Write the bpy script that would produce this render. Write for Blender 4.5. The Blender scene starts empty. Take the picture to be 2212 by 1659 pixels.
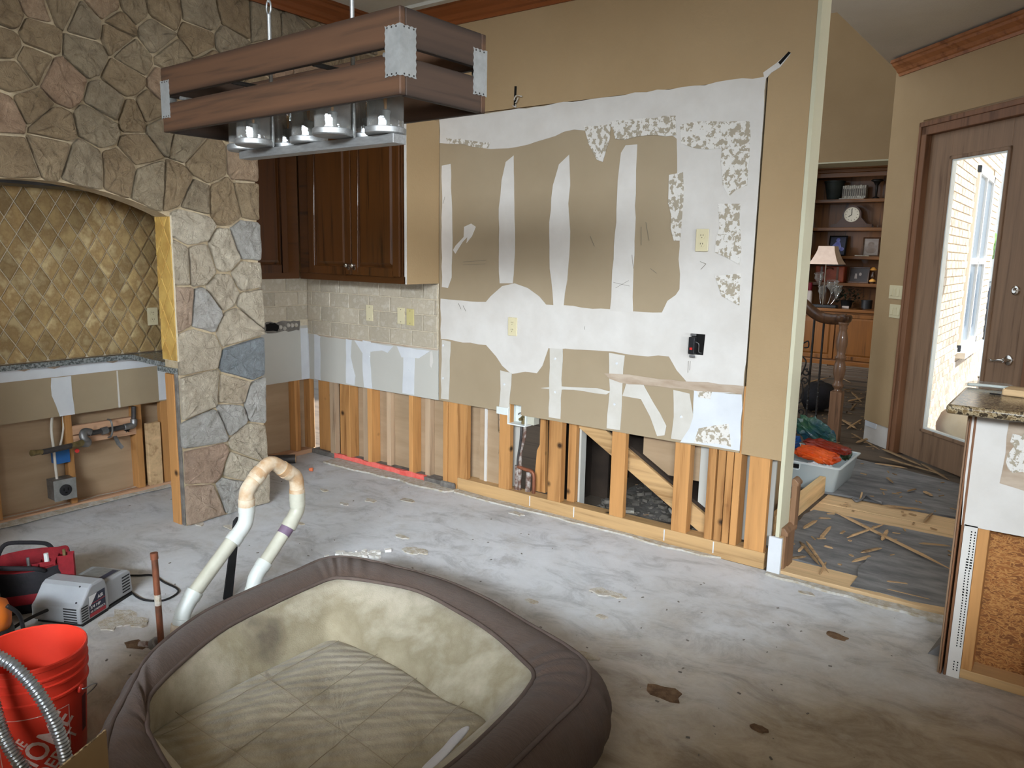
import bpy, bmesh, math, random
from mathutils import Vector, Matrix
random.seed(7)
SC = bpy.context.scene
COL = SC.collection
R = math.radians
# ------------------------------------------------------------------ camera
CAM = Vector((4.83, -3.83, 1.6))
FPX = 1661.0
def _axes(yaw, pitch, roll):
    cy, sy, cp, sp, cr, sr = (math.cos(yaw), math.sin(yaw), math.cos(pitch), math.sin(pitch), math.cos(roll), math.sin(roll))
    P = Matrix(((1, 0, 0), (0, cp, -sp), (0, sp, cp)))
    Q = Matrix(((cr, -sr, 0), (sr, cr, 0), (0, 0, 1)))
    M = Q @ P
    return Matrix((M @ Vector((cy, 0, -sy)), M @ Vector((sy, 0, cy)), M @ Vector((0, -1, 0))))
AX = _axes(R(36.7014), R(9.6602), R(1.1121))
cd = bpy.data.cameras.new('camera')
cam = bpy.data.objects.new('camera', cd)
COL.objects.link(cam)
right, up, back = AX @ Vector((1, 0, 0)), AX @ Vector((0, -1, 0)), AX @ Vector((0, 0, -1))
m = Matrix((right, up, back)).transposed().to_4x4()
m.translation = CAM
cam.matrix_world = m
cd.sensor_fit = 'HORIZONTAL'
cd.sensor_width = 36.0
cd.lens = FPX / 2212 * 36.0
cd.clip_start = 0.05
cd.clip_end = 200
SC.camera = cam
# ------------------------------------------------------------------ world, light, exposure
SC.view_settings.view_transform = 'Standard'
SC.view_settings.look = 'None'
SC.view_settings.gamma = 1
SC.view_settings.use_curve_mapping = False
SC.view_settings.exposure = 0.0
w = bpy.data.worlds.new('sky')
SC.world = w
w.use_nodes = True
bg = w.node_tree.nodes['Background']
bg.inputs[0].default_value = (0.80, 0.90, 1.0, 1)
bg.inputs[1].default_value = 1.6
def area_light(name, loc, target, sx, sy, power, color, spread=180):
    l = bpy.data.lights.new(name, 'AREA')
    l.shape = 'RECTANGLE'
    l.size, l.size_y, l.energy, l.color = sx, sy, power, color
    l.spread = R(spread)
    o = bpy.data.objects.new(name, l)
    COL.objects.link(o)
    o.location = loc
    d = Vector(target) - Vector(loc)
    o.rotation_euler = d.to_track_quat('-Z', 'Y').to_euler()
    return o
# daylight through the kitchen window behind the camera and the breakfast-room window on the right
area_light('window_daylight', (4.7, -6.85, 2.6), (1.75, -0.8, -0.1), 5.2, 0.5, 150, (0.80, 0.90, 1.0), 60)
area_light('side_window_daylight', (7.85, -4.0, 1.35), (0.8, -1.5, -0.1), 2.0, 1.0, 58, (0.86, 0.93, 1.0), 52)
area_light('hall_fill_light', (6.6, 1.15, 1.7), (4.2, 0.7, 2.4), 1.2, 1.8, 40, (0.94, 0.97, 1.0), 150)  # added fill to brighten the hall and its ceiling, no window behind it
area_light('foyer_window_daylight', (-0.6, 6.0, 1.9), (1.8, 8.8, 0.4), 1.4, 1.2, 26, (0.97, 0.97, 1.0), 80)
area_light('kitchen_ceiling_light', (3.2, -5.2, 3.05), (3.0, -5.0, 0), 1.2, 1.2, 16, (1.0, 0.84, 0.62), 180)
sl = bpy.data.lights.new('sun', 'SUN'); sl.energy = 13.0; sl.angle = R(1.0); sl.color = (1.0, 0.98, 0.95)
so = bpy.data.objects.new('sun', sl); COL.objects.link(so)
so.rotation_euler = (-Vector((0.62, 0.12, 0.78))).to_track_quat('-Z', 'Y').to_euler()

# ------------------------------------------------------------------ survey helpers (read a point on a known plane)
def ray(px, py):
    return AX @ Vector(((px - 1106) / FPX, (py - 829.5) / FPX, 1.0))
def on(px, py, axis, v):
    d = ray(px, py)
    return CAM + d * ((v - CAM[axis]) / d[axis])
# ------------------------------------------------------------------ materials
def lin(c):
    return tuple((x / 255 / 12.92 if x / 255 <= 0.04045 else ((x / 255 + 0.055) / 1.055) ** 2.4) for x in c) + (1,)
class NT:
    def __init__(s, name):
        s.m = bpy.data.materials.new(name)
        s.m.use_nodes = True
        s.t = s.m.node_tree
        s.b = s.t.nodes['Principled BSDF']
        s.n = 0
    def node(s, typ, **kw):
        n = s.t.nodes.new(typ)
        for k, v in kw.items():
            if k.startswith('i_'):
                key = k[2:]
                key = int(key) if key.isdigit() else key
                n.inputs[key].default_value = v
            else:
                setattr(n, k, v)
        return n
    def link(s, a, b):
        s.t.links.new(a, b)
def coords(N, stretch, rnd=True, use='Object'):
    tc = N.node('ShaderNodeTexCoord')
    out = tc.outputs[use]
    if rnd:
        oi = N.node('ShaderNodeObjectInfo')
        mul = N.node('ShaderNodeMath', operation='MULTIPLY', i_1=37.0)
        N.link(oi.outputs['Random'], mul.inputs[0])
        add = N.node('ShaderNodeVectorMath', operation='ADD')
        N.link(out, add.inputs[0]); N.link(mul.outputs[0], add.inputs[1])
        out = add.outputs[0]
    mp = N.node('ShaderNodeMapping')
    mp.inputs['Scale'].default_value = stretch
    N.link(out, mp.inputs['Vector'])
    return mp.outputs[0]
def ramp(N, fac, stops):
    r = N.node('ShaderNodeValToRGB')
    e = r.color_ramp.elements
    e[0].position, e[0].color = stops[0]
    e[1].position, e[1].color = stops[-1]
    for p, c in stops[1:-1]:
        q = e.new(p); q.color = c
    N.link(fac, r.inputs[0])
    return r.outputs[0]
def mat(name, c1, c2=None, scale=4, stretch=(1, 1, 1), rough=0.7, metal=0.0, bump=0.0, bscale=None, detail=6, var=0.0, lo=0.35, hi=0.65, spec=0.35, coat=0.0, sheen=0.0, c3=None, distort=0.0, rnd=True):
    """noise-mixed colour with optional relief; var = value change from object to object"""
    N = NT(name)
    b = N.b
    b.inputs['Roughness'].default_value = rough
    b.inputs['Metallic'].default_value = metal
    b.inputs['Specular IOR Level'].default_value = spec
    b.inputs['Coat Weight'].default_value = coat
    b.inputs['Sheen Weight'].default_value = sheen
    c1 = lin(c1)
    if c2 is None and not var and not bump:
        b.inputs['Base Color'].default_value = c1
        return N.m
    v = coords(N, stretch, rnd)
    nz = N.node('ShaderNodeTexNoise', i_Scale=scale, i_Detail=detail, i_Roughness=0.6, i_Distortion=distort)
    N.link(v, nz.inputs['Vector'])
    if c2 is not None:
        st = [(lo, c1), (hi, lin(c2))]
        if c3 is not None:
            st = [(lo, c1), ((lo + hi) / 2, lin(c2)), (hi, lin(c3))]
        col = ramp(N, nz.outputs['Fac'], st)
    else:
        rgb = N.node('ShaderNodeRGB'); rgb.outputs[0].default_value = c1
        col = rgb.outputs[0]
    if var:
        oi = N.node('ShaderNodeObjectInfo')
        mr = N.node('ShaderNodeMapRange', i_3=1 - var, i_4=1 + var)
        N.link(oi.outputs['Random'], mr.inputs[0])
        hs = N.node('ShaderNodeHueSaturation')
        N.link(mr.outputs[0], hs.inputs['Value']); N.link(col, hs.inputs['Color'])
        col = hs.outputs[0]
    N.link(col, b.inputs['Base Color'])
    if bump:
        n2 = N.node('ShaderNodeTexNoise', i_Scale=bscale or scale * 3, i_Detail=8, i_Roughness=0.65)
        N.link(v, n2.inputs['Vector'])
        bp = N.node('ShaderNodeBump', i_Strength=min(1, bump), i_Distance=0.01 * max(1, bump))
        N.link(n2.outputs['Fac'], bp.inputs['Height'])
        N.link(bp.outputs[0], b.inputs['Normal'])
    return N.m
def wood(name, c1, c2, axis, rough=0.6, scale=14, var=0.15, bump=0.15, coat=0.0, knots=False, edge=False):
    """grain drawn along one axis"""
    st = [scale, scale, scale]
    st[axis] = scale * 0.06
    N = NT(name)
    b = N.b
    b.inputs['Roughness'].default_value = rough
    b.inputs['Coat Weight'].default_value = coat
    b.inputs['Specular IOR Level'].default_value = 0.3
    v = coords(N, tuple(st))
    nz = N.node('ShaderNodeTexNoise', i_Scale=1.0, i_Detail=5, i_Roughness=0.6, i_Distortion=0.6)
    N.link(v, nz.inputs['Vector'])
    fine = N.node('ShaderNodeTexNoise', i_Scale=4.0, i_Detail=3)
    N.link(v, fine.inputs['Vector'])
    mx = N.node('ShaderNodeMath', operation='MULTIPLY_ADD', i_1=0.35, i_2=0.0)
    N.link(fine.outputs['Fac'], mx.inputs[0])
    ad = N.node('ShaderNodeMath', operation='ADD')
    N.link(nz.outputs['Fac'], ad.inputs[0]); N.link(mx.outputs[0], ad.inputs[1])
    col = ramp(N, ad.outputs[0], [(0.45, lin(c2)), (0.62, lin(c1)), (0.95, lin(tuple(min(255, x * 1.12) for x in c1)))])
    if knots:
        v3 = coords(N, (5, 5, 5))
        vo = N.node('ShaderNodeTexVoronoi', i_Scale=1.0)
        N.link(v3, vo.inputs['Vector'])
        kf = ramp(N, vo.outputs['Distance'], [(0.05, (1, 1, 1, 1)), (0.13, (0, 0, 0, 1))])
        mk = N.node('ShaderNodeMix', data_type='RGBA')
        N.link(kf, mk.inputs[0]); N.link(col, mk.inputs[6])
        mk.inputs[7].default_value = lin(tuple(x * 0.45 for x in c2))
        col = mk.outputs[2]
    if edge:   # dark burnished stain rubbed along the long edges
        tg = N.node('ShaderNodeTexCoord'); sx = N.node('ShaderNodeSeparateXYZ'); N.link(tg.outputs['Generated'], sx.inputs[0])
        a1 = N.node('ShaderNodeMath', operation='SUBTRACT', i_1=0.5); N.link(sx.outputs['Z'], a1.inputs[0])
        a2 = N.node('ShaderNodeMath', operation='ABSOLUTE'); N.link(a1.outputs[0], a2.inputs[0])
        a3 = N.node('ShaderNodeMath', operation='MULTIPLY_ADD', i_1=0.45, i_2=-0.22); N.link(nz.outputs['Fac'], a3.inputs[0])
        a4 = N.node('ShaderNodeMath', operation='ADD'); N.link(a2.outputs[0], a4.inputs[0]); N.link(a3.outputs[0], a4.inputs[1])
        ef = ramp(N, a4.outputs[0], [(0.30, (1, 1, 1, 1)), (0.50, (0.42, 0.44, 0.48, 1))])
        me_ = N.node('ShaderNodeMix', data_type='RGBA', blend_type='MULTIPLY'); me_.inputs[0].default_value = 1.0
        N.link(col, me_.inputs[6]); N.link(ef, me_.inputs[7]); col = me_.outputs[2]
    oi = N.node('ShaderNodeObjectInfo')
    mr = N.node('ShaderNodeMapRange', i_3=1 - var, i_4=1 + var)
    N.link(oi.outputs['Random'], mr.inputs[0])
    hs = N.node('ShaderNodeHueSaturation')
    N.link(mr.outputs[0], hs.inputs['Value']); N.link(col, hs.inputs['Color'])
    N.link(hs.outputs[0], b.inputs['Base Color'])
    bp = N.node('ShaderNodeBump', i_Strength=bump, i_Distance=0.004)
    N.link(ad.outputs[0], bp.inputs['Height']); N.link(bp.outputs[0], b.inputs['Normal'])
    return N.m
def glass(name, tint=(255, 255, 255), alpha=0.12, rough=0.02):
    """thin clear sheet: mostly see-through with a gloss"""
    N = NT(name)
    b = N.b
    b.inputs['Base Color'].default_value = lin(tint)
    b.inputs['Roughness'].default_value = rough
    b.inputs['Alpha'].default_value = alpha
    b.inputs['Specular IOR Level'].default_value = 0.8
    return N.m

M = {}
M['wall_paint'] = mat('wall_paint', (172, 145, 108), (165, 138, 101), 1.2, rough=0.75, bump=0.25, bscale=60)
M['wall_edge'] = mat('wall_edge_paint', (206, 200, 172), (198, 192, 164), 2, rough=0.7, bump=0.2, bscale=60)
M['ceiling'] = mat('ceiling_paint', (214, 211, 200), (207, 204, 192), 2, rough=0.85, bump=0.3, bscale=70)
M['kraft'] = mat('drywall_paper', (163, 145, 118), (154, 136, 109), 1.4, rough=0.85)
M['kraft_back'] = mat('drywall_back_paper', (172, 146, 116), (158, 132, 102), 2, stretch=(1, 1, 6), rough=0.85)
M['gray_board'] = mat('gray_drywall_paper', (190, 186, 176), (182, 178, 168), 1.4, rough=0.85)
M['mud'] = mat('joint_compound', (212, 206, 198), (203, 196, 187), 5, rough=0.8, bump=0.12, bscale=18)
M['mud_thin'] = mat('thin_joint_compound', (204, 198, 188), (194, 187, 175), 6, rough=0.8, bump=0.1, bscale=18)
M['mud_cool'] = mat('white_joint_compound', (214, 215, 216), (204, 205, 207), 5, rough=0.8, bump=0.12, bscale=18)
M['torn'] = mat('torn_paper_and_compound', (218, 212, 203), (166, 154, 134), 40, rough=0.85, bump=0.5, bscale=40, lo=0.50, hi=0.53, detail=4)
M['smear'] = mat('brown_adhesive_smear', (160, 138, 116), (186, 168, 148), 5, rough=0.8, stretch=(1, 1, 4))
M['gypsum'] = mat('gypsum_edge', (226, 223, 216), (210, 206, 198), 30, rough=0.9, bump=0.3)
M['stud_z'] = wood('pine_stud', (180, 130, 78), (138, 91, 48), 2, knots=True)
M['stud_x'] = wood('pine_board_along_x', (184, 148, 102), (142, 106, 66), 0, knots=True, var=0.05)
M['stud_y'] = wood('pine_board_along_y', (190, 150, 118), (146, 108, 80), 1, knots=True, var=0.05)
M['stud_gray'] = wood('weathered_stud', (176, 150, 122), (130, 104, 80), 2)
M['oak_x'] = wood('oak_along_x', (72, 41, 15), (38, 21, 7), 0, rough=0.38, coat=0.2)
M['oak_z'] = wood('oak_along_z', (72, 41, 15), (38, 21, 7), 2, rough=0.38, coat=0.2, var=0.08)
M['oak_y'] = wood('oak_along_y', (72, 41, 15), (38, 21, 7), 1, rough=0.38, coat=0.2)
M['oak2_x'] = wood('lighter_oak_along_x', (112, 70, 30), (66, 39, 15), 0, rough=0.4, coat=0.2)
M['oak2_z'] = wood('lighter_oak_along_z', (112, 70, 30), (66, 39, 15), 2, rough=0.4, coat=0.2, var=0.08)
M['trim_x'] = wood('crown_wood_along_x', (150, 96, 58), (112, 66, 36), 0, rough=0.45)
M['trim_dark_x'] = wood('dark_crown_along_x', (120, 66, 32), (84, 42, 18), 0, rough=0.45)
M['trim_y'] = wood('crown_wood_along_y', (120, 66, 32), (84, 42, 18), 1, rough=0.45)
M['trim_z'] = wood('casing_wood_along_z', (122, 84, 58), (86, 56, 36), 2, rough=0.5, var=0.05)
M['door_z'] = wood('door_wood', (134, 106, 82), (106, 80, 60), 2, rough=0.5, var=0.02)
M['door_x'] = wood('door_wood_rail', (134, 106, 82), (106, 80, 60), 0, rough=0.5, var=0.02)
M['slat_x'] = wood('stained_slat_along_x', (72, 49, 33), (48, 34, 24), 0, rough=0.62, var=0.05, scale=18, edge=True)
M['slat_y'] = wood('stained_slat_along_y', (58, 43, 33), (42, 31, 24), 1, rough=0.62, var=0.05, scale=18, edge=True)
M['mortar'] = mat('mortar', (196, 178, 148), (178, 158, 126), 30, rough=0.95, bump=0.6, bscale=60)
M['metal'] = mat('brushed_steel', (160, 160, 158), (142, 142, 140), 30, stretch=(1, 6, 6), rough=0.48, metal=0.8)
M['bracket'] = mat('galvanised_bracket', (150, 150, 147), (136, 136, 133), 40, rough=0.55, metal=0.55, bump=0.1)
M['galv'] = mat('galvanised_pipe', (150, 150, 150), (120, 118, 116), 20, rough=0.45, metal=0.75)
M['iron'] = mat('black_iron', (34, 31, 29), (52, 48, 45), 12, rough=0.45, metal=0.4)
M['blackpipe'] = mat('dark_steel_pipe', (62, 60, 60), (84, 80, 78), 20, rough=0.5, metal=0.5)
M['chrome'] = mat('polished_nickel', (205, 200, 192), rough=0.18, metal=1.0)
M['copper'] = mat('old_copper', (150, 92, 66), (104, 70, 54), 22, stretch=(1, 1, .4), rough=0.5, metal=0.45)
M['copper_dull'] = mat('mortar_stained_copper', (104, 78, 66), (168, 160, 152), 26, rough=0.7, metal=0.2, lo=0.45, hi=0.62)
M['brass'] = mat('dull_brass', (150, 134, 92), (108, 94, 62), 20, rough=0.5, metal=0.6)
M['white_plastic'] = mat('white_plastic', (224, 228, 224), (214, 218, 212), 6, rough=0.4)
M['ivory'] = mat('ivory_plastic', (212, 200, 164), rough=0.4)
M['ivory_yellow'] = mat('yellowed_plastic', (198, 184, 128), rough=0.45)
M['socket_metal'] = mat('dull_socket', (128, 128, 126), rough=0.6, metal=0.4)
M['ivory_dark'] = mat('ivory_slot', (70, 62, 46), rough=0.6)
M['black'] = mat('black_plastic', (22, 22, 23), (34, 34, 36), 12, rough=0.5)
M['dark'] = mat('dark_void', (16, 14, 12), rough=1.0)
M['romex'] = mat('white_cable_sheath', (210, 202, 188), rough=0.5)
M['blue_box'] = mat('blue_plastic_box', (40, 98, 158), (32, 84, 140), 8, rough=0.45)
M['red_tag'] = mat('red_plastic', (190, 40, 34), rough=0.5)
M['pvc'] = mat('white_pvc', (206, 208, 202), (194, 196, 188), 6, rough=0.35, lo=0.3, hi=0.7)
M['pvc_pipe'] = mat('off_white_pvc_pipe', (192, 189, 172), (178, 174, 156), 8, rough=0.4)
M['pvc_dirty'] = mat('mud_stained_pvc', (186, 150, 112), (214, 200, 176), 9, rough=0.6, lo=0.4, hi=0.62)
M['purple'] = mat('purple_primer', (112, 92, 112), (134, 112, 130), 10, rough=0.4)
M['red_paint'] = mat('red_spray_paint', (226, 92, 82), (236, 124, 112), 20, rough=0.7)
M['granite'] = mat('speckled_granite', (60, 50, 38), (166, 148, 116), 60, rough=0.18, lo=0.42, hi=0.58, c3=(110, 90, 62), detail=3)
M['granite_dark'] = mat('gray_granite', (74, 78, 76), (140, 144, 142), 70, rough=0.2, lo=0.4, hi=0.6, detail=3)
M['osb'] = mat('oriented_strand_board', (142, 88, 42), (184, 130, 72), 9, stretch=(3, 1, 7), rough=0.75, lo=0.42, hi=0.58, detail=2, c3=(120, 72, 34), distort=1.5)
# ------------------------------------------------------------------ mesh helpers
class MB:
    def __init__(s):
        s.v, s.f = [], []
    def add(s, vs, fs):
        k = len(s.v)
        s.v += [tuple(p) for p in vs]
        s.f += [tuple(i + k for i in q) for q in fs]
        return s
    def box(s, a, b, mtx=None):
        x0, y0, z0 = a; x1, y1, z1 = b
        vs = [Vector(p) for p in ((x0, y0, z0), (x1, y0, z0), (x1, y1, z0), (x0, y1, z0), (x0, y0, z1), (x1, y0, z1), (x1, y1, z1), (x0, y1, z1))]
        if mtx is not None:
            vs = [mtx @ p for p in vs]
        return s.add(vs, [(0, 3, 2, 1), (4, 5, 6, 7), (0, 1, 5, 4), (1, 2, 6, 5), (2, 3, 7, 6), (3, 0, 4, 7)])
    def prism(s, pts, off):
        """closed flat outline extruded by the vector off"""
        n = len(pts); off = Vector(off)
        a = [Vector(p) for p in pts]
        return s.add(a + [p + off for p in a], [tuple(range(n))[::-1], tuple(range(n, 2 * n))] + [(i, (i + 1) % n, n + (i + 1) % n, n + i) for i in range(n)])
    def tube(s, pts, r, n=12, cap=True, closed=False):
        pts = [Vector(p) for p in pts]
        rr = r if isinstance(r, (list, tuple)) else [r] * len(pts)
        k0 = len(s.v); N = len(pts)
        t0 = (pts[1] - pts[0]).normalized()
        u = t0.orthogonal().normalized()
        prev = t0
        for i, p in enumerate(pts):
            if closed:
                t = (pts[(i + 1) % N] - pts[i - 1]).normalized()
            else:
                t = (pts[min(i + 1, N - 1)] - pts[max(i - 1, 0)]).normalized()
            ax = prev.cross(t)
            if ax.length > 1e-7:
                u = Matrix.Rotation(prev.angle(t), 3, ax.normalized()) @ u
            u = (u - t * u.dot(t)).normalized(); prev = t
            w_ = t.cross(u)
            for j in range(n):
                a = 2 * math.pi * j / n
                s.v.append(tuple(p + (u * math.cos(a) + w_ * math.sin(a)) * rr[i]))
        for i in range(N if closed else N - 1):
            for j in range(n):
                a, b = k0 + i * n, k0 + ((i + 1) % N) * n
                s.f.append((a + j, a + (j + 1) % n, b + (j + 1) % n, b + j))
        if cap and not closed:
            s.f.append(tuple(k0 + j for j in range(n))[::-1])
            s.f.append(tuple(k0 + (N - 1) * n + j for j in range(n)))
        return s
    def lathe(s, prof, c, n=24, axis=(0, 0, 1), cap=True):
        """profile of (radius, height) turned about an axis through c"""
        ax = Vector(axis).normalized(); u = ax.orthogonal().normalized(); w_ = ax.cross(u); c = Vector(c)
        k0 = len(s.v)
        for r, h in prof:
            for j in range(n):
                a = 2 * math.pi * j / n
                s.v.append(tuple(c + ax * h + (u * math.cos(a) + w_ * math.sin(a)) * r))
        for i in range(len(prof) - 1):
            for j in range(n):
                a, b = k0 + i * n, k0 + (i + 1) * n
                s.f.append((a + j, a + (j + 1) % n, b + (j + 1) % n, b + j))
        if cap:
            if prof[0][0] > 1e-6: s.f.append(tuple(k0 + j for j in range(n))[::-1])
            if prof[-1][0] > 1e-6: s.f.append(tuple(k0 + (len(prof) - 1) * n + j for j in range(n)))
        return s
    def rings(s, rings, close=True, cap0=False, cap1=False):
        """skin a list of point rings with equal counts"""
        k0 = len(s.v); n = len(rings[0])
        for r in rings: s.v += [tuple(p) for p in r]
        for i in range(len(rings) - 1):
            for j in range(n if close else n - 1):
                a, b = k0 + i * n, k0 + (i + 1) * n
                s.f.append((a + j, a + (j + 1) % n, b + (j + 1) % n, b + j))
        if cap0: s.f.append(tuple(k0 + j for j in range(n))[::-1])
        if cap1: s.f.append(tuple(k0 + (len(rings) - 1) * n + j for j in range(n)))
        return s
    def mesh(s, name):
        me = bpy.data.meshes.new(name)
        me.from_pydata(s.v, [], s.f)
        bm = bmesh.new(); bm.from_mesh(me)
        bmesh.ops.remove_doubles(bm, verts=bm.verts, dist=1e-6)
        bmesh.ops.recalc_face_normals(bm, faces=bm.faces)
        bm.to_mesh(me); bm.free()
        return me
    def build(s, name, m_, parent=None, smooth=False, bevel=0.0, label=None, seg=2, subsurf=0):
        me = s.mesh(name)
        return link(name, me, m_, parent, smooth, bevel, label, seg, subsurf)
def link(name, me, m_, parent=None, smooth=False, bevel=0.0, label=None, seg=2, subsurf=0):
    o = bpy.data.objects.new(name, me)
    COL.objects.link(o)
    if m_ is not None and not me.materials:
        me.materials.append(M[m_] if isinstance(m_, str) else m_)
    if smooth:
        for p in me.polygons: p.use_smooth = True
        if smooth != 'all':
            try: me.set_sharp_from_angle(angle=R(38))
            except Exception: pass
    if bevel:
        b = o.modifiers.new('bevel', 'BEVEL'); b.width = bevel; b.segments = seg; b.limit_method = 'ANGLE'
    if subsurf:
        b = o.modifiers.new('sub', 'SUBSURF'); b.levels = subsurf; b.render_levels = subsurf
    if parent is not None: adopt(o, parent)
    if label: o['label'] = label
    return o
def worldloc(o):
    l = Matrix.Identity(4)
    while o is not None:
        l = o.matrix_parent_inverse @ Matrix.LocRotScale(o.location, o.rotation_euler, o.scale) @ l
        o = o.parent
    return l
def adopt(o, parent):
    """child keeps the world coordinates its mesh was drawn in"""
    o.parent = parent
    o.matrix_parent_inverse = worldloc(parent).inverted()
def local(o, parent):
    """child is drawn in its parent's own frame"""
    o.parent = parent
    return o
def thing(name, label, cat, loc=(0, 0, 0), rz=0.0, group=None):
    o = bpy.data.objects.new(name, None)
    o.empty_display_size = 0.1
    COL.objects.link(o)
    o.location = loc; o.rotation_euler = (0, 0, rz)
    return tag(o, label, cat, group)
def tag(o, label, cat, group=None, kind=None):
    o['label'] = label; o['category'] = cat
    if group: o['group'] = group
    if kind: o['kind'] = kind
    return o
def struct(name, mb, m_, label=None, cat=None, **kw):
    o = mb.build(name, m_, **kw) if mb is not None else bpy.data.objects.new(name, None)
    if mb is None: COL.objects.link(o)
    o['kind'] = 'structure'
    o['label'] = label
    o['category'] = cat or name.split('_')[0]
    return o
def smooth_curve(pts, k=8, closed=False):
    """Catmull-Rom through points"""
    P = [Vector(p) for p in pts]; n = len(P); out = []
    for i in range(n if closed else n - 1):
        if closed:
            a, b, c, d = P[i - 1], P[i], P[(i + 1) % n], P[(i + 2) % n]
        else:
            a, b, c, d = P[max(i - 1, 0)], P[i], P[i + 1], P[min(i + 2, n - 1)]
        for j in range(k):
            t = j / k
            out.append(0.5 * ((2 * b) + (c - a) * t + (2 * a - 5 * b + 4 * c - d) * t * t + (3 * b - 3 * c + d - a) * t ** 3))
    if not closed: out.append(P[-1])
    return out
def rag(pts, step, amp, rng):
    """subdivide an outline and roughen it"""
    out = []; n = len(pts)
    for i in range(n):
        a, b = Vector(pts[i]), Vector(pts[(i + 1) % n])
        k = max(1, int((b - a).length / step))
        for j in range(k):
            p = a.lerp(b, j / k)
            if j: p = p + Vector((rng.uniform(-amp, amp), rng.uniform(-amp, amp)))
            out.append(p)
    return out
def clip_poly(poly, p, nrm):
    """keep the side of the 2-D polygon where (q-p).n <= 0"""
    out = []; n = len(poly)
    for i in range(n):
        a, b = poly[i], poly[(i + 1) % n]
        da, db = (a - p).dot(nrm), (b - p).dot(nrm)
        if da <= 0: out.append(a)
        if (da < 0 < db) or (db < 0 < da): out.append(a.lerp(b, da / (da - db)))
    return out
def fill2d(outer):
    """triangulated indices of a simple 2-D outline"""
    from mathutils.geometry import tessellate_polygon
    return [tuple(t) for t in tessellate_polygon([[Vector((p[0], p[1], 0)) for p in outer]])]
def plate(mb, outer, to3, thick):
    """a thin plate with any outline; to3(u, v, d) maps to space, d = 0 back, thick = front"""
    n = len(outer); tri = fill2d(outer)
    vs = [to3(p[0], p[1], 0) for p in outer] + [to3(p[0], p[1], thick) for p in outer]
    fs = [(i, (i + 1) % n, n + (i + 1) % n, n + i) for i in range(n)]
    fs += [tuple(i + n for i in t) for t in tri] + [tuple(t[::-1]) for t in tri]
    return mb.add(vs, fs)
# ------------------------------------------------------------------ more materials for the setting
def concrete_mat():
    N = NT('stained_concrete'); b = N.b
    b.inputs['Roughness'].default_value = 0.62
    b.inputs['Specular IOR Level'].default_value = 0.35
    v = coords(N, (1, 1, 1), rnd=False)
    n1 = N.node('ShaderNodeTexNoise', i_Scale=1.1, i_Detail=8, i_Roughness=0.7, i_Distortion=0.6)
    N.link(v, n1.inputs['Vector'])
    c1 = ramp(N, n1.outputs['Fac'], [(0.30, lin((188, 185, 181))), (0.5, lin((207, 207, 208))), (0.68, lin((218, 219, 222)))])
    v2 = coords(N, (1.0, 1.6, 1), rnd=False)
    n2 = N.node('ShaderNodeTexNoise', i_Scale=3.5, i_Detail=10, i_Roughness=0.75, i_Distortion=0.7)
    N.link(v2, n2.inputs['Vector'])
    f2 = ramp(N, n2.outputs['Fac'], [(0.36, (0.35, 0.35, 0.35, 1)), (0.50, (0.92, 0.92, 0.92, 1)), (0.66, (1.08, 1.08, 1.08, 1))])
    mu = N.node('ShaderNodeMix', data_type='RGBA', blend_type='MULTIPLY'); mu.inputs[0].default_value = 0.52
    N.link(c1, mu.inputs[6]); N.link(f2, mu.inputs[7])
    # brown mortar residue that stays on the slab in blots
    n3 = N.node('ShaderNodeTexNoise', i_Scale=2.3, i_Detail=7, i_Roughness=0.75)
    N.link(v, n3.inputs['Vector'])
    f3 = ramp(N, n3.outputs['Fac'], [(0.54, (0, 0, 0, 1)), (0.74, (0.4, 0.4, 0.4, 1))])
    m2 = N.node('ShaderNodeMix', data_type='RGBA')
    N.link(f3, m2.inputs[0]); N.link(mu.outputs[2], m2.inputs[6]); m2.inputs[7].default_value = lin((146, 128, 102))
    # tan residue tone that also paints in the foreground shade, along its edge
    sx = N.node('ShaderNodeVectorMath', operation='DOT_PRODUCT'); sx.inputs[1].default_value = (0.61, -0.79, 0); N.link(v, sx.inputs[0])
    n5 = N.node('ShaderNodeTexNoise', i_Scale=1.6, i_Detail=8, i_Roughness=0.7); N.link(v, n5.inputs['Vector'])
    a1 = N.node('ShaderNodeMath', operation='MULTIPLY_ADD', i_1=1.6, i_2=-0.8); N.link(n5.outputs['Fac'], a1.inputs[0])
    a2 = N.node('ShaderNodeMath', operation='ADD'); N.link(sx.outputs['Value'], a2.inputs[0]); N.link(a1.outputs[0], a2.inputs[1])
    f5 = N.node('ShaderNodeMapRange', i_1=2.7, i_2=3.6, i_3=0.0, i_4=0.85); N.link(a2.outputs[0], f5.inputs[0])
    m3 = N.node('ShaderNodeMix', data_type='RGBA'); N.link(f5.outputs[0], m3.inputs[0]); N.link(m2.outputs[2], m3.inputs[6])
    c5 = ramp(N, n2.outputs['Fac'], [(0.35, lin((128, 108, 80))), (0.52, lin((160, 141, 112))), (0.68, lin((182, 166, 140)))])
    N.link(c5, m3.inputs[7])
    N.link(m3.outputs[2], b.inputs['Base Color'])
    n4 = N.node('ShaderNodeTexNoise', i_Scale=40, i_Detail=8, i_Roughness=0.7)
    N.link(v, n4.inputs['Vector'])
    bp = N.node('ShaderNodeBump', i_Strength=0.25, i_Distance=0.006)
    N.link(n4.outputs['Fac'], bp.inputs['Height']); N.link(bp.outputs[0], b.inputs['Normal'])
    return N.m
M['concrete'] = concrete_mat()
M['chip'] = mat('adhesive_residue', (176, 162, 138), (204, 200, 192), 30, rough=0.9, bump=0.8, bscale=70)
M['chip_brown'] = mat('broken_floor_patch', (132, 104, 76), (92, 66, 46), 30, rough=0.9, bump=1.2, bscale=60)
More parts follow.
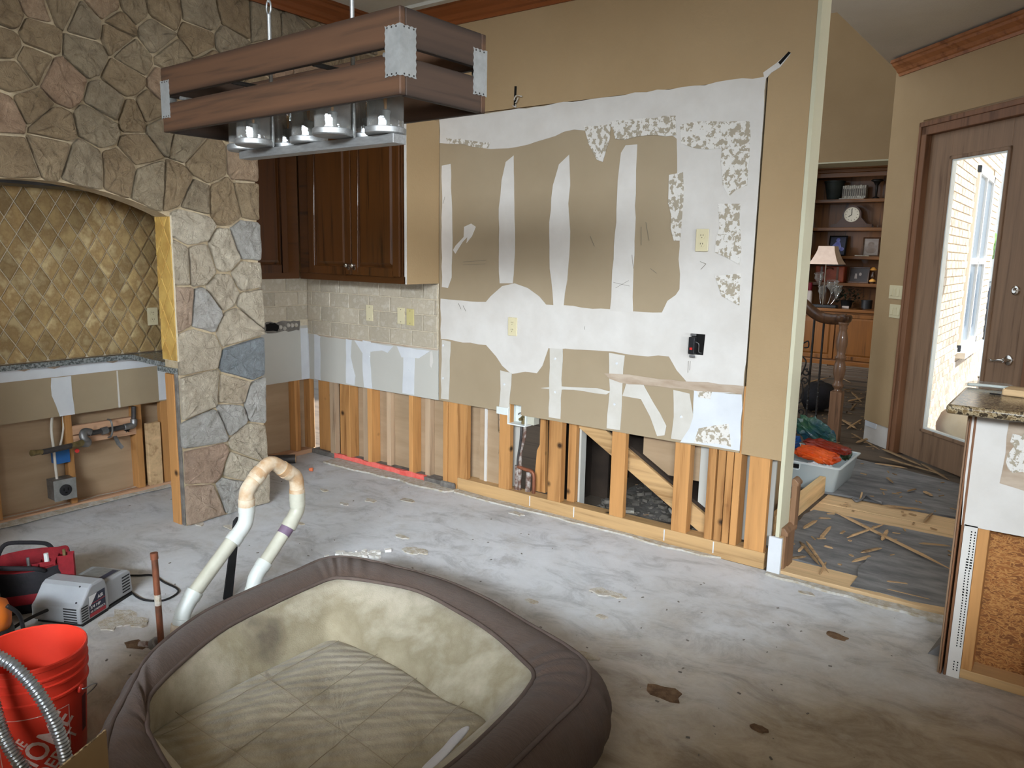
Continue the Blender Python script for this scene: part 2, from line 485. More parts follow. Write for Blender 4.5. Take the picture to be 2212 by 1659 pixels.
M['tar'] = mat('tar_paper', (96, 95, 95), (134, 132, 130), 5, stretch=(1, 3, 1), rough=0.7, bump=0.5, bscale=12)
M['ply'] = wood('dusty_plywood', (202, 170, 128), (168, 134, 94), 0, rough=0.8, var=0.06)
M['old_floor'] = wood('scraped_subfloor', (98, 86, 74), (48, 40, 33), 0, rough=0.7, scale=9, bump=0.6)
M['splinter'] = wood('splintered_oak', (164, 134, 98), (100, 76, 52), 0, rough=0.8, var=0.4)
def stone_mat(name, lo_c, mid_c, hi_c):
    N = NT(name); b = N.b
    b.inputs['Roughness'].default_value = 0.5
    b.inputs['Specular IOR Level'].default_value = 0.55
    v = coords(N, (1, 1, 1))
    oi = N.node('ShaderNodeObjectInfo')
    base = ramp(N, oi.outputs['Random'], [(0.0, lin(lo_c)), (0.5, lin(mid_c)), (1.0, lin(hi_c))])
    n1 = N.node('ShaderNodeTexNoise', i_Scale=11, i_Detail=10, i_Roughness=0.78, i_Distortion=0.5)
    N.link(v, n1.inputs['Vector'])
    f = ramp(N, n1.outputs['Fac'], [(0.28, (0.50, 0.46, 0.42, 1)), (0.46, (0.92, 0.90, 0.88, 1)), (0.56, (1.05, 1.05, 1.05, 1)), (0.72, (1.45, 1.45, 1.45, 1))])
    mu = N.node('ShaderNodeMix', data_type='RGBA', blend_type='MULTIPLY'); mu.inputs[0].default_value = 0.9
    N.link(base, mu.inputs[6]); N.link(f, mu.inputs[7]); N.link(mu.outputs[2], b.inputs['Base Color'])
    n2 = N.node('ShaderNodeTexNoise', i_Scale=17, i_Detail=9, i_Roughness=0.68, i_Distortion=0.4)
    N.link(v, n2.inputs['Vector'])
    vo = N.node('ShaderNodeTexVoronoi', i_Scale=28); N.link(v, vo.inputs['Vector'])
    b0 = N.node('ShaderNodeBump', i_Strength=0.6, i_Distance=0.012); N.link(vo.outputs['Distance'], b0.inputs['Height'])
    bp = N.node('ShaderNodeBump', i_Strength=1.0, i_Distance=0.045); N.link(b0.outputs[0], bp.inputs['Normal'])
    N.link(n2.outputs['Fac'], bp.inputs['Height']); N.link(bp.outputs[0], b.inputs['Normal'])
    return N.m
M['stone_tan'] = stone_mat('tan_limestone', (152, 130, 100), (160, 138, 107), (164, 146, 118))
M['stone_gray'] = stone_mat('gray_limestone', (158, 142, 116), (166, 150, 124), (152, 136, 112))
M['stone_pink'] = stone_mat('pinkish_limestone', (174, 148, 120), (180, 154, 126), (168, 138, 112))
M['stone_pale'] = stone_mat('pale_limestone', (194, 181, 158), (202, 190, 168), (184, 168, 144))
M['stone_cool'] = stone_mat('cool_gray_limestone', (176, 173, 165), (188, 184, 176), (164, 162, 156))
M['stone_rose'] = stone_mat('rosy_limestone', (182, 158, 136), (186, 162, 140), (174, 146, 124))
M['stone_blue'] = stone_mat('blue_gray_stone', (138, 144, 146), (132, 138, 142), (146, 150, 150))
M['tile_trav'] = mat('travertine_tile', (188, 176, 155), (180, 167, 146), 22, rough=0.5, bump=0.3, bscale=40, var=0.10, c3=(198, 188, 170))
M['tile_gold'] = mat('tumbled_travertine', (174, 148, 100), (146, 118, 76), 9, rough=0.62, bump=0.6, bscale=30, var=0.22, c3=(188, 166, 122))
M['grout'] = mat('sanded_grout', (214, 202, 178), (200, 186, 160), 40, rough=0.95, bump=0.3)
M['tile_jamb'] = mat('golden_travertine', (206, 170, 94), (180, 140, 72), 9, rough=0.6, bump=0.5, bscale=30, var=0.12)
M['cement'] = mat('gray_mortar', (134, 128, 120), (100, 94, 88), 14, rough=0.95, bump=1.0, bscale=30)
M['closet_shade'] = mat('closet_wall_shaded', (56, 44, 34), (40, 31, 24), 4, rough=0.9)  # deep shade inside the closet is put into this wall colour

# ------------------------------------------------------------------ floor
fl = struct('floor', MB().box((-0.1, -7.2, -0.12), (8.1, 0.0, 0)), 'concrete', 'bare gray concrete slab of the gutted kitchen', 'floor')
rng = random.Random(3)
def blot(px, py, rx, ry, m_, h=0.004, n=13, z=0.0, parent=None, name='residue_patch'):
    c = on(px, py, 2, z)
    a0 = rng.uniform(0, 6)
    ring = []
    for k in range(n):
        a = 2 * math.pi * k / n
        q = rng.uniform(0.65, 1.15)
        ring.append((c.x + math.cos(a + a0) * rx * q, c.y + math.sin(a + a0) * ry * q))
    mb = MB(); h = h + rng.uniform(0, .0025)
    plate(mb, ring, lambda u, v, d: (u, v, z - 0.002 + d), h + 0.002)
    return mb.build(name, m_, parent or fl)
for px, py, rx, ry, m_ in [(800, 1082, .05, .03, 'chip'), (880, 1082, .06, .03, 'chip'), (868, 1160, .05, .025, 'chip'), (890, 1190, .06, .04, 'chip'), (1300, 1280, .07, .04, 'chip'),
                           (1330, 1287, .06, .03, 'chip'), (910, 1192, .05, .03, 'chip'), (1150, 1300, .04, .02, 'chip'), (1435, 1498, .085, .045, 'chip_brown'), (1300, 1333, .03, .02, 'chip'),
                           (1805, 1375, .05, .03, 'chip_brown'), (1743, 1283, .04, .02, 'chip'), (270, 1335, .10, .05, 'chip'), (235, 1350, .07, .05, 'chip'), (300, 1345, .06, .04, 'chip'),
                           (745, 1090, .04, .02, 'chip'), (1000, 1063, .03, .02, 'chip'), (1268, 1418, .06, .03, 'chip'), (1395, 1090, .05, .02, 'chip'), (1640, 1575, .03, .02, 'chip_brown'),
                           (1115, 1110, .06, .03, 'chip'), (700, 1060, .04, .02, 'chip'), (640, 1130, .06, .03, 'chip'), (420, 1128, .10, .03, 'chip'), (500, 1140, .07, .025, 'chip')]:
    blot(px, py, rx, ry, m_)
# broken edge of the slab where the finished floor stopped
mb = MB()
plate(mb, rag([(3.66, -0.02), (4.62, -0.02), (4.62, -0.10), (3.66, -0.06)], 0.08, 0.012, rng), lambda u, v, d: (u, v, d), 0.012)
mb.build('slab_edge', 'chip', fl)

# hall and foyer floor
hf = struct('floor_hall', MB().box((-3.0, 0.0, -0.12), (6.5, 8.9, -0.004)), 'old_floor', 'scraped dark subfloor of the hall beyond the kitchen', 'floor')
for x0, x1, y0, y1, z in [(3.7, 4.62, -0.005, 0.075, 0.022), (3.7, 4.62, 0.085, 0.20, 0.014), (3.54, 5.2, 1.14, 1.33, 0.006), (3.54, 5.2, 1.335, 1.56, 0.006)]:
    MB().box((x0, y0, -0.004), (x1, y1, z)).build('floor_board', 'ply', hf, bevel=0.003)
def paper(pts, z=0.008):
    mb = MB()
    plate(mb, rag(pts, 0.12, 0.018, rng), lambda u, v, d: (u, v, z - 0.012 + d), 0.013)
    mb.build('tar_paper', 'tar', hf)
paper([(3.50, 0.26), (4.70, 0.16), (4.70, 1.14), (3.56, 1.15)])
paper([(4.05, 0.02), (4.72, 0.06), (4.72, 0.6), (4.02, 0.55)], 0.024)
paper([(3.0, 1.62), (5.2, 1.55), (4.6, 2.3), (3.0, 2.9)])
MB().prism([(4.46, -0.42, 0.0), (4.56, -0.42, 0.0), (4.56, -0.1, 0.0), (4.53, -0.12, 0.10), (4.53, -0.4, 0.09)], (0.004, 0, 0)).build('tar_paper_flap', 'tar', hf)
# long scraps of subfloor planks in the foyer
for k in range(46):
    y = 3.7 + k * 0.11
    x = rng.uniform(1.2, 3.2); L = rng.uniform(0.5, 1.6)
    MB().box((x - L / 2, y, -0.004), (x + L / 2, y + rng.uniform(0.05, 0.09), rng.uniform(0.004, 0.02))).build('floor_strip', 'old_floor', hf)

# ------------------------------------------------------------------ main wall between kitchen and stairs
T = 0.013
def sheet_y(name, pts, m_, parent, y0=-T, th=T, ragged=0):
    if ragged: pts = rag(pts, 0.05, ragged, rng)
    mb = MB()
    plate(mb, pts, lambda u, v, d: (u, y0 + th - d, v), th)
    return mb.build(name, m_, parent)
wb = struct('wall_back', plate(MB(), [(0, 1.39), (1.365, 1.39), (1.365, 2.446), (3.455, 2.452), (3.475, 2.47), (3.475, 0.597), (3.68, 0.595), (3.68, 3.24), (0, 3.24)], lambda u, v, d: (u, -d, v), T),
            'wall_paint', 'tan painted main wall with the lower drywall cut away to the studs', 'wall')
patch = sheet_y('drywall_panel', [(1.368, 0.605), (1.86, 0.605), (1.90, 0.603), (1.90, 0.66), (2.06, 0.66), (2.06, 0.60), (3.462, 0.60), (3.466, 2.449), (1.368, 2.44)], 'kraft', wb)
low = sheet_y('drywall_panel', [(0.0, 0.6), (1.362, 0.605), (1.362, 0.97), (0.0, 0.97)], 'gray_board', wb)
MB().box((3.681, -T, 0.16), (3.70, 0.13, 3.24)).build('wall_end', 'wall_edge', wb)
MB().box((0, 0.105, 0.6), (3.681, 0.13, 3.24)).build('rear_drywall', 'wall_paint', wb)
# joint compound spread over the bare panel, read off the wall plane
MUDN = [0]
def mud(pxs, m_='mud', th=0.0016, lift=0.0, ragged=0.006, parent=None):
    MUDN[0] += 1; lift += MUDN[0] * 0.00007
    pts = [on(x, y, 1, -T) for x, y in pxs]
    pts = rag([(p.x, p.z) for p in pts], 0.06, ragged, rng)
    pts = [(min(p[0], 3.4665) if p[0] > 1.3 else p[0], max(p[1], 0.602)) for p in pts]
    mb = MB()
    plate(mb, pts, lambda u, v, d: (u, -T + 0.0004 - d - lift, v), th + 0.0004)
    return mb.build('joint_compound', m_, parent or wb)
mud([(949, 256), (1100, 238), (1300, 211), (1500, 185), (1656, 165), (1640, 400), (1625, 640), (1612, 780), (1606, 838), (1590, 850), (1500, 846), (1462, 800), (1445, 770), (1400, 770), (1300, 758), (1185, 752), (1172, 790),
     (1160, 806), (1135, 803), (1105, 808), (1085, 790), (1072, 770), (1050, 745), (1000, 740), (953, 732), (952, 645), (1050, 652), (1060, 640), (1085, 618), (1112, 612), (1140, 622), (1165, 640), (1180, 658), (1320, 668), (1430, 675), (1442, 650),
     (1460, 637), (1468, 625), (1466, 560), (1472, 470), (1460, 400), (1463, 340), (1462, 300), (1440, 282), (1432, 255), (1425, 290), (1400, 285), (1390, 268), (1378, 280), (1362, 262), (1352, 290), (1338, 300), (1325, 270), (1310, 285),
     (1290, 300), (1265, 282), (1240, 280), (1180, 300), (1120, 317), (1060, 322), (1010, 312), (950, 309)])
for s in ([(955, 358), (974, 354), (976, 430), (978, 520), (976, 600), (968, 622), (955, 620)],
          [(1093, 350), (1110, 336), (1111, 420), (1113, 520), (1108, 612), (1080, 612), (1078, 560), (1078, 450), (1084, 390)],
          [(1195, 400), (1208, 355), (1230, 334), (1232, 400), (1228, 440), (1232, 500), (1228, 575), (1218, 662), (1196, 660), (1188, 580), (1187, 480)],
          [(1342, 330), (1352, 314), (1377, 312), (1374, 420), (1371, 520), (1368, 610), (1368, 674), (1318, 672), (1322, 610), (1332, 480), (1335, 390)],
          [(955, 734), (974, 738), (972, 800), (970, 863), (953, 861)], [(1081, 800), (1106, 806), (1100, 880), (1078, 884), (1082, 840)],
          [(1188, 752), (1216, 754), (1211, 905), (1186, 901)], [(1316, 762), (1350, 768), (1344, 850), (1340, 929), (1311, 925), (1318, 840)],
          [(1355, 822), (1390, 830), (1412, 870), (1440, 920), (1436, 940), (1420, 942), (1405, 900), (1385, 862), (1345, 855), (1350, 840)],
          [(1168, 838), (1210, 834), (1290, 838), (1320, 846), (1310, 852), (1240, 842), (1200, 842)],
          [(1455, 842), (1490, 850), (1500, 905), (1496, 954), (1450, 947), (1456, 900)]):
    mud(s, 'mud_thin' if s[0][1] > 700 else 'mud', lift=0.0012, ragged=0.004)
mud([(1003, 490), (1018, 483), (1028, 490), (1020, 510), (1008, 525), (1010, 512), (1000, 522), (990, 538), (984, 548), (979, 540), (985, 530), (1002, 512)], ragged=0.002)
mud([(1500, 842), (1603, 852), (1600, 974), (1530, 962), (1470, 955), (1490, 925), (1498, 900)], 'mud_cool', lift=0.002)
# patches of torn face paper
for s in ([(1262, 272), (1320, 268), (1318, 300), (1303, 350), (1290, 345), (1272, 310)], [(1320, 262), (1460, 250), (1462, 292), (1330, 300)], [(1470, 270), (1520, 262), (1620, 262), (1622, 300), (1600, 330), (1560, 320), (1500, 320), (1472, 310)],
          [(1560, 320), (1620, 310), (1615, 400), (1590, 410), (1575, 425), (1562, 400)], [(1446, 378), (1476, 372), (1478, 420), (1470, 520), (1456, 520), (1444, 440)],
          [(1552, 440), (1600, 440), (1602, 540), (1598, 572), (1568, 555), (1545, 545), (1555, 490)], [(1545, 596), (1602, 590), (1598, 660), (1560, 640)], [(1510, 925), (1575, 915), (1580, 965), (1500, 955)], [(1505, 842), (1540, 840), (1535, 862), (1510, 858)],
          [(965, 298), (1060, 308), (1055, 320), (968, 310)]):
    mud(s, 'torn', lift=0.0022, ragged=0.008)
mud([(1306, 806), (1340, 808), (1450, 820), (1610, 834), (1606, 852), (1540, 846), (1450, 838), (1340, 826), (1318, 818)], 'smear', lift=0.003)
# screw heads and the compound over the sheet beside the cabinets
for s in ([(748, 732), (760, 735), (758, 770), (768, 812), (766, 832), (748, 828)], [(784, 735), (802, 738), (800, 780), (805, 840), (787, 836), (784, 800)], [(766, 735), (850, 748), (838, 762), (826, 757), (800, 760), (785, 765)],
          [(872, 770), (897, 772), (895, 853), (870, 849)], [(858, 748), (930, 758), (905, 774), (868, 772)], [(679, 720), (692, 726), (693, 822), (680, 818)]):
    mud(s, 'mud_cool', parent=low, ragged=0.003)
for px, py in [(958, 746), (958, 817), (1090, 830), (1200, 775), (1200, 847), (1333, 785), (1328, 873), (1472, 900), (883, 799), (798, 770), (760, 797)]:
    p = on(px, py, 1, -T)
    MB().lathe([(0.008, 0), (0.007, 0.004), (0, 0.005)], (p.x, -T - 0.002, p.z), 10, (0, -1, 0)).build('screw_dimple', 'mud_cool', wb)
# torn corner above the panel, wire hole
p = on(1680, 152, 1, -T)
mb = MB(); plate(mb, [(3.46, 2.44), (3.49, 2.47), (3.53, 2.49), (3.575, 2.545), (3.56, 2.55), (3.51, 2.51), (3.45, 2.475)], lambda u, v, d: (u, -T - d, v), 0.003); mb.build('torn_paper', 'mud', wb)
mb = MB(); plate(mb, [(3.53, 2.50), (3.575, 2.548), (3.565, 2.555), (3.52, 2.512)], lambda u, v, d: (u, -T - 0.003 - d, v), 0.002); mb.build('torn_hole', 'dark', wb)
# studs: (x0, x1, y0, y1, material, z0, z1)
ST = [(0.055, 0.205, .03, .07, 'stud_z'), (0.222, 0.28, .0, .05, 'stud_gray'), (0.30, 0.395, .035, .075, 'stud_z'), (0.408, 0.452, 0, .089, 'stud_z'), (0.575, 0.625, .02, .089, 'stud_gray'), (0.645, 0.688, 0, .089, 'stud_z'),
      (0.80, 0.842, .045, .089, 'stud_gray'), (1.07, 1.108, 0, .089, 'stud_z'), (1.19, 1.236, .04, .089, 'stud_gray'), (1.395, 1.434, 0, .089, 'stud_z'), (1.438, 1.52, 0.004, .042, 'stud_z'), (1.523, 1.61, 0, .04, 'stud_z'),
      (1.88, 1.966, 0, .04, 'stud_z'), (2.265, 2.36, 0, .05, 'stud_z'), (2.37, 2.425, .06, .10, 'stud_z'), (2.705, 2.795, 0, .04, 'stud_z'), (3.10, 3.19, 0, .06, 'stud_z'), (3.293, 3.338, 0, .089, 'stud_z'),
      (3.345, 3.386, 0.008, .089, 'stud_z'), (3.392, 3.43, 0.004, .089, 'stud_z'), (3.436, 3.474, 0, .089, 'stud_z'), (3.516, 3.622, .0, .04, 'stud_z')]
for x0, x1, y0, y1, m_ in ST:
    z0 = 0.035 if x1 < 1.45 else 0.09
    if x0 > 1.43 and x1 < 1.53: z0 = 0.0
    MB().box((x0, y0, z0), (x1, y1, 0.95)).build('stud', m_, wb, bevel=0.003)
MB().box((1.525, 0, 0), (3.63, 0.089, 0.09)).build('bottom_plate', 'stud_x', wb, bevel=0.004)
MB().box((0, 0, 0), (1.39, 0.089, 0.035)).build('bottom_plate', 'cement', wb, bevel=0.004)
mb = MB(); plate(mb, rag([(0.27, 0.002), (1.22, 0.002), (1.22, 0.045), (0.27, 0.045)], 0.05, 0.006, rng), lambda u, v, d: (u, -0.004 + (0.004 - d) * 0.5, v), 0.004); mb.build('paint_mark', 'red_paint', wb)
mb = MB(); plate(mb, rag([(0.27, 0.0), (1.22, 0.0), (1.22, 0.03), (0.27, 0.03)], 0.05, 0.006, rng), lambda u, v, d: (u, v, 0.034 + d), 0.003); mb.build('paint_mark', 'red_paint', wb)
mb = MB(); plate(mb, rag([(0.3, -0.14), (1.5, -0.10), (1.55, -0.01), (0.3, 0.0)], 0.1, 0.02, rng), lambda u, v, d: (u, v, d), 0.012); mb.build('mortar_ridge', 'chip', fl)
mb = MB(); plate(mb, rag([(1.55, -0.06), (3.3, -0.04), (3.4, 0.0), (1.5, 0.0)], 0.1, 0.012, rng), lambda u, v, d: (u, v, d), 0.010); mb.build('mortar_ridge', 'chip', fl)
MB().box((1.39, -0.03, 0), (1.52, 0.0, 0.05)).build('mortar_lump', 'cement', fl, bevel=0.015)
for x in (2.13, 2.46, 3.06, 3.35):
    MB().box((x, -0.001, 0.02), (x + 0.006, 0.0, 0.085)).build('chalk_mark', 'mud_cool', wb)
# rear faces of the far side's drywall, seen between the studs
MB().box((0.0, 0.09, 0.035), (1.66, 0.104, 1.0)).build('rear_panel', 'kraft_back', wb)
mb = MB(); plate(mb, [(1.67, .06), (1.86, .05), (1.86, .15), (1.84, .2), (1.855, .25), (1.83, .3), (1.84, .42), (1.82, .45), (1.815, .62), (1.67, .62)], lambda u, v, d: (u, 0.075 - d, v), 0.012); mb.build('torn_panel', 'kraft_back', wb)
MB().box((1.715, 0.055, 0.06), (1.735, 0.064, 0.62)).build('caulk_line', 'mud', wb)
MB().box((1.86, 0.09, 0.09), (1.99, 0.104, 1.0)).build('rear_panel', 'gray_board', wb)
MB().box((2.84, 0.135, 0.36), (3.60, 0.148, 1.0)).build('rear_panel', 'kraft_back', wb)
MB().box((3.2, 0.12, 0.09), (3.62, 0.133, 1.0)).build('rear_panel', 'gray_board', wb)
# stair stringer behind the studs
d = Vector((0.82, -0.515)).normalized(); nrm = Vector((-d.y, d.x))
a0 = Vector((2.30, 0.63)); a1 = Vector((3.34, 0.02))
q = [a0, a1, a1 + nrm * 0.105, a0 + nrm * 0.105]
MB().prism([(p_.x, 0.09, p_.y) for p_ in q], (0, 0.045, 0)).build('stair_stringer', 'stud_x', wb, bevel=0.003)
q = [a0 + nrm * 0.107, a1 + nrm * 0.107, a1 + nrm * 0.125, a0 + nrm * 0.125]
MB().prism([(p_.x, 0.11, p_.y) for p_ in q], (0, 0.4, 0)).build('stair_soffit', 'closet_shade', wb)
M['newel_like'] = wood('worn_oak_trim', (128, 96, 70), (84, 60, 42), 2, rough=.5, var=.05)
# end-of-wall base trim
tb = MB().box((3.655, -0.035, 0.0), (3.722, -0.0135, 0.20)); tb.build('baseboard_stub', 'mud_cool', wb, bevel=0.004)
MB().box((3.7, -0.02, 0), (3.716, 0.02, 0.20)).build('baseboard_core', 'ply', wb)
MB().box((3.70, 0.02, 0.0), (3.725, 0.17, 0.20)).prism([(3.70, 0.015, 0.2), (3.735, 0.015, 0.2), (3.735, 0.015, 0.215), (3.715, 0.015, 0.24), (3.70, 0.015, 0.24)], (0, 0.155, 0)).build('wood_baseboard', 'newel_like', wb, bevel=0.003)
MB().box((3.70, 0.135, 0.2), (3.728, 0.20, 0.44)).prism([(3.70, 0.13, 0.44), (3.735, 0.13, 0.44), (3.735, 0.13, 0.455), (3.715, 0.13, 0.475), (3.70, 0.13, 0.475)], (0, 0.072, 0)).build('wood_baseboard', 'newel_like', wb, bevel=0.003)

# closet under the stairs
cl = struct('wall_closet', MB().box((1.9, 1.04, 0), (3.37, 1.06, 1.0)), 'closet_shade', 'dark back wall of the closet under the stairs, behind the studs', 'wall')
MB().box((2.26, 0.14, 0), (2.28, 1.04, 1.0)).build('side_panel', 'closet_shade', cl)
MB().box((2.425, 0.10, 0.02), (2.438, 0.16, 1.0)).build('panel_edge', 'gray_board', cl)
MB().box((3.35, 0.15, 0), (3.37, 1.04, 1.0)).build('side_panel', 'closet_shade', cl)
MB().box((3.3705, 0.135, 0), (3.383, 1.075, 1.035)).box((1.9, 1.0605, 0), (3.383, 1.075, 1.035)).box((1.9, 0.135, 1.0205), (3.383, 1.075, 1.035)).build('outer_drywall', 'wall_paint', cl)
MB().box((1.9, 0.15, 1.0), (3.37, 1.06, 1.02)).build('stair_underside', 'closet_shade', cl)
MB().box((1.9, 0.5, 0), (2.41, 0.52, 1.0)).build('rear_panel', 'closet_shade', cl)
for x in (2.5, 2.62):
    MB().box((x, .95, 0), (x + 0.04, 1.03, 1.0)).build('stud', 'stud_z', cl)

# ------------------------------------------------------------------ left wall of the kitchen
wl = struct('wall_left', MB().box((-0.015, -7.0, 1.02), (-0.002, 0.0, 3.24)), 'wall_paint', 'left kitchen wall behind the stone arch, lower drywall cut away', 'wall')
def sheet_x(name, pts, m_, parent, x0=-T, th=T, ragged=0):
    if ragged: pts = rag(pts, 0.05, ragged, rng)
    mb = MB()
    plate(mb, pts, lambda u, v, d: (x0 + d, u, v), th)
    return mb.build(name, m_, parent)
sheet_x('drywall_panel', [(-1.1, 0.592), (0.0, 0.6), (0.0, 1.05), (-1.1, 1.05)], 'gray_board', wl)
nb = sheet_x('drywall_panel', [(-3.6, 0.585), (-1.105, 0.592), (-1.105, 0.89), (-3.6, 0.89)], 'kraft', wl)
sheet_x('joint_compound', [(-0.085, 0.6), (-0.016, 0.6), (-0.016, 1.0), (-0.085, 1.0)], 'mud_cool', wl, x0=0, th=0.002)
sheet_x('joint_compound', [(-3.6, 0.826), (-1.13, 0.83), (-1.13, 0.90), (-3.6, 0.90)], 'mud_cool', wl, x0=0, th=0.002)
sheet_x('joint_compound', [(-1.85, 0.59), (-1.765, 0.59), (-1.77, 0.70), (-1.77, 0.825), (-1.88, 0.825), (-1.885, 0.72)], 'mud_cool', wl, x0=0, th=0.002, ragged=0.004)
sheet_x('joint_compound', [(-1.235, 0.60), (-1.12, 0.60), (-1.12, 0.83), (-1.235, 0.83)], 'mud_cool', wl, x0=0, th=0.0022)
sheet_x('joint_compound', [(-1.502, 0.59), (-1.49, 0.59), (-1.492, 0.826), (-1.50, 0.826)], 'mud', wl, x0=0, th=0.002)
for y, z in [(-2.02, 0.908), (-1.86, 0.905), (-1.52, 0.905)]:
    mb = MB(); plate(mb, [(y - 0.05, z), (y + 0.05, z), (y + 0.03, z - 0.02), (y, z - 0.028), (y - 0.035, z - 0.018)], lambda u, v, d: (0.0022 + d, u, v), 0.001); mb.build('torn_paper', 'smear', wl)
MB().box((-0.104, -7.0, 0), (-0.09, 0.104, 1.0)).build('rear_panel', 'kraft_back', wl)
for y0, y1, x0, x1, z0, z1, m_ in [(-0.145, -0.095, -.089, 0, .035, .9, 'stud_z'), (0.0, 0.04, -.089, 0, .035, .9, 'stud_z'), (-2.24, -2.19, -.089, 0, .035, .9, 'stud_z'), (-1.817, -1.78, -.07, 0, .035, .9, 'stud_z'), (-1.397, -1.351, -.089, 0, .035, .9, 'stud_z'),
                                   (-1.222, -1.17, -.06, 0, .035, .9, 'stud_z'), (-1.162, -1.112, -.06, 0.004, .035, .88, 'stud_gray'), (-2.62, -2.58, -.089, 0, .035, .9, 'stud_z')]:
    MB().box((x0, y0, z0), (x1 - 0.0138, y1, z1)).build('stud', m_, wl, bevel=0.003)
MB().box((-0.04, -1.327, 0.035), (0.0, -1.237, 0.455)).build('cut_board', 'ply', wl, bevel=0.004)
MB().box((-0.045, -1.78, 0.46), (-0.012, -1.395, 0.515)).build('blocking', 'stud_y', wl, bevel=0.003)
MB().box((-0.045, -1.78, 0.40), (-0.005, -1.395, 0.455)).build('blocking', 'stud_y', wl, bevel=0.003)
MB().box((-0.089, -7.0, 0), (0.0, 0.0, 0.035)).build('bottom_plate', 'stud_y', wl, bevel=0.004)
mb = MB(); plate(mb, rag([(-0.05, -2.6), (0.05, -2.6), (0.03, -1.2), (-0.05, -1.2)], 0.1, 0.015, rng), lambda u, v, d: (u, v, 0.034 * (1 if u < 0.0 else 0.2) + d), 0.004); mb.build('dust_ridge', 'chip', wl)
# diamond tiles on the niche back wall: one rhombus each
grout = MB().box((-0.002, -3.6, 0.93), (0.006, -1.0, 1.95)).build('grout_bed', 'grout', wl)
def bevel_plate(mb, ring, to3, th, inset):
    """tile with eased edges"""
    c = sum((Vector(p) for p in ring), Vector((0, 0))) / len(ring)
    r1 = [Vector(p) for p in ring]
    r2 = [c + (p - c) * max(0.2, 1 - inset / max(0.01, (p - c).length) * 1.6) for p in r1]
    mb.rings([[to3(p.x, p.y, 0) for p in r1], [to3(p.x, p.y, th * 0.7) for p in r1], [to3(p.x, p.y, th) for p in r2]], cap1=True)
    return mb
hy, hz = 0.054, 0.0885
shrink = 0.93
tri_mesh = bevel_plate(MB(), [(0, hz * shrink), (hy * shrink, 0), (0, -hz * shrink), (-hy * shrink, 0)], lambda u, v, d: (d, u, v), 0.012, 0.006).mesh('tile')
for p_ in tri_mesh.polygons: p_.use_smooth = False
for r_ in range(0, 13):
    for c_ in range(-12, 8):
        y = -1.731 + c_ * 2 * hy + (hy if r_ % 2 else 0); z = 1.476 - hz - 5 * hz + (r_ - 0) * hz
        if y < -2.45 or y > -1.02: continue
        if z + hz > 1.95 or z - hz < 0.93:
            ring = [Vector(q_) for q_ in ((y, z + hz * shrink), (y + hy * shrink, z), (y, z - hz * shrink), (y - hy * shrink, z))]
            ring = clip_poly(ring, Vector((0, 1.948)), Vector((0, 1))); ring = clip_poly(ring, Vector((0, 0.933)), Vector((0, -1))) if ring else ring
            if len(ring) < 3: continue
            o = bevel_plate(MB(), [tuple(q_) for q_ in ring], lambda u, v, d: (0.005 + d, u, v), 0.012, 0.004).build('tile', 'tile_gold', wl)
        else:
            o = link('tile', tri_mesh, 'tile_gold', None)
            o.location = (0.005, y, z + 0.0); o.parent = wl
# small-brick backsplash: main wall and short return
th_ = 0.011
MB().box((0.0, -T - 0.004, 0.955), (1.365, -T, 1.392)).build('grout_bed', 'grout', wb)
sheet_x('grout_bed', [(-1.0, 1.02), (0.0, 1.02), (0.0, 1.392), (-1.0, 1.392)], 'grout', wl, x0=0.0, th=0.004)
def subway(parent, axis, row_z, joints, lo, hi):
    for k, (z1, z0) in enumerate(row_z):
        js = [lo] + [j for j in joints[k] if lo < j < hi] + [hi]
        for a, b in zip(js[:-1], js[1:]):
            if b - a < 0.012: continue
            ring = [(a + .0032, z0 + .0032), (b - .0032, z0 + .0032), (b - .0032, z1 - .0032), (a + .0032, z1 - .0032)]
            f = (lambda u, v, d: (u, -T - 0.004 - d, v)) if axis == 0 else (lambda u, v, d: (0.004 + d, u, v))
            bevel_plate(MB(), ring, f, 0.008, 0.003).build('tile', 'tile_trav', parent)
rows = [(1.39, 1.283), (1.283, 1.177), (1.177, 1.064), (1.064, 0.957)]
j1 = [0.1735 + 0.2115 * k for k in range(7)]; j2 = [0.0685 + 0.2115 * k for k in range(8)]
subway(wb, 0, rows, [j1, j2, j1, j2], 0.014, 1.362)
l1 = [-1.0 + 0.2115 * k - 0.06 for k in range(6)]; l2 = [-1.0 + 0.2115 * k - 0.166 for k in range(6)]
subway(wl, 1, rows[:3], [l1, l2, l1], -1.0, -0.006)
MB().box((0.0, -3.4, 1.952), (0.63, -0.99, 1.99)).build('niche_ceiling', 'wall_paint', wl)
# broken mortar where the last row was pulled off
mb = MB(); plate(mb, rag([(-1.0, 0.985), (-0.10, 0.985), (-0.09, 1.06), (-1.0, 1.06)], 0.03, 0.008, rng), lambda u, v, d: (0.001 + d, u, v), 0.006); mb.build('broken_mortar', 'cement', wl)
mb = MB(); plate(mb, rag([(-0.40, 1.0), (-0.30, 0.99), (-0.28, 1.03), (-0.32, 1.055), (-0.40, 1.05)], 0.02, 0.006, rng), lambda u, v, d: (0.007 + d, u, v), 0.002); mb.build('broken_hole', 'dark', wl)
for k in range(5):
    y = -0.27 + k * 0.035
    MB().lathe([(0.018, 0), (0.014, 0.008), (0, 0.011)], (0.007, y, 1.015 + rng.uniform(-.01, .02)), 7, (1, 0.2, 0.1)).build('mortar_lump', 'chip', wl)
MB().box((0.0, -0.018, 0.6), (0.006, -0.013, 1.0)).build('corner_bead', 'mud_cool', wl)
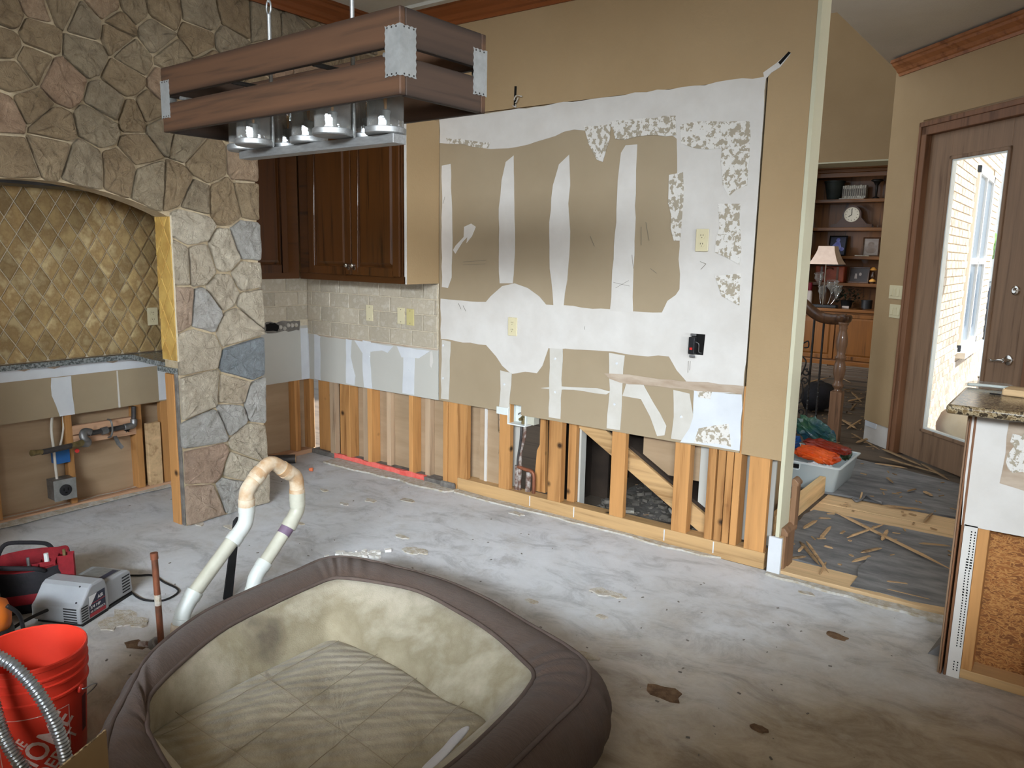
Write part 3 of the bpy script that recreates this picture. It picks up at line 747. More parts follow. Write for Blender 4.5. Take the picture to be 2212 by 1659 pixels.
mb = MB(); plate(mb, rag([(0.1, 0.945), (1.36, 0.945), (1.36, 0.957), (0.1, 0.957)], 0.05, 0.003, rng), lambda u, v, d: (u, -T - d, v), 0.003); mb.build('thinset_smear', 'smear', wb)
mb = MB(); plate(mb, [(1.285, .835), (1.30, .82), (1.315, .86), (1.305, .935), (1.288, .93)], lambda u, v, d: (u, -T - d * .5, v), 0.004); mb.build('torn_paper', 'mud', wb)
# ------------------------------------------------------------------ stone arch in front of the range niche
AYC, AHW, ARISE, ASPR = -2.2, 0.67, 0.145, 1.755
ARAD = (AHW ** 2 + ARISE ** 2) / (2 * ARISE)
def arch_z(y):
    d_ = min(abs(y - AYC), AHW)
    return ASPR + math.sqrt(ARAD ** 2 - d_ * d_) - (ARAD - ARISE)
outl = [(-3.5, 0), (-2.87, 0), (-2.87, ASPR)] + [(AYC - AHW + 2 * AHW * k / 20, arch_z(AYC - AHW + 2 * AHW * k / 20)) for k in range(1, 20)] + [(-1.53, ASPR), (-1.53, 0), (-0.985, 0), (-0.985, 2.42), (0, 2.42), (0, 3.24), (-3.5, 3.24)]
ws = struct('wall_stone', plate(MB(), outl, lambda u, v, d: (0.64 + d, u, v), 0.135), 'mortar', 'tan limestone arch and leg standing in front of the range niche', 'wall')
Z1 = [(60, 80), (300, 50), (480, 40), (310, 260), (40, 350), (690, 190), (690, 400), (960, 180), (940, 290), (1060, 440), (1240, 260), (270, 500), (110, 590), (480, 640), (1000, 620), (880, 830), (60, 900), (255, 850), (400, 1180), (110, 1240),
      (690, 1310), (960, 1340), (1210, 1440), (1110, 1180), (1060, 930), (1215, 880), (1290, 70), (1610, 110), (1890, 110), (1600, 310), (1400, 480), (1340, 700), (810, 1000), (1640, 1300), (1290, 1030), (1990, 1340), (1420, 1480), (1570, 1570), (1790, 1600),
      (2000, 1560), (2110, 170), (1080, 60), (860, 40), (400, 1010), (1500, 620), (1700, 520), (1450, 860), (1480, 1120)]
Z2 = [(1540, 400), (1980, 540), (1430, 690), (1600, 690), (1805, 610), (1980, 810), (1800, 930), (1640, 1070), (1440, 1060), (2010, 1010), (1900, 1180), (1570, 1390), (1960, 1470)]
Z3 = [(1620, 420), (1880, 420), (2050, 480), (1860, 570), (1690, 680), (1700, 960), (1990, 800), (1910, 1000), (1860, 1180), (1660, 1300), (2070, 1200)]
seeds = []
for L, y0 in ((Z1, 0), (Z2, 380), (Z3, 740)):
    for a, b in L:
        p = on(a * 0.27125, y0 + b * 0.27125, 0, 0.80)
        seeds.append(Vector((p.y, p.z)))
srng = random.Random(11)
for y in (-3.3, -3.0, -2.72, -2.5):
    for z in (2.0, 2.25, 2.5, 2.75, 3.0):
        q = Vector((y + srng.uniform(-.06, .06), z + srng.uniform(-.06, .06)))
        if min((q - s).length for s in seeds) > 0.13: seeds.append(q)
for y in (-0.85, -0.62, -0.4, -0.16, -1.1, -1.3):
    for z in (2.3, 2.52, 2.72, 2.9, 3.08):
        q = Vector((y + srng.uniform(-.05, .05), z + srng.uniform(-.05, .05)))
        if min((q - s).length for s in seeds) > 0.16: seeds.append(q)
for z in (0.2, 0.6, 1.0, 1.4): seeds.append(Vector((-3.2, z)))
CHISEL = bpy.data.textures.new('chiselled_face', 'VORONOI'); CHISEL.noise_scale = 0.07; CHISEL.noise_intensity = 1.2
GRAINY = bpy.data.textures.new('grainy_face', 'CLOUDS'); GRAINY.noise_scale = 0.035; GRAINY.noise_depth = 3
GAP = 0.005
for i, s in enumerate(seeds):
    cell = [Vector(p) for p in ((-3.5, 0.005), (0.0, 0.005), (0.0, 3.2), (-3.5, 3.2))]
    for j, t in enumerate(seeds):
        if i == j or (t - s).length > 1.3: continue
        n_ = (t - s).normalized()
        cell = clip_poly(cell, (s + t) / 2 - n_ * GAP, n_)
        if len(cell) < 3: break
    if len(cell) < 3: continue
    if s.x > -0.985:
        if s.y < 2.38: continue
        cell = clip_poly(cell, Vector((0, 2.424)), Vector((0, -1)))
    else:
        if s.y < 2.75: cell = clip_poly(cell, Vector((-0.972, 0)), Vector((1, 0)))
        if s.x > -1.53 - 0.001 and s.y < ASPR + 0.02:
            cell = clip_poly(cell, Vector((-1.533, 0)), Vector((-1, 0)))
        elif s.x < -2.87 and s.y < ASPR:
            cell = clip_poly(cell, Vector((-2.868, 0)), Vector((1, 0)))
        elif s.y < ASPR + 0.75:
            yy = max(-2.86, min(-1.54, s.x))
            for dy in (0.0, -0.12, 0.12):
                y2 = max(-2.86, min(-1.54, yy + dy))
                cc = Vector((AYC, ASPR + ARISE - ARAD)); pt = Vector((y2, arch_z(y2)))
                n_ = (cc - pt).normalized()
                if (s - pt).dot(n_) < 0: cell = clip_poly(cell, pt + n_ * 0.006, n_)
    if len(cell) < 3: continue
    c = sum(cell, Vector((0, 0))) / len(cell)
    # rounded, roughened outline
    ring = []
    n = len(cell)
    for k in range(n):
        a, b, d2 = cell[k - 1], cell[k], cell[(k + 1) % n]
        r_ = min(0.016, 0.3 * (a - b).length, 0.3 * (d2 - b).length)
        ring += [b + (a - b).normalized() * r_, b + ((a - b).normalized() + (d2 - b).normalized()) * r_ * 0.22, b + (d2 - b).normalized() * r_]
        m1 = (d2 - b)
        if m1.length > 0.11: ring.append(b.lerp(d2, 0.5))
    ring = [q + Vector((srng.uniform(-.003, .003), srng.uniform(-.003, .003))) for q in ring]
    size = min((q - c).length for q in ring)
    H = srng.uniform(0.020, 0.034); tx, ty = srng.uniform(-.06, .06), srng.uniform(-.06, .06)
    def lvl(f, h, rough):
        return [(0.772 + h + (tx * (q.x - c.x) + ty * (q.y - c.y)) * f + srng.uniform(-rough, rough), c.x + (q.x - c.x) * f, c.y + (q.y - c.y) * f) for q in ring]
    mb = MB().rings([lvl(1.0, 0, 0), lvl(0.985, H * 0.8, .002), lvl(0.94, H, .004), lvl(0.65, H + 0.002, .006), lvl(0.3, H + 0.002, .006)], cap1=True)
    zz = s.y
    pick = srng.random()
    if (s - Vector((-1.20, 1.02))).length < 0.001: pass
    m_ = 'stone_tan'
    if zz < 1.75: m_ = 'stone_cool' if pick < 0.4 else ('stone_rose' if pick < 0.58 else 'stone_pale')  # paler set low, darker above: light fading upward is put into their colours
    elif pick < 0.22: m_ = 'stone_gray'
    elif pick < 0.32: m_ = 'stone_pink'
    so_ = mb.build('stone', m_, ws, smooth='all')
    sm_ = so_.modifiers.new('sub', 'SUBSURF'); sm_.subdivision_type = 'SIMPLE'; sm_.levels = 2; sm_.render_levels = 2
    for tx_, st_ in ((CHISEL, 0.011), (GRAINY, 0.009)):
        dm = so_.modifiers.new('relief', 'DISPLACE'); dm.texture = tx_; dm.texture_coords = 'GLOBAL'; dm.direction = 'X'; dm.mid_level = 0.5; dm.strength = st_
    BLUE = on(1960 * .27125, 380 + 1470 * .27125, 0, .8)
    if (s - Vector((BLUE.y, BLUE.z))).length < 0.01:
        o = [c_ for c_ in ws.children][-1]; o.data.materials[0] = M['stone_blue']
# tiled jamb of the arch, trimmed below by the cut granite and a post
MB().box((0.635, -1.539, 0.965), (0.79, -1.53, 1.765)).build('jamb_bed', 'grout', ws)
for r_ in range(-1, 12):
    for c_ in range(-1, 3):
        xc = 0.675 + c_ * 0.108 + (0.054 if r_ % 2 else 0); zc = 0.99 + r_ * 0.0885
        ring = [Vector(q_) for q_ in ((xc, zc + hz * .96), (xc + hy * .96, zc), (xc, zc - hz * .96), (xc - hy * .96, zc))]
        for pt, n_ in (((0.637, 0), (-1, 0)), ((0.788, 0), (1, 0)), ((0, 0.968), (0, -1)), ((0, 1.76), (0, 1))):
            if len(ring) >= 3: ring = clip_poly(ring, Vector(pt), Vector(n_))
        if len(ring) < 3: continue
        bevel_plate(MB(), [tuple(q_) for q_ in ring], lambda u, v, d: (u, -1.537 - d, v), 0.007, 0.003).build('jamb_tile', 'tile_jamb', ws)
MB().box((0.655, -1.545, 0.0), (0.74, -1.505, 0.888)).build('post', 'stud_z', ws, bevel=0.003)
MB().box((0.74, -1.54, 0.0), (0.772, -1.50, 0.9)).build('mortar_edge', 'cement', ws, bevel=0.006)
MB().box((0.40, -2.55, 1.885), (0.63, -1.72, 1.91)).build('hood_liner', 'iron', ws)
# granite left on the wall and on the leg
gr = MB()
plate(gr, rag([(0.004, -3.0), (0.045, -3.0), (0.045, -1.52), (0.06, -1.43), (0.625, -1.48), (0.625, -1.06), (0.004, -1.06)], 0.08, 0.004, rng), lambda u, v, d: (u, v, 0.897 + d), 0.03)
gr.box((0.60, -1.556, 0.897), (0.785, -1.5405, 0.927))
gr = gr.build('granite_ledge', 'granite_dark'); tag(gr, 'broken gray granite countertop ledge left along the diamond tile wall', 'countertop')

# ------------------------------------------------------------------ ceilings, crown mouldings
def ceil(name, pts, z, label):
    return struct(name, MB().prism([(x, y, z) for x, y in pts], (0, 0, 0.1)), 'ceiling', label, 'ceiling')
ceil('ceiling', [(-0.1, -7.2), (8.1, -7.2), (8.1, -0.16), (-0.1, -0.16)], 3.10, 'off-white flat kitchen ceiling above the pendant light')
ceil('ceiling_hall', [(3.19, -0.16), (8.1, -0.16), (8.1, 3.6), (3.24, 3.6), (3.24, 1.885), (3.19, 1.885)], 3.24, 'off-white hall ceiling above the glass door')
struct('trim_3', MB().box((-0.1, -0.16, 3.08), (8.1, -0.10, 3.27)), 'ceiling', 'small drop between the kitchen ceiling and the higher hall ceiling', 'trim')
def crown_prof(s=1.0):
    return [(0, 0), (0.012, 0), (0.018, 0.02), (0.03, 0.028), (0.045, 0.05), (0.075, 0.075), (0.085, 0.092), (0.10, 0.098), (0.10, 0.12), (0, 0.12)]
def crown(name, p0, dirv, L, nrm, m_, label, parent=None):
    d_ = Vector(dirv); n_ = Vector(nrm)
    pts = [Vector(p0) + n_ * a + Vector((0, 0, b)) for a, b in crown_prof()]
    return struct(name, MB().prism(pts, d_ * L), m_, label, 'trim', smooth=False)
crown('trim_1', (0.82, -T, 2.98), (1, 0, 0), 2.86, (0, -1, 0), 'trim_dark_x', 'dark red-brown crown moulding along the top of the tan main wall')
crown('trim_2', (0.815, -3.5, 2.985), (0, 1, 0), 3.49, (1, 0, 0), 'trim_y', 'dark red-brown crown moulding above the stone arch')
# ------------------------------------------------------------------ door wall at forty-five degrees
DP = Vector((3.648, 3.163, 0)); U = Vector((1, -1, 0)).normalized(); NI = Vector((-1, -1, 0)).normalized()
def dw(u, z, n=0.0):
    return DP + U * u + NI * n + Vector((0, 0, z))
DM = Matrix((U, -NI, Vector((0, 0, 1)))).transposed().to_4x4(); DM.translation = DP   # x along the wall, y out of the room
def dbox(a, b): return MB().box(a, b, DM)
def dpoly(pts, y0, th):
    mb = MB(); plate(mb, pts, lambda u, v, d: tuple(DM @ Vector((u, y0 - d, v))), th); return mb
wh = struct('wall_hall', dpoly([(-0.455, 0.19), (-0.06, 0.19), (-0.06, 2.70), (1.33, 2.70), (1.33, 0.0), (2.6, 0.0), (2.6, 3.24), (-0.475, 3.24)], 0.11, 0.11), 'wall_paint', 'tan hall wall that holds the wooden glass door', 'wall')
dbox((-0.455, 0.012, 0.0), (-0.06, 0.1, 0.19)).build('bare_drywall', 'mud', wh)
dbox((-0.44, 0.002, 0.14), (-0.28, 0.013, 0.187)).build('joint_compound', 'mud_cool', wh)
pts = [dw(-0.42, 3.105) + NI * a + Vector((0, 0, b)) for a, b in crown_prof()]
struct('trim_4', MB().prism(pts, U * 3.0), 'trim_x', 'reddish brown crown moulding above the glass door', 'trim')
# door with casing, stiles, rails, bead, pane, bolt and lever
d1 = struct('door_1', None, None, 'tall wooden entry door with one large clear glass pane', 'door')
for u0, u1, z0, z1 in ((-0.06, 0.02, 0, 2.655), (1.25, 1.33, 0, 2.655), (-0.06, 1.33, 2.575, 2.66)):
    dbox((u0, -0.022, z0), (u1, 0.11, z1)).build('casing', 'trim_z', d1, bevel=0.006)
for u0, u1, z0, z1 in ((-0.06, -0.035, 0, 2.68), (-0.06, 1.33, 2.64, 2.68)):
    dbox((u0, -0.034, z0), (u1, 0.0, z1)).build('casing_bead', 'trim_z', d1, bevel=0.006)
for u0, u1, z0, z1, m_ in ((0.02, 0.27, 0.012, 2.575, 'door_z'), (0.86, 1.13, 0.012, 2.575, 'door_z'), (1.13, 1.25, 0.012, 2.575, 'door_z'), (0.27, 0.86, 0.012, 0.26, 'door_z'), (0.27, 0.86, 2.38, 2.575, 'door_z')):
    dbox((u0, 0.03, z0), (u1, 0.075, z1)).build('stile' if z1 - z0 > 1 else 'rail', m_, d1, bevel=0.002)
for u0, u1, z0, z1 in ((0.262, 0.29, .25, 2.39), (0.84, 0.868, .25, 2.39), (0.262, 0.868, .25, .278), (0.262, 0.868, 2.362, 2.39)):
    dbox((u0, 0.018, z0), (u1, 0.06, z1)).build('glazing_bead', 'door_z', d1, bevel=0.005)
for u0, u1, z0, z1 in ((0.29, 0.302, .278, 2.362), (0.828, 0.84, .278, 2.362), (0.29, 0.84, .278, .29), (0.29, 0.84, 2.35, 2.362)):
    dbox((u0, 0.026, z0), (u1, 0.058, z1)).build('pane_edge', 'white_plastic', d1)
M['pane'] = glass('door_glass', alpha=0.08, rough=0.03)
dbox((0.30, 0.04, 0.285), (0.83, 0.046, 2.355)).build('glass_pane', 'pane', d1)
def hall(pt): return tuple(DM @ Vector(pt))
db = MB().lathe([(0.033, 0), (0.031, 0.012), (0.018, 0.016), (0.018, 0.02)], hall((1.06, 0.03, 1.415)), 20, NI).build('deadbolt', 'chrome', d1, smooth=True)
MB().box((-.006, -.018, 0), (.006, .018, .02), Matrix.Translation(hall((1.06, 0.01, 1.415)))).build('thumb_turn', 'chrome', db, bevel=.004)
lv = MB().lathe([(0.036, 0), (0.034, 0.01), (0.014, 0.014), (0.013, 0.05)], hall((1.075, 0.03, 0.938)), 20, NI).build('lever_rose', 'chrome', d1, smooth=True)
MB().tube(smooth_curve([hall((1.075, -0.02, 0.938)), hall((1.04, -0.025, 0.936)), hall((0.99, -0.022, 0.925)), hall((0.955, -0.02, 0.932))], 6), [0.010] * 16 + [0.006] * 3, 10).build('lever_handle', 'chrome', lv, smooth='all')
# light switches on the hall wall
def switch_plate(u, z, n, label):
    w_ = 0.046 * n + 0.022
    t = thing('light_switch', label, 'switch', hall((u, 0, z)))
    dbox((u - w_ / 2, -0.006, z - 0.057), (u + w_ / 2, -0.0005, z + 0.057)).build('cover_plate', 'ivory', t, bevel=0.003)
    for k in range(n):
        uu = u + (k - (n - 1) / 2) * 0.046
        r_ = dbox((uu - 0.016, -0.0085, z - 0.033), (uu + 0.016, -0.006, z + 0.033)).build('rocker', 'ivory', t, bevel=0.002)
        MB().box((-.0145, -.0025, -.031), (.0145, .001, .031), Matrix.Translation(Vector(hall((uu, -0.0085, z)))) @ DM.to_3x3().to_4x4() @ Matrix.Rotation(R(4 if k % 2 else -4), 4, 'X')).build('paddle', 'ivory', r_, bevel=0.001)
switch_plate(-0.168, 1.338, 4, 'four-gang ivory light switch, the upper one left of the glass door')
switch_plate(-0.163, 1.180, 3, 'three-gang ivory light switch, the lower one left of the glass door')
# ------------------------------------------------------------------ foyer far wall with the recess for the built-in
FY, FW0 = 8.8, 8.19
RX = on(1920, 500, 1, FW0).x; RZ = on(1840, 351, 1, FW0).z
wf = struct('wall_foyer', plate(MB(), [(-3.0, 0), (1.10, 0), (1.10, RZ), (RX, RZ), (RX, 0), (3.4, 0), (3.4, 6.2), (-3.0, 6.2)], lambda u, v, d: (u, FW0 - d, v), 0.012), 'wall_paint', 'tall tan foyer wall around the built-in bookcase', 'wall')
MB().box((1.08, FW0 - 0.013, 0), (1.10, FY + 0.4, 3.2)).box((1.08, FW0 - 0.013, RZ), (2.4, FY + 0.4, RZ + .02)).box((RX, FW0 + .01, 0), (RX + .02, FY + .4, 3.2)).build('recess_return', 'wall_edge', wf)
struct('wall_foyer_right', MB().box((3.322, 3.6, 0), (3.45, 8.8, 6.2)), 'wall_paint', 'tan foyer side wall running back to the bookcase, edge beside the switches', 'wall')
struct('wall_stairs', MB().box((-3.0, 3.55, 0), (-2.9, 8.8, 6.2)), 'wall_paint', 'tan foyer wall on the stair side', 'wall')
ceil('ceiling_foyer', [(-3.0, 1.885), (3.24, 1.885), (3.24, 3.6), (3.45, 3.6), (3.45, 8.9), (-3.0, 8.9)], 6.2, 'high off-white ceiling of the two-storey foyer')
# ------------------------------------------------------------------ half wall at the right with the bar top
HY = -0.55
hw = struct('wall_half', plate(MB(), [(4.557, 0.615), (6.6, 0.628), (6.6, 1.062), (4.52, 1.062), (4.535, 0.615)], lambda u, v, d: (u, HY - d, v), T), 'mud', 'white half wall under the granite bar, lower drywall cut away', 'wall')
MB().box((4.546, HY - T, 0.0), (4.59, HY, 0.62)).build('corner_drywall', 'mud', hw)
mb = MB()
for z0, n_, xo in ((0.45, 14, 0.004), (0.34, 14, 0), (0.13, 22, 0.002), (0.03, 4, 0.0)):
    for k in range(n_):
        for x in (4.566 + xo, 4.578 + xo):
            mb.box((x, HY - T - 0.0008, z0 + k * 0.011), (x + 0.004, HY - T + 0.0001, z0 + k * 0.011 + 0.0055))
pf = mb.build('bead_perforation', 'dark', hw); pf['kind'] = 'stuff'
MB().box((4.522, HY - 0.016, 0.0), (4.529, HY + 0.13, 1.062)).box((4.536, HY - 0.014, 0.0), (4.545, HY + 0.13, 1.062)).build('end_trim', 'trim_z', hw, bevel=0.002)
MB().box((4.514, HY - 0.012, 0.0), (4.521, HY + 0.13, 1.062)).build('end_veneer', 'door_z', hw, bevel=0.002)
MB().box((4.59, HY + 0.0, 0.038), (4.628, HY + 0.089, 1.06)).build('stud', 'stud_z', hw, bevel=0.003)
MB().box((4.80, HY + 0.03, 0.038), (4.84, HY + 0.10, 1.06)).build('stud', 'stud_z', hw, bevel=0.003)
MB().box((5.2, HY + 0.0, 0.038), (5.24, HY + 0.089, 1.06)).build('stud', 'stud_z', hw, bevel=0.003)
MB().box((4.56, HY, 0.0), (6.6, HY + 0.10, 0.038)).build('bottom_plate', 'stud_x', hw, bevel=0.003)
MB().box((4.546, HY + 0.105, 0.0), (6.6, HY + 0.117, 1.06)).build('strand_board', 'osb', hw)
MB().box((4.546, HY + 0.117, 0.0), (6.6, HY + 0.13, 1.06)).build('rear_drywall', 'wall_paint', hw)
mud_r = [(4.66, 0.86), (4.75, 0.85), (5.0, 0.86), (5.0, 1.0), (4.66, 0.99)]
mb = MB(); plate(mb, rag(mud_r, 0.02, 0.012, rng), lambda u, v, d: (u, HY - T - d, v), 0.002); mb.build('torn_paper', 'torn', hw)
mb = MB(); plate(mb, rag([(4.64, 0.80), (5.0, 0.74), (5.0, 1.05), (4.645, 1.03)], 0.05, 0.006, rng), lambda u, v, d: (u, HY - T - d, v), 0.001); mb.build('bare_paper', 'smear', hw)
bt = MB().box((4.462, HY - 0.20, 1.066), (6.6, HY + 0.30, 1.100)).build('granite_bar_top', 'granite', None, bevel=0.012, seg=4)
tag(bt, 'brown speckled granite bar top capping the white half wall', 'countertop')
struct('wall_counter', MB().box((6.2, -4.6, 0), (6.3, -0.9, 1.15)), 'mud', 'low wall added out of view at the right to block the side light', 'wall')  # added blocker, keeps the side light off the foreground floor
# ------------------------------------------------------------------ rest of the shell behind and beside the camera, plus an added light blocker
struct('wall_rear', plate(MB(), [(-0.1, 0), (8.1, 0), (8.1, 3.24), (-0.1, 3.24), (-0.1, 2.5), (3.6, 2.5), (3.6, 2.95), (6.8, 2.95), (6.8, 2.25), (3.6, 2.25), (3.6, 2.49), (-0.1, 2.49)], lambda u, v, d: (u, -7.1 + d, v), 0.1), 'wall_paint', 'tan wall behind the camera with the kitchen window opening', 'wall')
struct('wall_right', plate(MB(), [(-7.2, 0), (1.4, 0), (1.4, 3.24), (-7.2, 3.24), (-7.2, 1.6), (-5.2, 1.6), (-5.2, 2.3), (-2.8, 2.3), (-2.8, 0.8), (-5.2, 0.8), (-5.2, 1.59), (-7.2, 1.59)], lambda u, v, d: (8.0 + d, u, v), 0.1), 'wall_paint', 'tan wall on the right out of view', 'wall')
struct('wall_entry', MB().box((5.45, 1.30, 0), (8.1, 1.42, 3.24)), 'wall_paint', 'tan wall continuing to the right of the glass door, out of view', 'wall')
struct('wall_peninsula', MB().prism([(2.95, -5.47, 0), (6.2, -2.96, 0), (6.28, -3.06, 0), (3.03, -5.57, 0)], (0, 0, 1.47)), 'mud', 'low wall added unseen behind the camera to shade the foreground floor', 'wall')  # added blocker, its height and line set to shade the near floor
# ------------------------------------------------------------------ outside the glass door
M['brick'] = mat('tan_brick', (198, 186, 168), (150, 136, 118), 10, rough=0.9, bump=0.4, var=0.22)
M['patio'] = mat('pale_patio_concrete', (226, 222, 214), (212, 208, 200), 4, rough=0.9)
M['cushion'] = mat('tan_cushion_cloth', (226, 204, 166), (214, 190, 150), 6, rough=0.9, bump=0.6, bscale=10)
M['win_glass'] = mat('dark_window_glass', (96, 112, 126), rough=0.15)
M['win_frame'] = mat('white_window_frame', (236, 236, 232), rough=0.5)
M['leaf'] = mat('green_leaves', (110, 150, 60), (70, 112, 40), 8, rough=0.7)
M['car_paint'] = mat('dark_blue_car_paint', (44, 62, 84), rough=0.25, coat=0.6)
st = struct('floor_patio', MB().prism([tuple(DM @ Vector(p)) for p in ((0, 0.12, -0.12), (14, 0.12, -0.12), (14, 30, -0.12), (-12, 30, -0.12), (-4, 4.0, -.12))], (0, 0, 0.08)), 'patio', 'bright pale patio slab outside the glass door', 'floor')
# brick wing of the house at the left of the patio, running straight away
BX = 3.78
wx = struct('wall_outside', MB().box((3.46, 3.62, -0.1), (BX, 7.6, 3.6)), 'mortar', 'tan brick wall of the house seen through the glass door', 'wall')
bm_ = MB().box((-.01, -0.098, -0.031), (.012, 0.098, 0.031)).mesh('brick')
spots = []
for r_ in range(0, 46):
    for c_ in range(0, 19):
        yy = 3.75 + c_ * 0.21 + (0.105 if r_ % 2 else 0); zz = 0.04 + r_ * 0.073
        if 5.2 < yy < 6.7 and 0.62 < zz < 2.62 or yy > 7.5: continue
        spots.append((yy, zz))
spots.sort(key=lambda q: q[0] + (3 if q[1] > 2.5 else 0))
for yy, zz in spots[:290]:
    o = link('brick', bm_, 'brick'); o.location = (BX, yy, zz); o.parent = wx
mb = MB()
for yy, zz in spots[290:]: mb.box((BX - .01, yy - .098, zz - .031), (BX + .012, yy + .098, zz + .031))
o = mb.build('bricks_further_off', 'brick', wx); o['kind'] = 'stuff'
w2 = struct('window_1', None, None, 'white framed window in the brick wall outside the glass door', 'window')
for y0, y1, z0, z1 in ((5.26, 5.34, .68, 2.55), (6.56, 6.64, .68, 2.55), (5.26, 6.64, .68, .75), (5.26, 6.64, 2.48, 2.55), (5.34, 6.56, 1.58, 1.64), (5.93, 5.97, .75, 2.48)):
    MB().box((BX - .02, y0, z0), (BX + .03, y1, z1)).build('window_frame', 'win_frame', w2)
MB().box((BX - .01, 5.30, .72), (BX + .008, 6.60, 2.5)).build('window_pane', 'win_glass', w2)
MB().box((BX - .02, 5.2, .62), (BX + .09, 6.7, .68)).build('window_sill', 'patio', w2)
struct('added_porch_roof', MB().prism([tuple(DM @ Vector(p)) for p in ((0.25, 0.12, 2.95), (4.5, 0.12, 2.95), (4.5, 1.7, 2.95), (0.25, 1.7, 2.95))], (0, 0, 0.12)), 'ceiling', 'flat roof added out of view outside the glass door to keep sun off it', 'roof')  # added slab that stops direct sun from entering through the pane
far = struct('wall_street', MB().box((-2, 32, -0.1), (16, 32.3, 5.0)), 'patio', 'pale building across the street seen through the glass', 'wall')
def blob(c, rx, ry, rz_, n1=9, n2=14, amp=0.12, rg=None):
    mb = MB(); rings_ = []
    for i in range(1, n1):
        t_ = math.pi * i / n1; ring = []
        for j in range(n2):
            a = 2 * math.pi * j / n2; q = 1 + (rg.uniform(-amp, amp) if rg else 0)
            ring.append((c[0] + rx * math.sin(t_) * math.cos(a) * q, c[1] + ry * math.sin(t_) * math.sin(a) * q, c[2] + rz_ * math.cos(t_) * q))
        rings_.append(ring)
    return mb.rings(rings_, cap0=True, cap1=True)
q = on(2128, 530, 1, 20.0)
hedge = blob((q.x, 20.0, q.z), 0.5, 0.5, 0.35, 12, 20, 0.14, rng).build('hedge_crown', 'leaf', None, smooth='all'); hedge.name = 'clipped_shrub'; tag(hedge, 'bright green clipped shrub far beyond the glass door', 'shrub')
MB().tube([(q.x, 20, -.05), (q.x, 20, q.z)], .05, 8).build('stem', 'blackpipe', hedge)
q = on(2150, 640, 1, 16.0)
car = thing('car', 'dark blue car parked beyond the patio, seen through the glass door', 'car', (q.x + 1.3, 16.0, -0.02), 0.15)
local(MB().prism([(-2.1, -.85, .25), (2.1, -.85, .25), (2.15, -.85, .75), (1.2, -.85, .9), (.6, -.85, 1.4), (-1.1, -.85, 1.42), (-1.7, -.85, .95), (-2.15, -.85, .85)], (0, 1.7, 0)).build('car_body', 'car_paint', None, bevel=0.08), car)
for x in (-1.35, 1.35):
    for y in (-.8, .8): local(MB().lathe([(0.34, -0.1), (0.34, 0.1)], (x, y, 0.34), 20, (0, 1, 0)).build('wheel', 'black', None), car)
local(MB().prism([(-1.0, -.87, .95), (.95, -.87, .95), (.55, -.87, 1.33), (-.95, -.87, 1.35)], (0, 0.03, 0)).build('side_window', 'win_glass', None), car)
# tan cushion on the patio against the glass
pc = thing('patio_cushion', 'tan bolstered pet cushion lying outside against the glass door', 'cushion', tuple(DM @ Vector((0.62, 0.52, -0.02))))
ring = [(0.62 + 0.40 * math.cos(a) * (1 + .03 * math.sin(5 * a)), 0.58 + 0.32 * math.sin(a), 0.27 + 0.05 * math.sin(3 * a + 1)) for a in [2 * math.pi * k / 28 for k in range(28)]]
MB().tube([hall(p) for p in ring], [0.19 + 0.022 * math.sin(k * 1.9) for k in range(28)], 14, closed=True).build('bolster', 'cushion', pc, smooth='all')
pl = blob((0, 0, 0), 0.36, 0.28, 0.10, 8, 18, 0.05, rng); pl.v = [hall((0.62 + v_[0], 0.58 + v_[1], 0.30 + v_[2])) for v_ in pl.v]
pl.build('pad', 'cushion', pc, smooth='all')
pl = blob((0, 0, 0), 0.16, 0.10, 0.08, 8, 14, 0.22, rng); pl.v = [hall((0.52 + v_[0], 0.40 + v_[1], 0.47 + v_[2])) for v_ in pl.v]
pl.build('crumpled_cover', 'cushion', pc, smooth='all')
# ------------------------------------------------------------------ pendant light over the missing island
CA = R(-1.87)
PC = Vector((3.611, -2.610, 1.927))          # near lower corner of the box frame
pl = thing('pendant_light', 'long wooden crate pendant light with steel corner plates and clear glass shades', 'light', PC, CA)
PL, PW, PH = 1.0, 0.276, 0.178               # in its own frame the box runs to -x and +y
def pbuild(mb, name, m_, parent=pl, **kw):
    return local(mb.build(name, m_, None, **kw), parent)
for z0, z1 in ((0.0, 0.079), (0.10, 0.178)):
    for y in (0.0, PW - 0.016): pbuild(MB().box((-PL, y, z0), (0, y + 0.016, z1)), 'slat', 'slat_x', bevel=0.003)
    for x in (-PL, -0.016): pbuild(MB().box((x, 0.0165, z0), (x + 0.016, PW - 0.0165, z1)), 'slat', 'slat_y', bevel=0.003)
def scallop(w_, z0, z1, n=7, a=0.0022):
    """sheet outline with a gently rippled edge"""
    pts = []
    for k in range(n): pts.append((w_ * k / n, z0 + (a if k % 2 else 0)))
    for k in range(n * 2): pts.append((w_ - (a if k % 2 else 0), z0 + (z1 - z0) * k / (n * 2)))
    for k in range(n): pts.append((w_ - w_ * k / n, z1 - (a if k % 2 else 0)))
    pts.append((0, z1))
    return pts
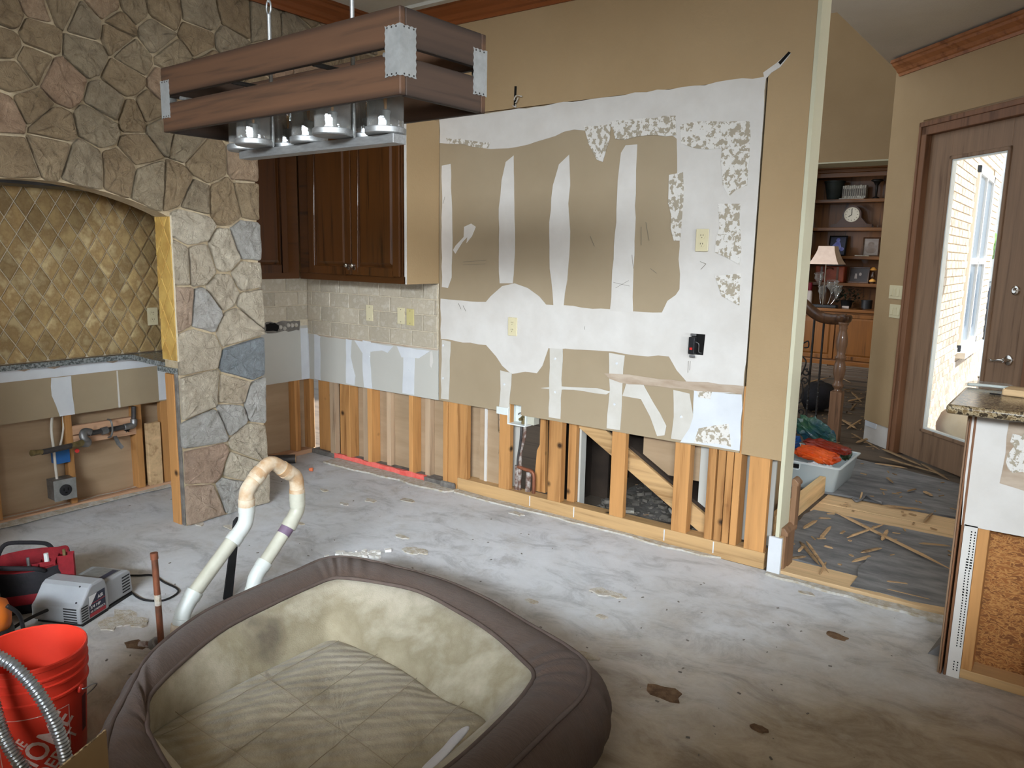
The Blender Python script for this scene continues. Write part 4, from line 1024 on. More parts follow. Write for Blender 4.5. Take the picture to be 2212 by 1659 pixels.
for cx, sx in ((0.0, -1), (-PL, 1)):
    for cy, sy in ((0.0, 1), (PW, -1)):
        mb = MB()
        plate(mb, scallop(0.046, 0.038, 0.142), lambda u, v, d: (cx + sx * u, cy - sy * (0.0002 + d), v), 0.0016)
        plate(mb, scallop(0.046, 0.038, 0.142), lambda u, v, d: (cx - sx * (0.0002 + d), cy + sy * u, v), 0.0016)
        mb.box((min(cx, cx - sx * .0018), min(cy, cy - sy * .0018), .038), (max(cx, cx - sx * .0018), max(cy, cy - sy * .0018), .142))
        bk = pbuild(mb, 'corner_plate', 'bracket')
        for z in (0.043, 0.137):
            for q in (0.010, 0.024, 0.038):
                for ax_ in (0, 1):
                    if (ax_ == 0 and cy > 0) or (ax_ == 1 and cx < -0.5): continue
                    c = (cx + sx * q, cy - sy * 0.0018, z) if ax_ == 0 else (cx - sx * 0.0018, cy + sy * q, z)
                    o = MB().lathe([(0.0022, 0), (0.0015, 0.001)], c, 8, (0, -sy, 0) if ax_ == 0 else (-sx, 0, 0)).build('nail_head', 'iron', None); local(o, bk)
BZ = -0.052                                    # top of the light bar
pbuild(MB().box((-0.80, 0.117, BZ - 0.022), (-0.15, 0.159, BZ)), 'light_bar', 'metal', bevel=0.001)
for t in (-0.663, -0.317):
    pbuild(MB().tube([(t, 0.138, BZ), (t, 0.138, 0.30)], 0.0055, 10), 'rod', 'metal', smooth=True)
    pbuild(MB().tube([(t, 0.018, 0.105), (t, PW - 0.018, 0.105)], 0.006, 8).tube([(t - .012, .138, .105), (t + .012, .138, .105)], 0.011, 8), 'cross_bar', 'iron', smooth=True)
    lp = MB().tube([(t + 0.010 * math.cos(a), 0.138, 0.318 + 0.018 * math.sin(a)) for a in [2 * math.pi * k / 16 for k in range(16)]], 0.0028, 6, closed=True)
    pbuild(lp, 'loop', 'metal', smooth='all')
    pbuild(MB().tube([(t, 0.138, 0.33), (t, 0.138, 1.165)], 0.004, 8), 'hang_rod', 'metal', smooth=True)
    pbuild(MB().lathe([(0.05, 0), (0.05, 0.012), (0.02, 0.02)], (t, 0.138, 1.172), 20, (0, 0, -1)), 'canopy', 'metal', smooth=True)
for x in (-0.93, -0.07):
    pbuild(MB().tube([(x, 0.018, 0.092), (x, PW - 0.018, 0.092)], 0.005, 8), 'cross_bar', 'metal', smooth=True)
def glass_sheet(name, alpha, seedy=True):
    N = NT(name)
    v = coords(N, (1, 1, 1))
    nz = N.node('ShaderNodeTexNoise', i_Scale=120, i_Detail=2); N.link(v, nz.inputs['Vector'])
    lw = N.node('ShaderNodeLayerWeight', i_Blend=0.25)
    a = N.node('ShaderNodeMath', operation='MULTIPLY_ADD', i_1=0.42, i_2=alpha); N.link(lw.outputs['Facing'], a.inputs[0])
    bp = N.node('ShaderNodeBump', i_Strength=0.25, i_Distance=0.002); N.link(nz.outputs['Fac'], bp.inputs['Height'])
    tr = N.node('ShaderNodeBsdfTransparent'); tr.inputs[0].default_value = (0.93, 0.94, 0.93, 1)
    gl = N.node('ShaderNodeBsdfGlossy'); gl.inputs['Roughness'].default_value = 0.05; N.link(bp.outputs[0], gl.inputs['Normal'])
    df = N.node('ShaderNodeBsdfDiffuse'); df.inputs[0].default_value = lin((214, 210, 204))
    m0 = N.node('ShaderNodeMixShader'); m0.inputs[0].default_value = 0.45; N.link(gl.outputs[0], m0.inputs[1]); N.link(df.outputs[0], m0.inputs[2])
    mx = N.node('ShaderNodeMixShader'); N.link(a.outputs[0], mx.inputs[0]); N.link(tr.outputs[0], mx.inputs[1]); N.link(m0.outputs[0], mx.inputs[2])
    N.link(mx.outputs[0], N.t.nodes['Material Output'].inputs[0])
    return N.m
M['shade_glass'] = glass_sheet('seeded_glass', 0.10)
M['bulb_glass'] = glass_sheet('bulb_glass', 0.04)
M['filament'] = mat('amber_filament', (190, 130, 60), rough=0.4)
for t, y in ((0.80, 0.138), (0.67, 0.082), (0.67, 0.194), (0.50, 0.138), (0.33, 0.082), (0.33, 0.194), (0.20, 0.138)):
    c = (-t, y, BZ)
    cup = pbuild(MB().lathe([(0.0, 0.001), (0.047, 0.001), (0.050, 0.004), (0.050, 0.016), (0.047, 0.018), (0.044, 0.012), (0.0, 0.010)], c, 28, cap=False), 'shade_cup', 'metal', smooth=True)
    local(MB().lathe([(0.0445, 0.014), (0.0445, 0.125), (0.0428, 0.125), (0.0428, 0.014)], c, 28, cap=False).build('glass_shade', 'shade_glass', None, smooth=True), cup)
    local(MB().lathe([(0.011, 0.008), (0.011, 0.050), (0.0125, 0.052), (0.0125, 0.058), (0.009, 0.060)], c, 14).build('socket', 'socket_metal', None, smooth=True), cup)
    local(MB().lathe([(0.007, 0.060), (0.009, 0.066), (0.018, 0.080), (0.021, 0.092), (0.017, 0.108), (0.007, 0.125), (0.0, 0.133)], c, 16, cap=False).build('bulb', 'bulb_glass', None, smooth='all'), cup)
    local(MB().lathe([(0.003, 0.062), (0.0045, 0.085), (0.003, 0.100)], c, 8).build('filament', 'filament', None), cup)
# ------------------------------------------------------------------ wall cabinets
def raised_door(t, x0, x1, z0, z1, yf, name='door', axis=0, knob=None, wm='oak_z'):
    """frame-and-panel door; axis 0 faces -y at y = yf, axis 1 faces +x at x = yf"""
    f = (lambda u, v, d: (u, yf - d, v)) if axis == 0 else (lambda u, v, d: (yf + d, u, v))
    mb = MB(); s = 0.055
    def bx(u0, u1, v0, v1, d0, d1):
        vs = [f(u, v, d_) for d_ in (d0, d1) for (u, v) in ((u0, v0), (u1, v0), (u1, v1), (u0, v1))]
        mb.add(vs, [(0, 3, 2, 1), (4, 5, 6, 7), (0, 1, 5, 4), (1, 2, 6, 5), (2, 3, 7, 6), (3, 0, 4, 7)])
    bx(x0, x0 + s, z0, z1, 0, .02); bx(x1 - s, x1, z0, z1, 0, .02)
    bx(x0 + s, x1 - s, z0, z0 + s, 0, .02); bx(x0 + s, x1 - s, z1 - s, z1, 0, .02)
    o = mb.build(name, wm, t, bevel=0.004)
    mb = MB(); a = s
    rings_ = []
    for ins, d_ in ((0.0, 0.004), (0.006, 0.004), (0.03, 0.016), (0.034, 0.016)):
        rings_.append([f(x0 + a + ins, z0 + a + ins, d_), f(x1 - a - ins, z0 + a + ins, d_), f(x1 - a - ins, z1 - a - ins, d_), f(x0 + a + ins, z1 - a - ins, d_)])
    mb.rings(rings_, cap1=True).build('panel', wm, o)
    for sx in ((x0 + a, 1), (x1 - a, -1)):
        pass
    if knob:
        n_ = (0, -1, 0) if axis == 0 else (1, 0, 0)
        MB().lathe([(0.009, 0), (0.006, 0.006), (0.006, 0.014), (0.014, 0.02), (0.016, 0.026), (0.010, 0.033), (0, 0.035)], f(knob[0], knob[1], 0.02), 16, n_).build('knob', 'chrome', o, smooth='all')
        MB().lathe([(0.005, 0), (0.013, 0.002), (0.011, 0.005)], f(knob[0], knob[1] - 0.02, 0.02), 10, n_).build('knob_plate', 'chrome', o)
    return o
CT = 2.42
c1 = thing('wall_cabinet', 'dark oak two-door wall cabinet above the small-brick backsplash', 'cabinet', (0.85, -0.16, 1.392))
MB().box((0.31, -0.308, 1.392), (1.352, -0.02, CT)).build('body', 'oak_x', c1, bevel=0.002)
MB().box((0.31, -0.313, 1.392), (1.352, -0.308, 1.44)).build('face_rail', 'oak_x', c1, bevel=0.001)
raised_door(c1, 0.435, 0.868, 1.437, 2.36, -0.313, knob=(0.842, 1.50))
raised_door(c1, 0.876, 1.318, 1.437, 2.36, -0.313, knob=(0.902, 1.50))
MB().box((1.352, -0.308, 1.392), (1.366, -0.016, CT)).build('painted_side', 'wall_paint', c1)
MB().box((1.345, -0.313, 1.392), (1.362, -0.3085, CT)).build('raw_edge', 'mud', c1)
MB().box((1.322, -0.3165, 1.41), (1.334, -0.3125, 2.3)).build('side_bead', 'oak_z', c1)
c2 = thing('wall_cabinet', 'dark oak single-door wall cabinet in the corner beside the stone leg', 'cabinet', (0.16, -0.6, 1.392))
MB().box((0.005, -0.97, 1.392), (0.305, -0.315, CT)).build('body', 'oak_y', c2, bevel=0.002)
raised_door(c2, -0.93, -0.42, 1.437, 2.36, 0.305, axis=1)
# ------------------------------------------------------------------ outlets and boxes on the walls
def outlet(pos, nrm, label, plate_m='ivory', duplex=True, w_=0.07, h_=0.114, group=None):
    t = thing('wall_outlet' if duplex else 'cover_plate', label, 'outlet' if duplex else 'wall plate', pos, 0, group)
    n_ = Vector(nrm); u = n_.cross(Vector((0, 0, 1))) * -1
    Mx = Matrix((u, -n_, Vector((0, 0, 1)))).transposed().to_4x4(); Mx.translation = Vector(pos)
    if Mx.determinant() < 0: Mx = Mx @ Matrix.Diagonal((-1, 1, 1, 1))
    MB().box((-w_ / 2, -0.006, -h_ / 2), (w_ / 2, 0, h_ / 2), Mx).build('plate', plate_m, t, bevel=0.003)
    if duplex:
        for z in (0.0215, -0.0215):
            f_ = MB().lathe([(0.017, 0), (0.017, 0.003)], Mx @ Vector((0, -0.006, z)), 20, n_).build('receptacle', plate_m, t)
            for x, zz, hh in ((-0.006, 0.004, 0.008), (0.006, 0.004, 0.008), (0.0, -0.008, 0.005)):
                MB().box((x - 0.0014, -0.0096, z + zz - hh / 2), (x + 0.0014, -0.0088, z + zz + hh / 2), Mx).build('slot', 'ivory_dark', f_)
    else:
        for z in (0.042, -0.042):
            MB().lathe([(0.003, 0), (0.002, 0.002)], Mx @ Vector((0, -0.006, z)), 8, n_).build('screw', 'ivory_dark', t)
    return t
outlet((1.984, -T - 0.002, 1.151), (0, -1, 0), 'ivory duplex outlet low on the patched drywall, left of the hanging black receptacle')
o_ = outlet((3.198, -T - 0.014, 1.684), (0, -1, 0), 'ivory duplex outlet standing proud on the upper right of the patched drywall')
MB().box((3.17, -T - 0.014, 1.64), (3.226, -T, 1.728)).build('box', 'ivory', o_)
outlet((0.0185, -1.257, 1.155), (1, 0, 0), 'ivory duplex outlet on the diamond tile wall in the niche')
p = on(799, 676, 1, -0.025); outlet((p.x, -0.025, p.z), (0, -1, 0), 'pale blank cover plate on the brick tile, leftmost of three', duplex=False)
p = on(867, 682, 1, -0.025); outlet((p.x, -0.025, p.z), (0, -1, 0), 'pale blank cover plate on the brick tile, middle of three', duplex=False)
p = on(887, 685, 1, -0.025); outlet((p.x, -0.025, p.z), (0, -1, 0), 'yellowed cover plate with a center hole, rightmost of three on the brick tile', plate_m='ivory_yellow', duplex=False)
M['pencil'] = mat('pencil_mark', (120, 112, 98), rough=0.8)
# black receptacle hanging out of its box
t = thing('hanging_receptacle', 'black receptacle pulled out of its wall box on the patched drywall', 'outlet', (3.197, -T, 1.143))
mb = MB(); plate(mb, [(3.16, 1.09), (3.235, 1.09), (3.24, 1.2), (3.165, 1.2)], lambda u, v, d: (u, -T - 0.001 - d, v), 0.001); mb.build('box_opening', 'dark', t)
b_ = MB().box((3.168, -0.06, 1.095), (3.202, -0.022, 1.185)).build('receptacle', 'black', t, bevel=0.004)
MB().box((3.178, -0.063, 1.118), (3.192, -0.06, 1.130)).build('reset_button', 'red_tag', b_)
for z in (1.197, 1.083): MB().box((3.172, -0.05, z - 0.006), (3.205, -0.047, z + 0.006)).build('strap_ear', 'galv', t, bevel=0.002)
MB().tube(smooth_curve([(3.2, -0.045, 1.16), (3.222, -0.05, 1.15), (3.22, -0.04, 1.11), (3.225, -0.012, 1.10)], 5), 0.0025, 6).build('wire', 'galv', t, smooth='all')
# slit with wires above the panel
t = thing('wall_slit', 'dark slit in the tan wall above the panel with wire ends poking out', 'wire', (1.975, -T, 2.52))
mb = MB(); plate(mb, [(1.958, 2.46), (1.975, 2.455), (1.978, 2.57), (1.962, 2.572)], lambda u, v, d: (u, -T - 0.001 - d, v), 0.001); mb.build('opening', 'dark', t)
for q in ([(1.968, -.012, 2.50), (1.98, -.04, 2.49), (2.0, -.045, 2.51), (2.03, -.03, 2.505)], [(1.968, -.012, 2.48), (1.99, -.035, 2.475), (2.01, -.04, 2.50)], [(1.97, -.012, 2.47), (1.985, -.03, 2.45), (1.965, -.035, 2.46)]):
    MB().tube(smooth_curve(q, 5), 0.004, 6).build('wire', 'chip', t, smooth='all')
# pencil drawing lines
mb = MB()
for a, b in (((1000, 566), (1050, 562)), ((1000, 572), (1048, 570)), ((1275, 510), (1284, 532)), ((1385, 490), (1385, 530)), ((1395, 480), (1402, 520)), ((1405, 580), (1418, 590)), ((1325, 610), (1360, 618)), ((1330, 622), (1358, 606)), ((1487, 780), (1486, 805)), ((1491, 780), (1490, 800)), ((990, 655), (996, 668)), ((1000, 660), (1006, 672)), ((1512, 565), (1525, 570)), ((1525, 570), (1514, 582)), ((1263, 705), (1263, 712)), ((957, 440), (961, 425)), ((1365, 550), (1368, 580))):
    pa, pb_ = on(a[0], a[1], 1, -T - 0.0035), on(b[0], b[1], 1, -T - 0.0035)
    mb.tube([pa, pb_], 0.0011, 4)
o = mb.build('pencil_marks', 'pencil', wb); o['kind'] = 'stuff'
# ice-maker supply box and its pipes
t = thing('supply_valve_box', 'white open water supply box in the studs with a brass valve', 'valve box', (2.05, 0.0, 0.55))
bx = MB()
for a, b in (((1.955, -0.016, .535), (1.962, 0.07, .69)), ((2.088, -0.012, .535), (2.095, 0.07, .615)), ((1.955, -0.016, .528), (2.095, 0.07, .536)), ((1.955, 0.066, .53), (2.095, 0.072, .69))): bx.box(a, b)
bx.build('box', 'white_plastic', t, bevel=0.001)
MB().box((1.868, -0.018, 0.585), (1.957, -0.010, 0.632)).build('mounting_tab', 'white_plastic', t, bevel=0.001)
MB().box((2.095, -0.012, 0.60), (2.15, -0.002, 0.612)).build('mounting_tab', 'white_plastic', t, bevel=0.001)
MB().box((2.098, 0.0, .545), (2.15, 0.06, .60)).build('valve_back', 'pvc_pipe', t, bevel=0.003)
v_ = MB().lathe([(0.014, 0), (0.014, 0.02), (0.02, 0.024), (0.02, 0.045), (0.012, 0.05), (0.012, 0.07)], (2.05, 0.03, 0.536), 14).build('valve', 'brass', t, smooth=True)
MB().tube([(2.05, 0.03, 0.57), (2.05, -0.012, 0.572)], 0.010, 10).build('outlet_nipple', 'brass', v_)
MB().tube(smooth_curve([(2.03, 0.0, 0.60), (2.05, -0.005, 0.612), (2.08, -0.004, 0.60), (2.085, 0.0, 0.59)], 4), 0.004, 6).build('lever', 'galv', v_, smooth='all')
t = thing('water_pipe', 'mortar-stained copper supply pipes standing between two studs', 'pipe', (2.05, 0.05, 0))
MB().tube(smooth_curve([(2.05, 0.04, 0.53), (2.05, 0.045, 0.46), (2.02, 0.05, 0.36), (2.015, 0.05, 0.27), (2.015, 0.05, 0.06)], 6), 0.012, 10).build('riser', 'copper_dull', t, smooth='all')
MB().tube(smooth_curve([(2.035, 0.03, 0.53), (2.03, 0.03, 0.42), (2.005, 0.04, 0.30), (2.0, 0.045, 0.25)], 6), 0.008, 8).build('riser', 'blackpipe', t, smooth='all')
MB().tube(smooth_curve([(2.0, 0.045, 0.245), (2.06, 0.05, 0.235), (2.10, 0.05, 0.232), (2.125, 0.05, 0.20), (2.125, 0.05, 0.05)], 6), 0.012, 10).build('branch', 'copper', t, smooth='all')
MB().tube([(2.078, 0.06, 0.22), (2.072, 0.06, 0.05)], 0.018, 12).build('riser', 'copper_dull', t)
MB().tube([(1.995, 0.05, 0.25), (1.99, 0.05, 0.06)], 0.016, 12).build('riser', 'copper_dull', t)
t = thing('board_scrap', 'broken pine scrap standing behind the water pipes', 'board', (2.13, 0.1, 0))
MB().prism([(2.09, 0.10, .09), (2.18, 0.10, .09), (2.17, 0.10, .58), (2.13, 0.10, .58), (2.13, 0.10, .40), (2.11, .10, .36)], (0, 0.03, 0)).build('board', 'stud_z', t)
# ------------------------------------------------------------------ gas line, cables and boxes in the niche
t = thing('gas_pipe', 'gray steel gas pipe with elbows and a shutoff valve in the niche framing', 'pipe', (-0.0, -1.6, 0.4))
P = lambda x, y, X: tuple(on(x, y, 0, X))
MB().tube([P(289, 878, 0.0), P(289, 908, 0.0)], 0.015, 14).build('drop_pipe', 'blackpipe', t, smooth=True)
e1 = smooth_curve([P(289, 905, 0.01), P(288, 918, 0.015), P(278, 921, 0.02), P(268, 923, 0.02)], 5); MB().tube(e1, 0.021, 14).build('elbow', 'galv', t, smooth='all')
MB().tube([P(275, 921, 0.02), P(190, 937, 0.03)], 0.0155, 14).build('run_pipe', 'blackpipe', t, smooth=True)
MB().tube([P(232, 929, 0.028), P(219, 932, 0.028)], 0.023, 14).build('union', 'galv', t, smooth=True)
e2 = smooth_curve([P(196, 934, 0.03), P(184, 932, 0.03), P(179, 938, 0.04), P(182, 948, 0.05), P(189, 953, 0.05), P(188, 958, 0.06), P(176, 958, 0.06)], 5); MB().tube(e2, 0.022, 14).build('elbow', 'galv', t, smooth='all')
MB().tube([P(178, 957, 0.06), P(152, 964, 0.08)], [0.022, 0.018], 14).build('adapter', 'brass', t, smooth=True)
MB().tube([P(154, 963, 0.08), P(90, 977, 0.12)], 0.0165, 14).build('run_pipe', 'blackpipe', t, smooth=True)
MB().tube([P(92, 976, 0.12), P(68, 979, 0.14)], [0.014, 0.018, ][:2], 12).build('flare_nut', 'brass', t, smooth=True)
a_, b_ = Vector(P(240, 905, 0.05)), Vector(P(238, 945, 0.05))
MB().tube(smooth_curve([P(233, 906, 0.0), P(240, 910, 0.052), P(243, 928, 0.058), P(240, 942, 0.05), P(234, 945, 0.0)], 6), 0.006, 6).build('pipe_strap', 'galv', t, smooth='all')
s_ = MB(); s_.rings([[P(244, 943, 0.02), P(252, 941, 0.02)], [P(252, 960, 0.05), P(260, 956, 0.05)], [P(262, 971, 0.06), P(268, 965, 0.06)]], close=False); 
s_.build('strap_tail', 'galv', t).modifiers.new('thick', 'SOLIDIFY').thickness = 0.002
for k in range(6):
    a = k * math.pi / 3; c = Vector(P(275, 929, 0.03))
    MB().box((-0.003, -0.016, -0.003), (0.003, 0.016, 0.003), Matrix.Translation(c) @ Matrix.Rotation(a, 4, 'X')).build('valve_handle', 'galv', t)
c = P(166, 973, 0.05); MB().lathe([(0.012, 0), (0.012, 0.015)], c, 10, (1, -.3, 0)).build('plug', 'red_tag', t)
t = thing('junction_box', 'blue plastic junction box nailed to the niche stud', 'box', P(137, 985, -0.02))
q = on(135, 985, 0, 0.0)
MB().box((-0.06, q.y - 0.042, q.z - 0.045), (0.004, q.y + 0.042, q.z + 0.05)).build('box', 'blue_box', t, bevel=0.004)
MB().box((0.0, q.y - 0.05, q.z + 0.0), (0.003, q.y - 0.04, q.z + 0.03)).build('nail_tab', 'blue_box', t)
t = thing('range_receptacle', 'square steel box with a round black range receptacle on the niche stud', 'outlet', P(140, 1060, 0.02))
q = on(141, 1058, 0, 0.07)
MB().box((-0.03, q.y - 0.06, q.z - 0.058), (0.07, q.y + 0.06, q.z + 0.062)).build('box', 'galv', t, bevel=0.003)
MB().box((0.07, q.y - 0.064, q.z - 0.062), (0.074, q.y + 0.064, q.z + 0.066)).build('face_plate', 'bracket', t, bevel=0.002)
r_ = MB().lathe([(0.034, 0), (0.034, 0.006), (0.029, 0.009)], (0.074, q.y, q.z), 24, (1, 0, 0)).build('receptacle', 'black', t, smooth=True)
for y, z, dy, dz in ((-.012, .006, .003, .009), (.012, .006, .003, .009), (0, -.014, .006, .004)):
    MB().box((0.083, q.y + y - dy, q.z + z - dz), (0.0838, q.y + y + dy, q.z + z + dz)).build('slot', 'dark', r_)
for i, (pts, lab) in enumerate([([P(113, 898, -0.03), P(111, 930, 0.0), P(116, 970, 0.0), P(120, 1010, 0.0), P(124, 1042, 0.02)], 'white cable running down the niche wall into the range receptacle box'),
                  ([P(135, 893, -0.05), P(137, 920, -0.04), P(134, 945, -0.03), P(130, 962, -0.03)], 'white cable dropping behind the gas pipe, left of the niche stud'),
                  ([P(136, 893, -0.06), P(140, 925, -0.05), P(145, 955, -0.03), P(146, 965, -0.03)], 'thin white cable next to the niche stud above the blue box')]):
    o = MB().tube(smooth_curve(pts, 6), 0.008 if i == 0 else 0.006, 8).build('cable', 'romex', None, smooth='all'); tag(o, lab, 'cable')
# ------------------------------------------------------------------ round objects near the corner
o = thing('floor_pipe', 'capped drain pipe lying along the slab beside the stone leg', 'pipe', (0.05, -0.3, 0.03))
a_ = on(638, 991, 2, 0.035); b_ = Vector((-0.02, -0.52, 0.045)); b_ = Vector((0.02, -0.45, 0.035))
MB().tube([b_, a_], 0.033, 16).build('pipe', 'blackpipe', o, smooth=True)
MB().tube([a_, a_ + (a_ - b_).normalized() * 0.004], 0.031, 16).build('cap', 'pvc_dirty', o)
p = on(676, 1014, 2, 0.012)
o = MB().lathe([(0.014, 0), (0.012, 0.025), (0.006, 0.03)], (p.x, p.y, 0.012), 12, (-0.6, -.5, 0)).build('wire_connector', mat('orange_plastic', (236, 128, 84), rough=.5), None, smooth=True)
tag(o, 'small orange wire connector lying on the slab near the corner', 'connector')
# drain cleanout and rubble in the closet
cf = MB(); plate(cf, rag([(2.44, 0.12), (3.34, 0.12), (3.34, 1.03), (2.44, 1.03)], 0.08, 0.02, rng), lambda u, v, d: (u, v, d), 0.012); cf.build('dirt_bed', 'cement', hf)
mb = MB()
for k in range(360):
    x, y = rng.uniform(2.46, 3.32), rng.uniform(0.14, 1.0); s_ = rng.choice((.006, .008, .010, .014, .024))
    mb.box((-s_, -s_ * .7, -s_ * .4), (s_, s_ * .7, s_ * .4), Matrix.Translation((x, y, 0.016 + s_ * .3)) @ Matrix.Rotation(rng.uniform(0, 3), 4, 'Z') @ Matrix.Rotation(rng.uniform(-.4, .4), 4, 'X'))
M['rubble'] = mat('gray_rubble', (120, 112, 102), (84, 78, 70), 20, rough=.95)
o = mb.build('rubble', 'rubble', None); tag(o, 'loose gray rubble on the closet floor behind the studs', 'rubble', kind='stuff')
d_ = on(1284, 1022, 1, 0.55)
o = thing('metal_can', 'shiny round metal can lying in the dark closet', 'can', (d_.x, .58, d_.z))
MB().lathe([(0.037, 0), (0.037, 0.10), (0.0375, 0.1)], (d_.x, 0.555, d_.z), 24, (0.35, 1, 0)).build('body', 'blackpipe', o, smooth=True)
MB().lathe([(0.038, -0.006), (0.038, 0.004), (0.034, 0.004), (0.033, -0.002), (0.0, -0.002)], (d_.x, 0.555, d_.z), 24, (0.35, 1, 0), cap=False).build('rim', 'chrome', o, smooth=True)
MB().lathe([(0.012, 0), (0.012, 0.003)], (d_.x, 0.552, d_.z), 16, (-0.35, -1, 0)).build('lid_ring', 'galv', o)
o = MB().tube(smooth_curve([(2.86, .5, .03), (2.93, .42, .028), (3.02, .40, .028), (3.12, .46, .03), (3.2, .6, .03)], 6), 0.009, 8).build('loose_cable', 'romex', None, smooth='all'); tag(o, 'white loose cable lying on the rubble in the closet', 'cable')
o = MB().box((-.05, -.03, 0), (.05, .03, .02), Matrix.Translation((2.66, .3, .02)) @ Matrix.Rotation(.5, 4, 'Z')).build('brick_scrap', 'chip', None, bevel=.003); tag(o, 'pale block scrap on the closet floor between two studs', 'scrap')
# ------------------------------------------------------------------ looped drain vent in the slab
vx = 1.92
V = lambda y, z: (vx, y, z)
pv = thing('vent_pipe', 'white plastic drain vent looping up out of the slab behind the pet bed', 'pipe', (1.92, -2.0, 0))
PR, FR = 0.030, 0.0365
def seg(pts, r, m_, name, n=20, parent=pv, cap=True): return MB().tube([V(*p) if len(p) == 2 else p for p in pts], r, n, cap).build(name, m_, parent, smooth=True)
def bend(y0, z0, a, b, m_):
    """elbow: swept body with a thicker hub at both ends"""
    pts = smooth_curve([V(*a), V(y0, z0), V(*b)], 8)
    o = MB().tube(pts, FR - 0.003, 20).build('elbow', m_, pv, smooth='all')
    for p_, q_ in ((Vector(V(*a)), pts[2]), (Vector(V(*b)), pts[-3])):
        d_ = (p_ - Vector(q_)).normalized()
        MB().tube([p_ - d_ * 0.022, p_ + d_ * 0.012], FR, 20).build('hub', m_, o, smooth=True)
    return o
seg([(-2.243, -0.01), (-2.235, 0.035)], PR + .004, 'pvc_dirty', 'floor_stub')
bend(-2.212, 0.085, (-2.226, 0.035), (-2.165, 0.145), 'pvc')
seg([(-2.165, 0.145), (-1.965, 0.33)], PR, 'pvc_pipe', 'pipe')
bend(-1.905, 0.385, (-1.965, 0.325), (-1.892, 0.455), 'pvc')
bend(-1.885, 0.535, (-1.892, 0.475), (-1.835, 0.585), 'pvc_dirty')
bend(-1.76, 0.632, (-1.83, 0.592), (-1.685, 0.585), 'pvc_dirty')
bend(-1.625, 0.535, (-1.675, 0.575), (-1.618, 0.455), 'pvc_dirty')
seg([(-1.618, 0.46), (-1.618, 0.42)], FR + .001, 'pvc_pipe', 'coupling')
bend(-1.622, 0.37, (-1.618, 0.415), (-1.668, 0.31), 'pvc_pipe')
seg([(-1.668, 0.312), (-1.705, 0.275)], FR - 0.005, 'purple', 'primer_band')
seg([(-1.668, 0.312), (-1.815, 0.165)], PR, 'pvc_pipe', 'pipe')
bend(-1.86, 0.115, (-1.815, 0.165), (-1.88, 0.05), 'pvc')
seg([(-1.88, 0.06), (-1.882, -0.01)], PR, 'pvc_pipe', 'floor_stub')
bs = MB().prism([(1.80, -1.95, 0), (1.80, -1.905, 0), (1.80, -1.845, 0.37), (1.80, -1.862, 0.375), (1.80, -1.88, 0.36)], (-0.012, 0, 0)).build('black_strip', 'black', None, bevel=.002)
tag(bs, 'flat black strip standing on the slab between the legs of the white vent', 'strip')
cp = thing('copper_stub', 'copper water pipe rising from a chipped hole left of the pet bed', 'pipe', (1.975, -2.35, 0))
MB().tube([(1.985, -2.352, -0.01), (1.968, -2.35, 0.395)], 0.0125, 14).build('pipe', 'copper', cp, smooth=True)
MB().tube([(1.9685, -2.35, 0.372), (1.967, -2.35, 0.398)], 0.0150, 14).build('cap', 'copper', cp, smooth=True)
MB().tube([(1.978, -2.351, 0.18), (1.976, -2.351, 0.225)], 0.0129, 14).build('bare_patch', 'chip', cp)
MB().lathe([(0.026, 0), (0.026, 0.025), (0.02, 0.03)], (1.955, -2.37, 0.005), 16, (.6, .3, .5)).build('clamp', 'galv', cp, smooth=True)
MB().tube([(1.90, -2.395, 0.002), (1.975, -2.365, 0.012)], 0.015, 10).build('side_pipe', 'copper_dull', cp)
hp = on(292, 1392, 2, 0.002)
mb = MB(); plate(mb, rag([(hp.x - .05, hp.y - .02), (hp.x, hp.y - .035), (hp.x + .06, hp.y), (hp.x + .05, hp.y + .035), (hp.x - .03, hp.y + .03)], .02, .004, rng), lambda u, v, d: (u, v, 0.0005 + d), 0.0012); mb.build('chipped_hole', 'chip_brown', fl)
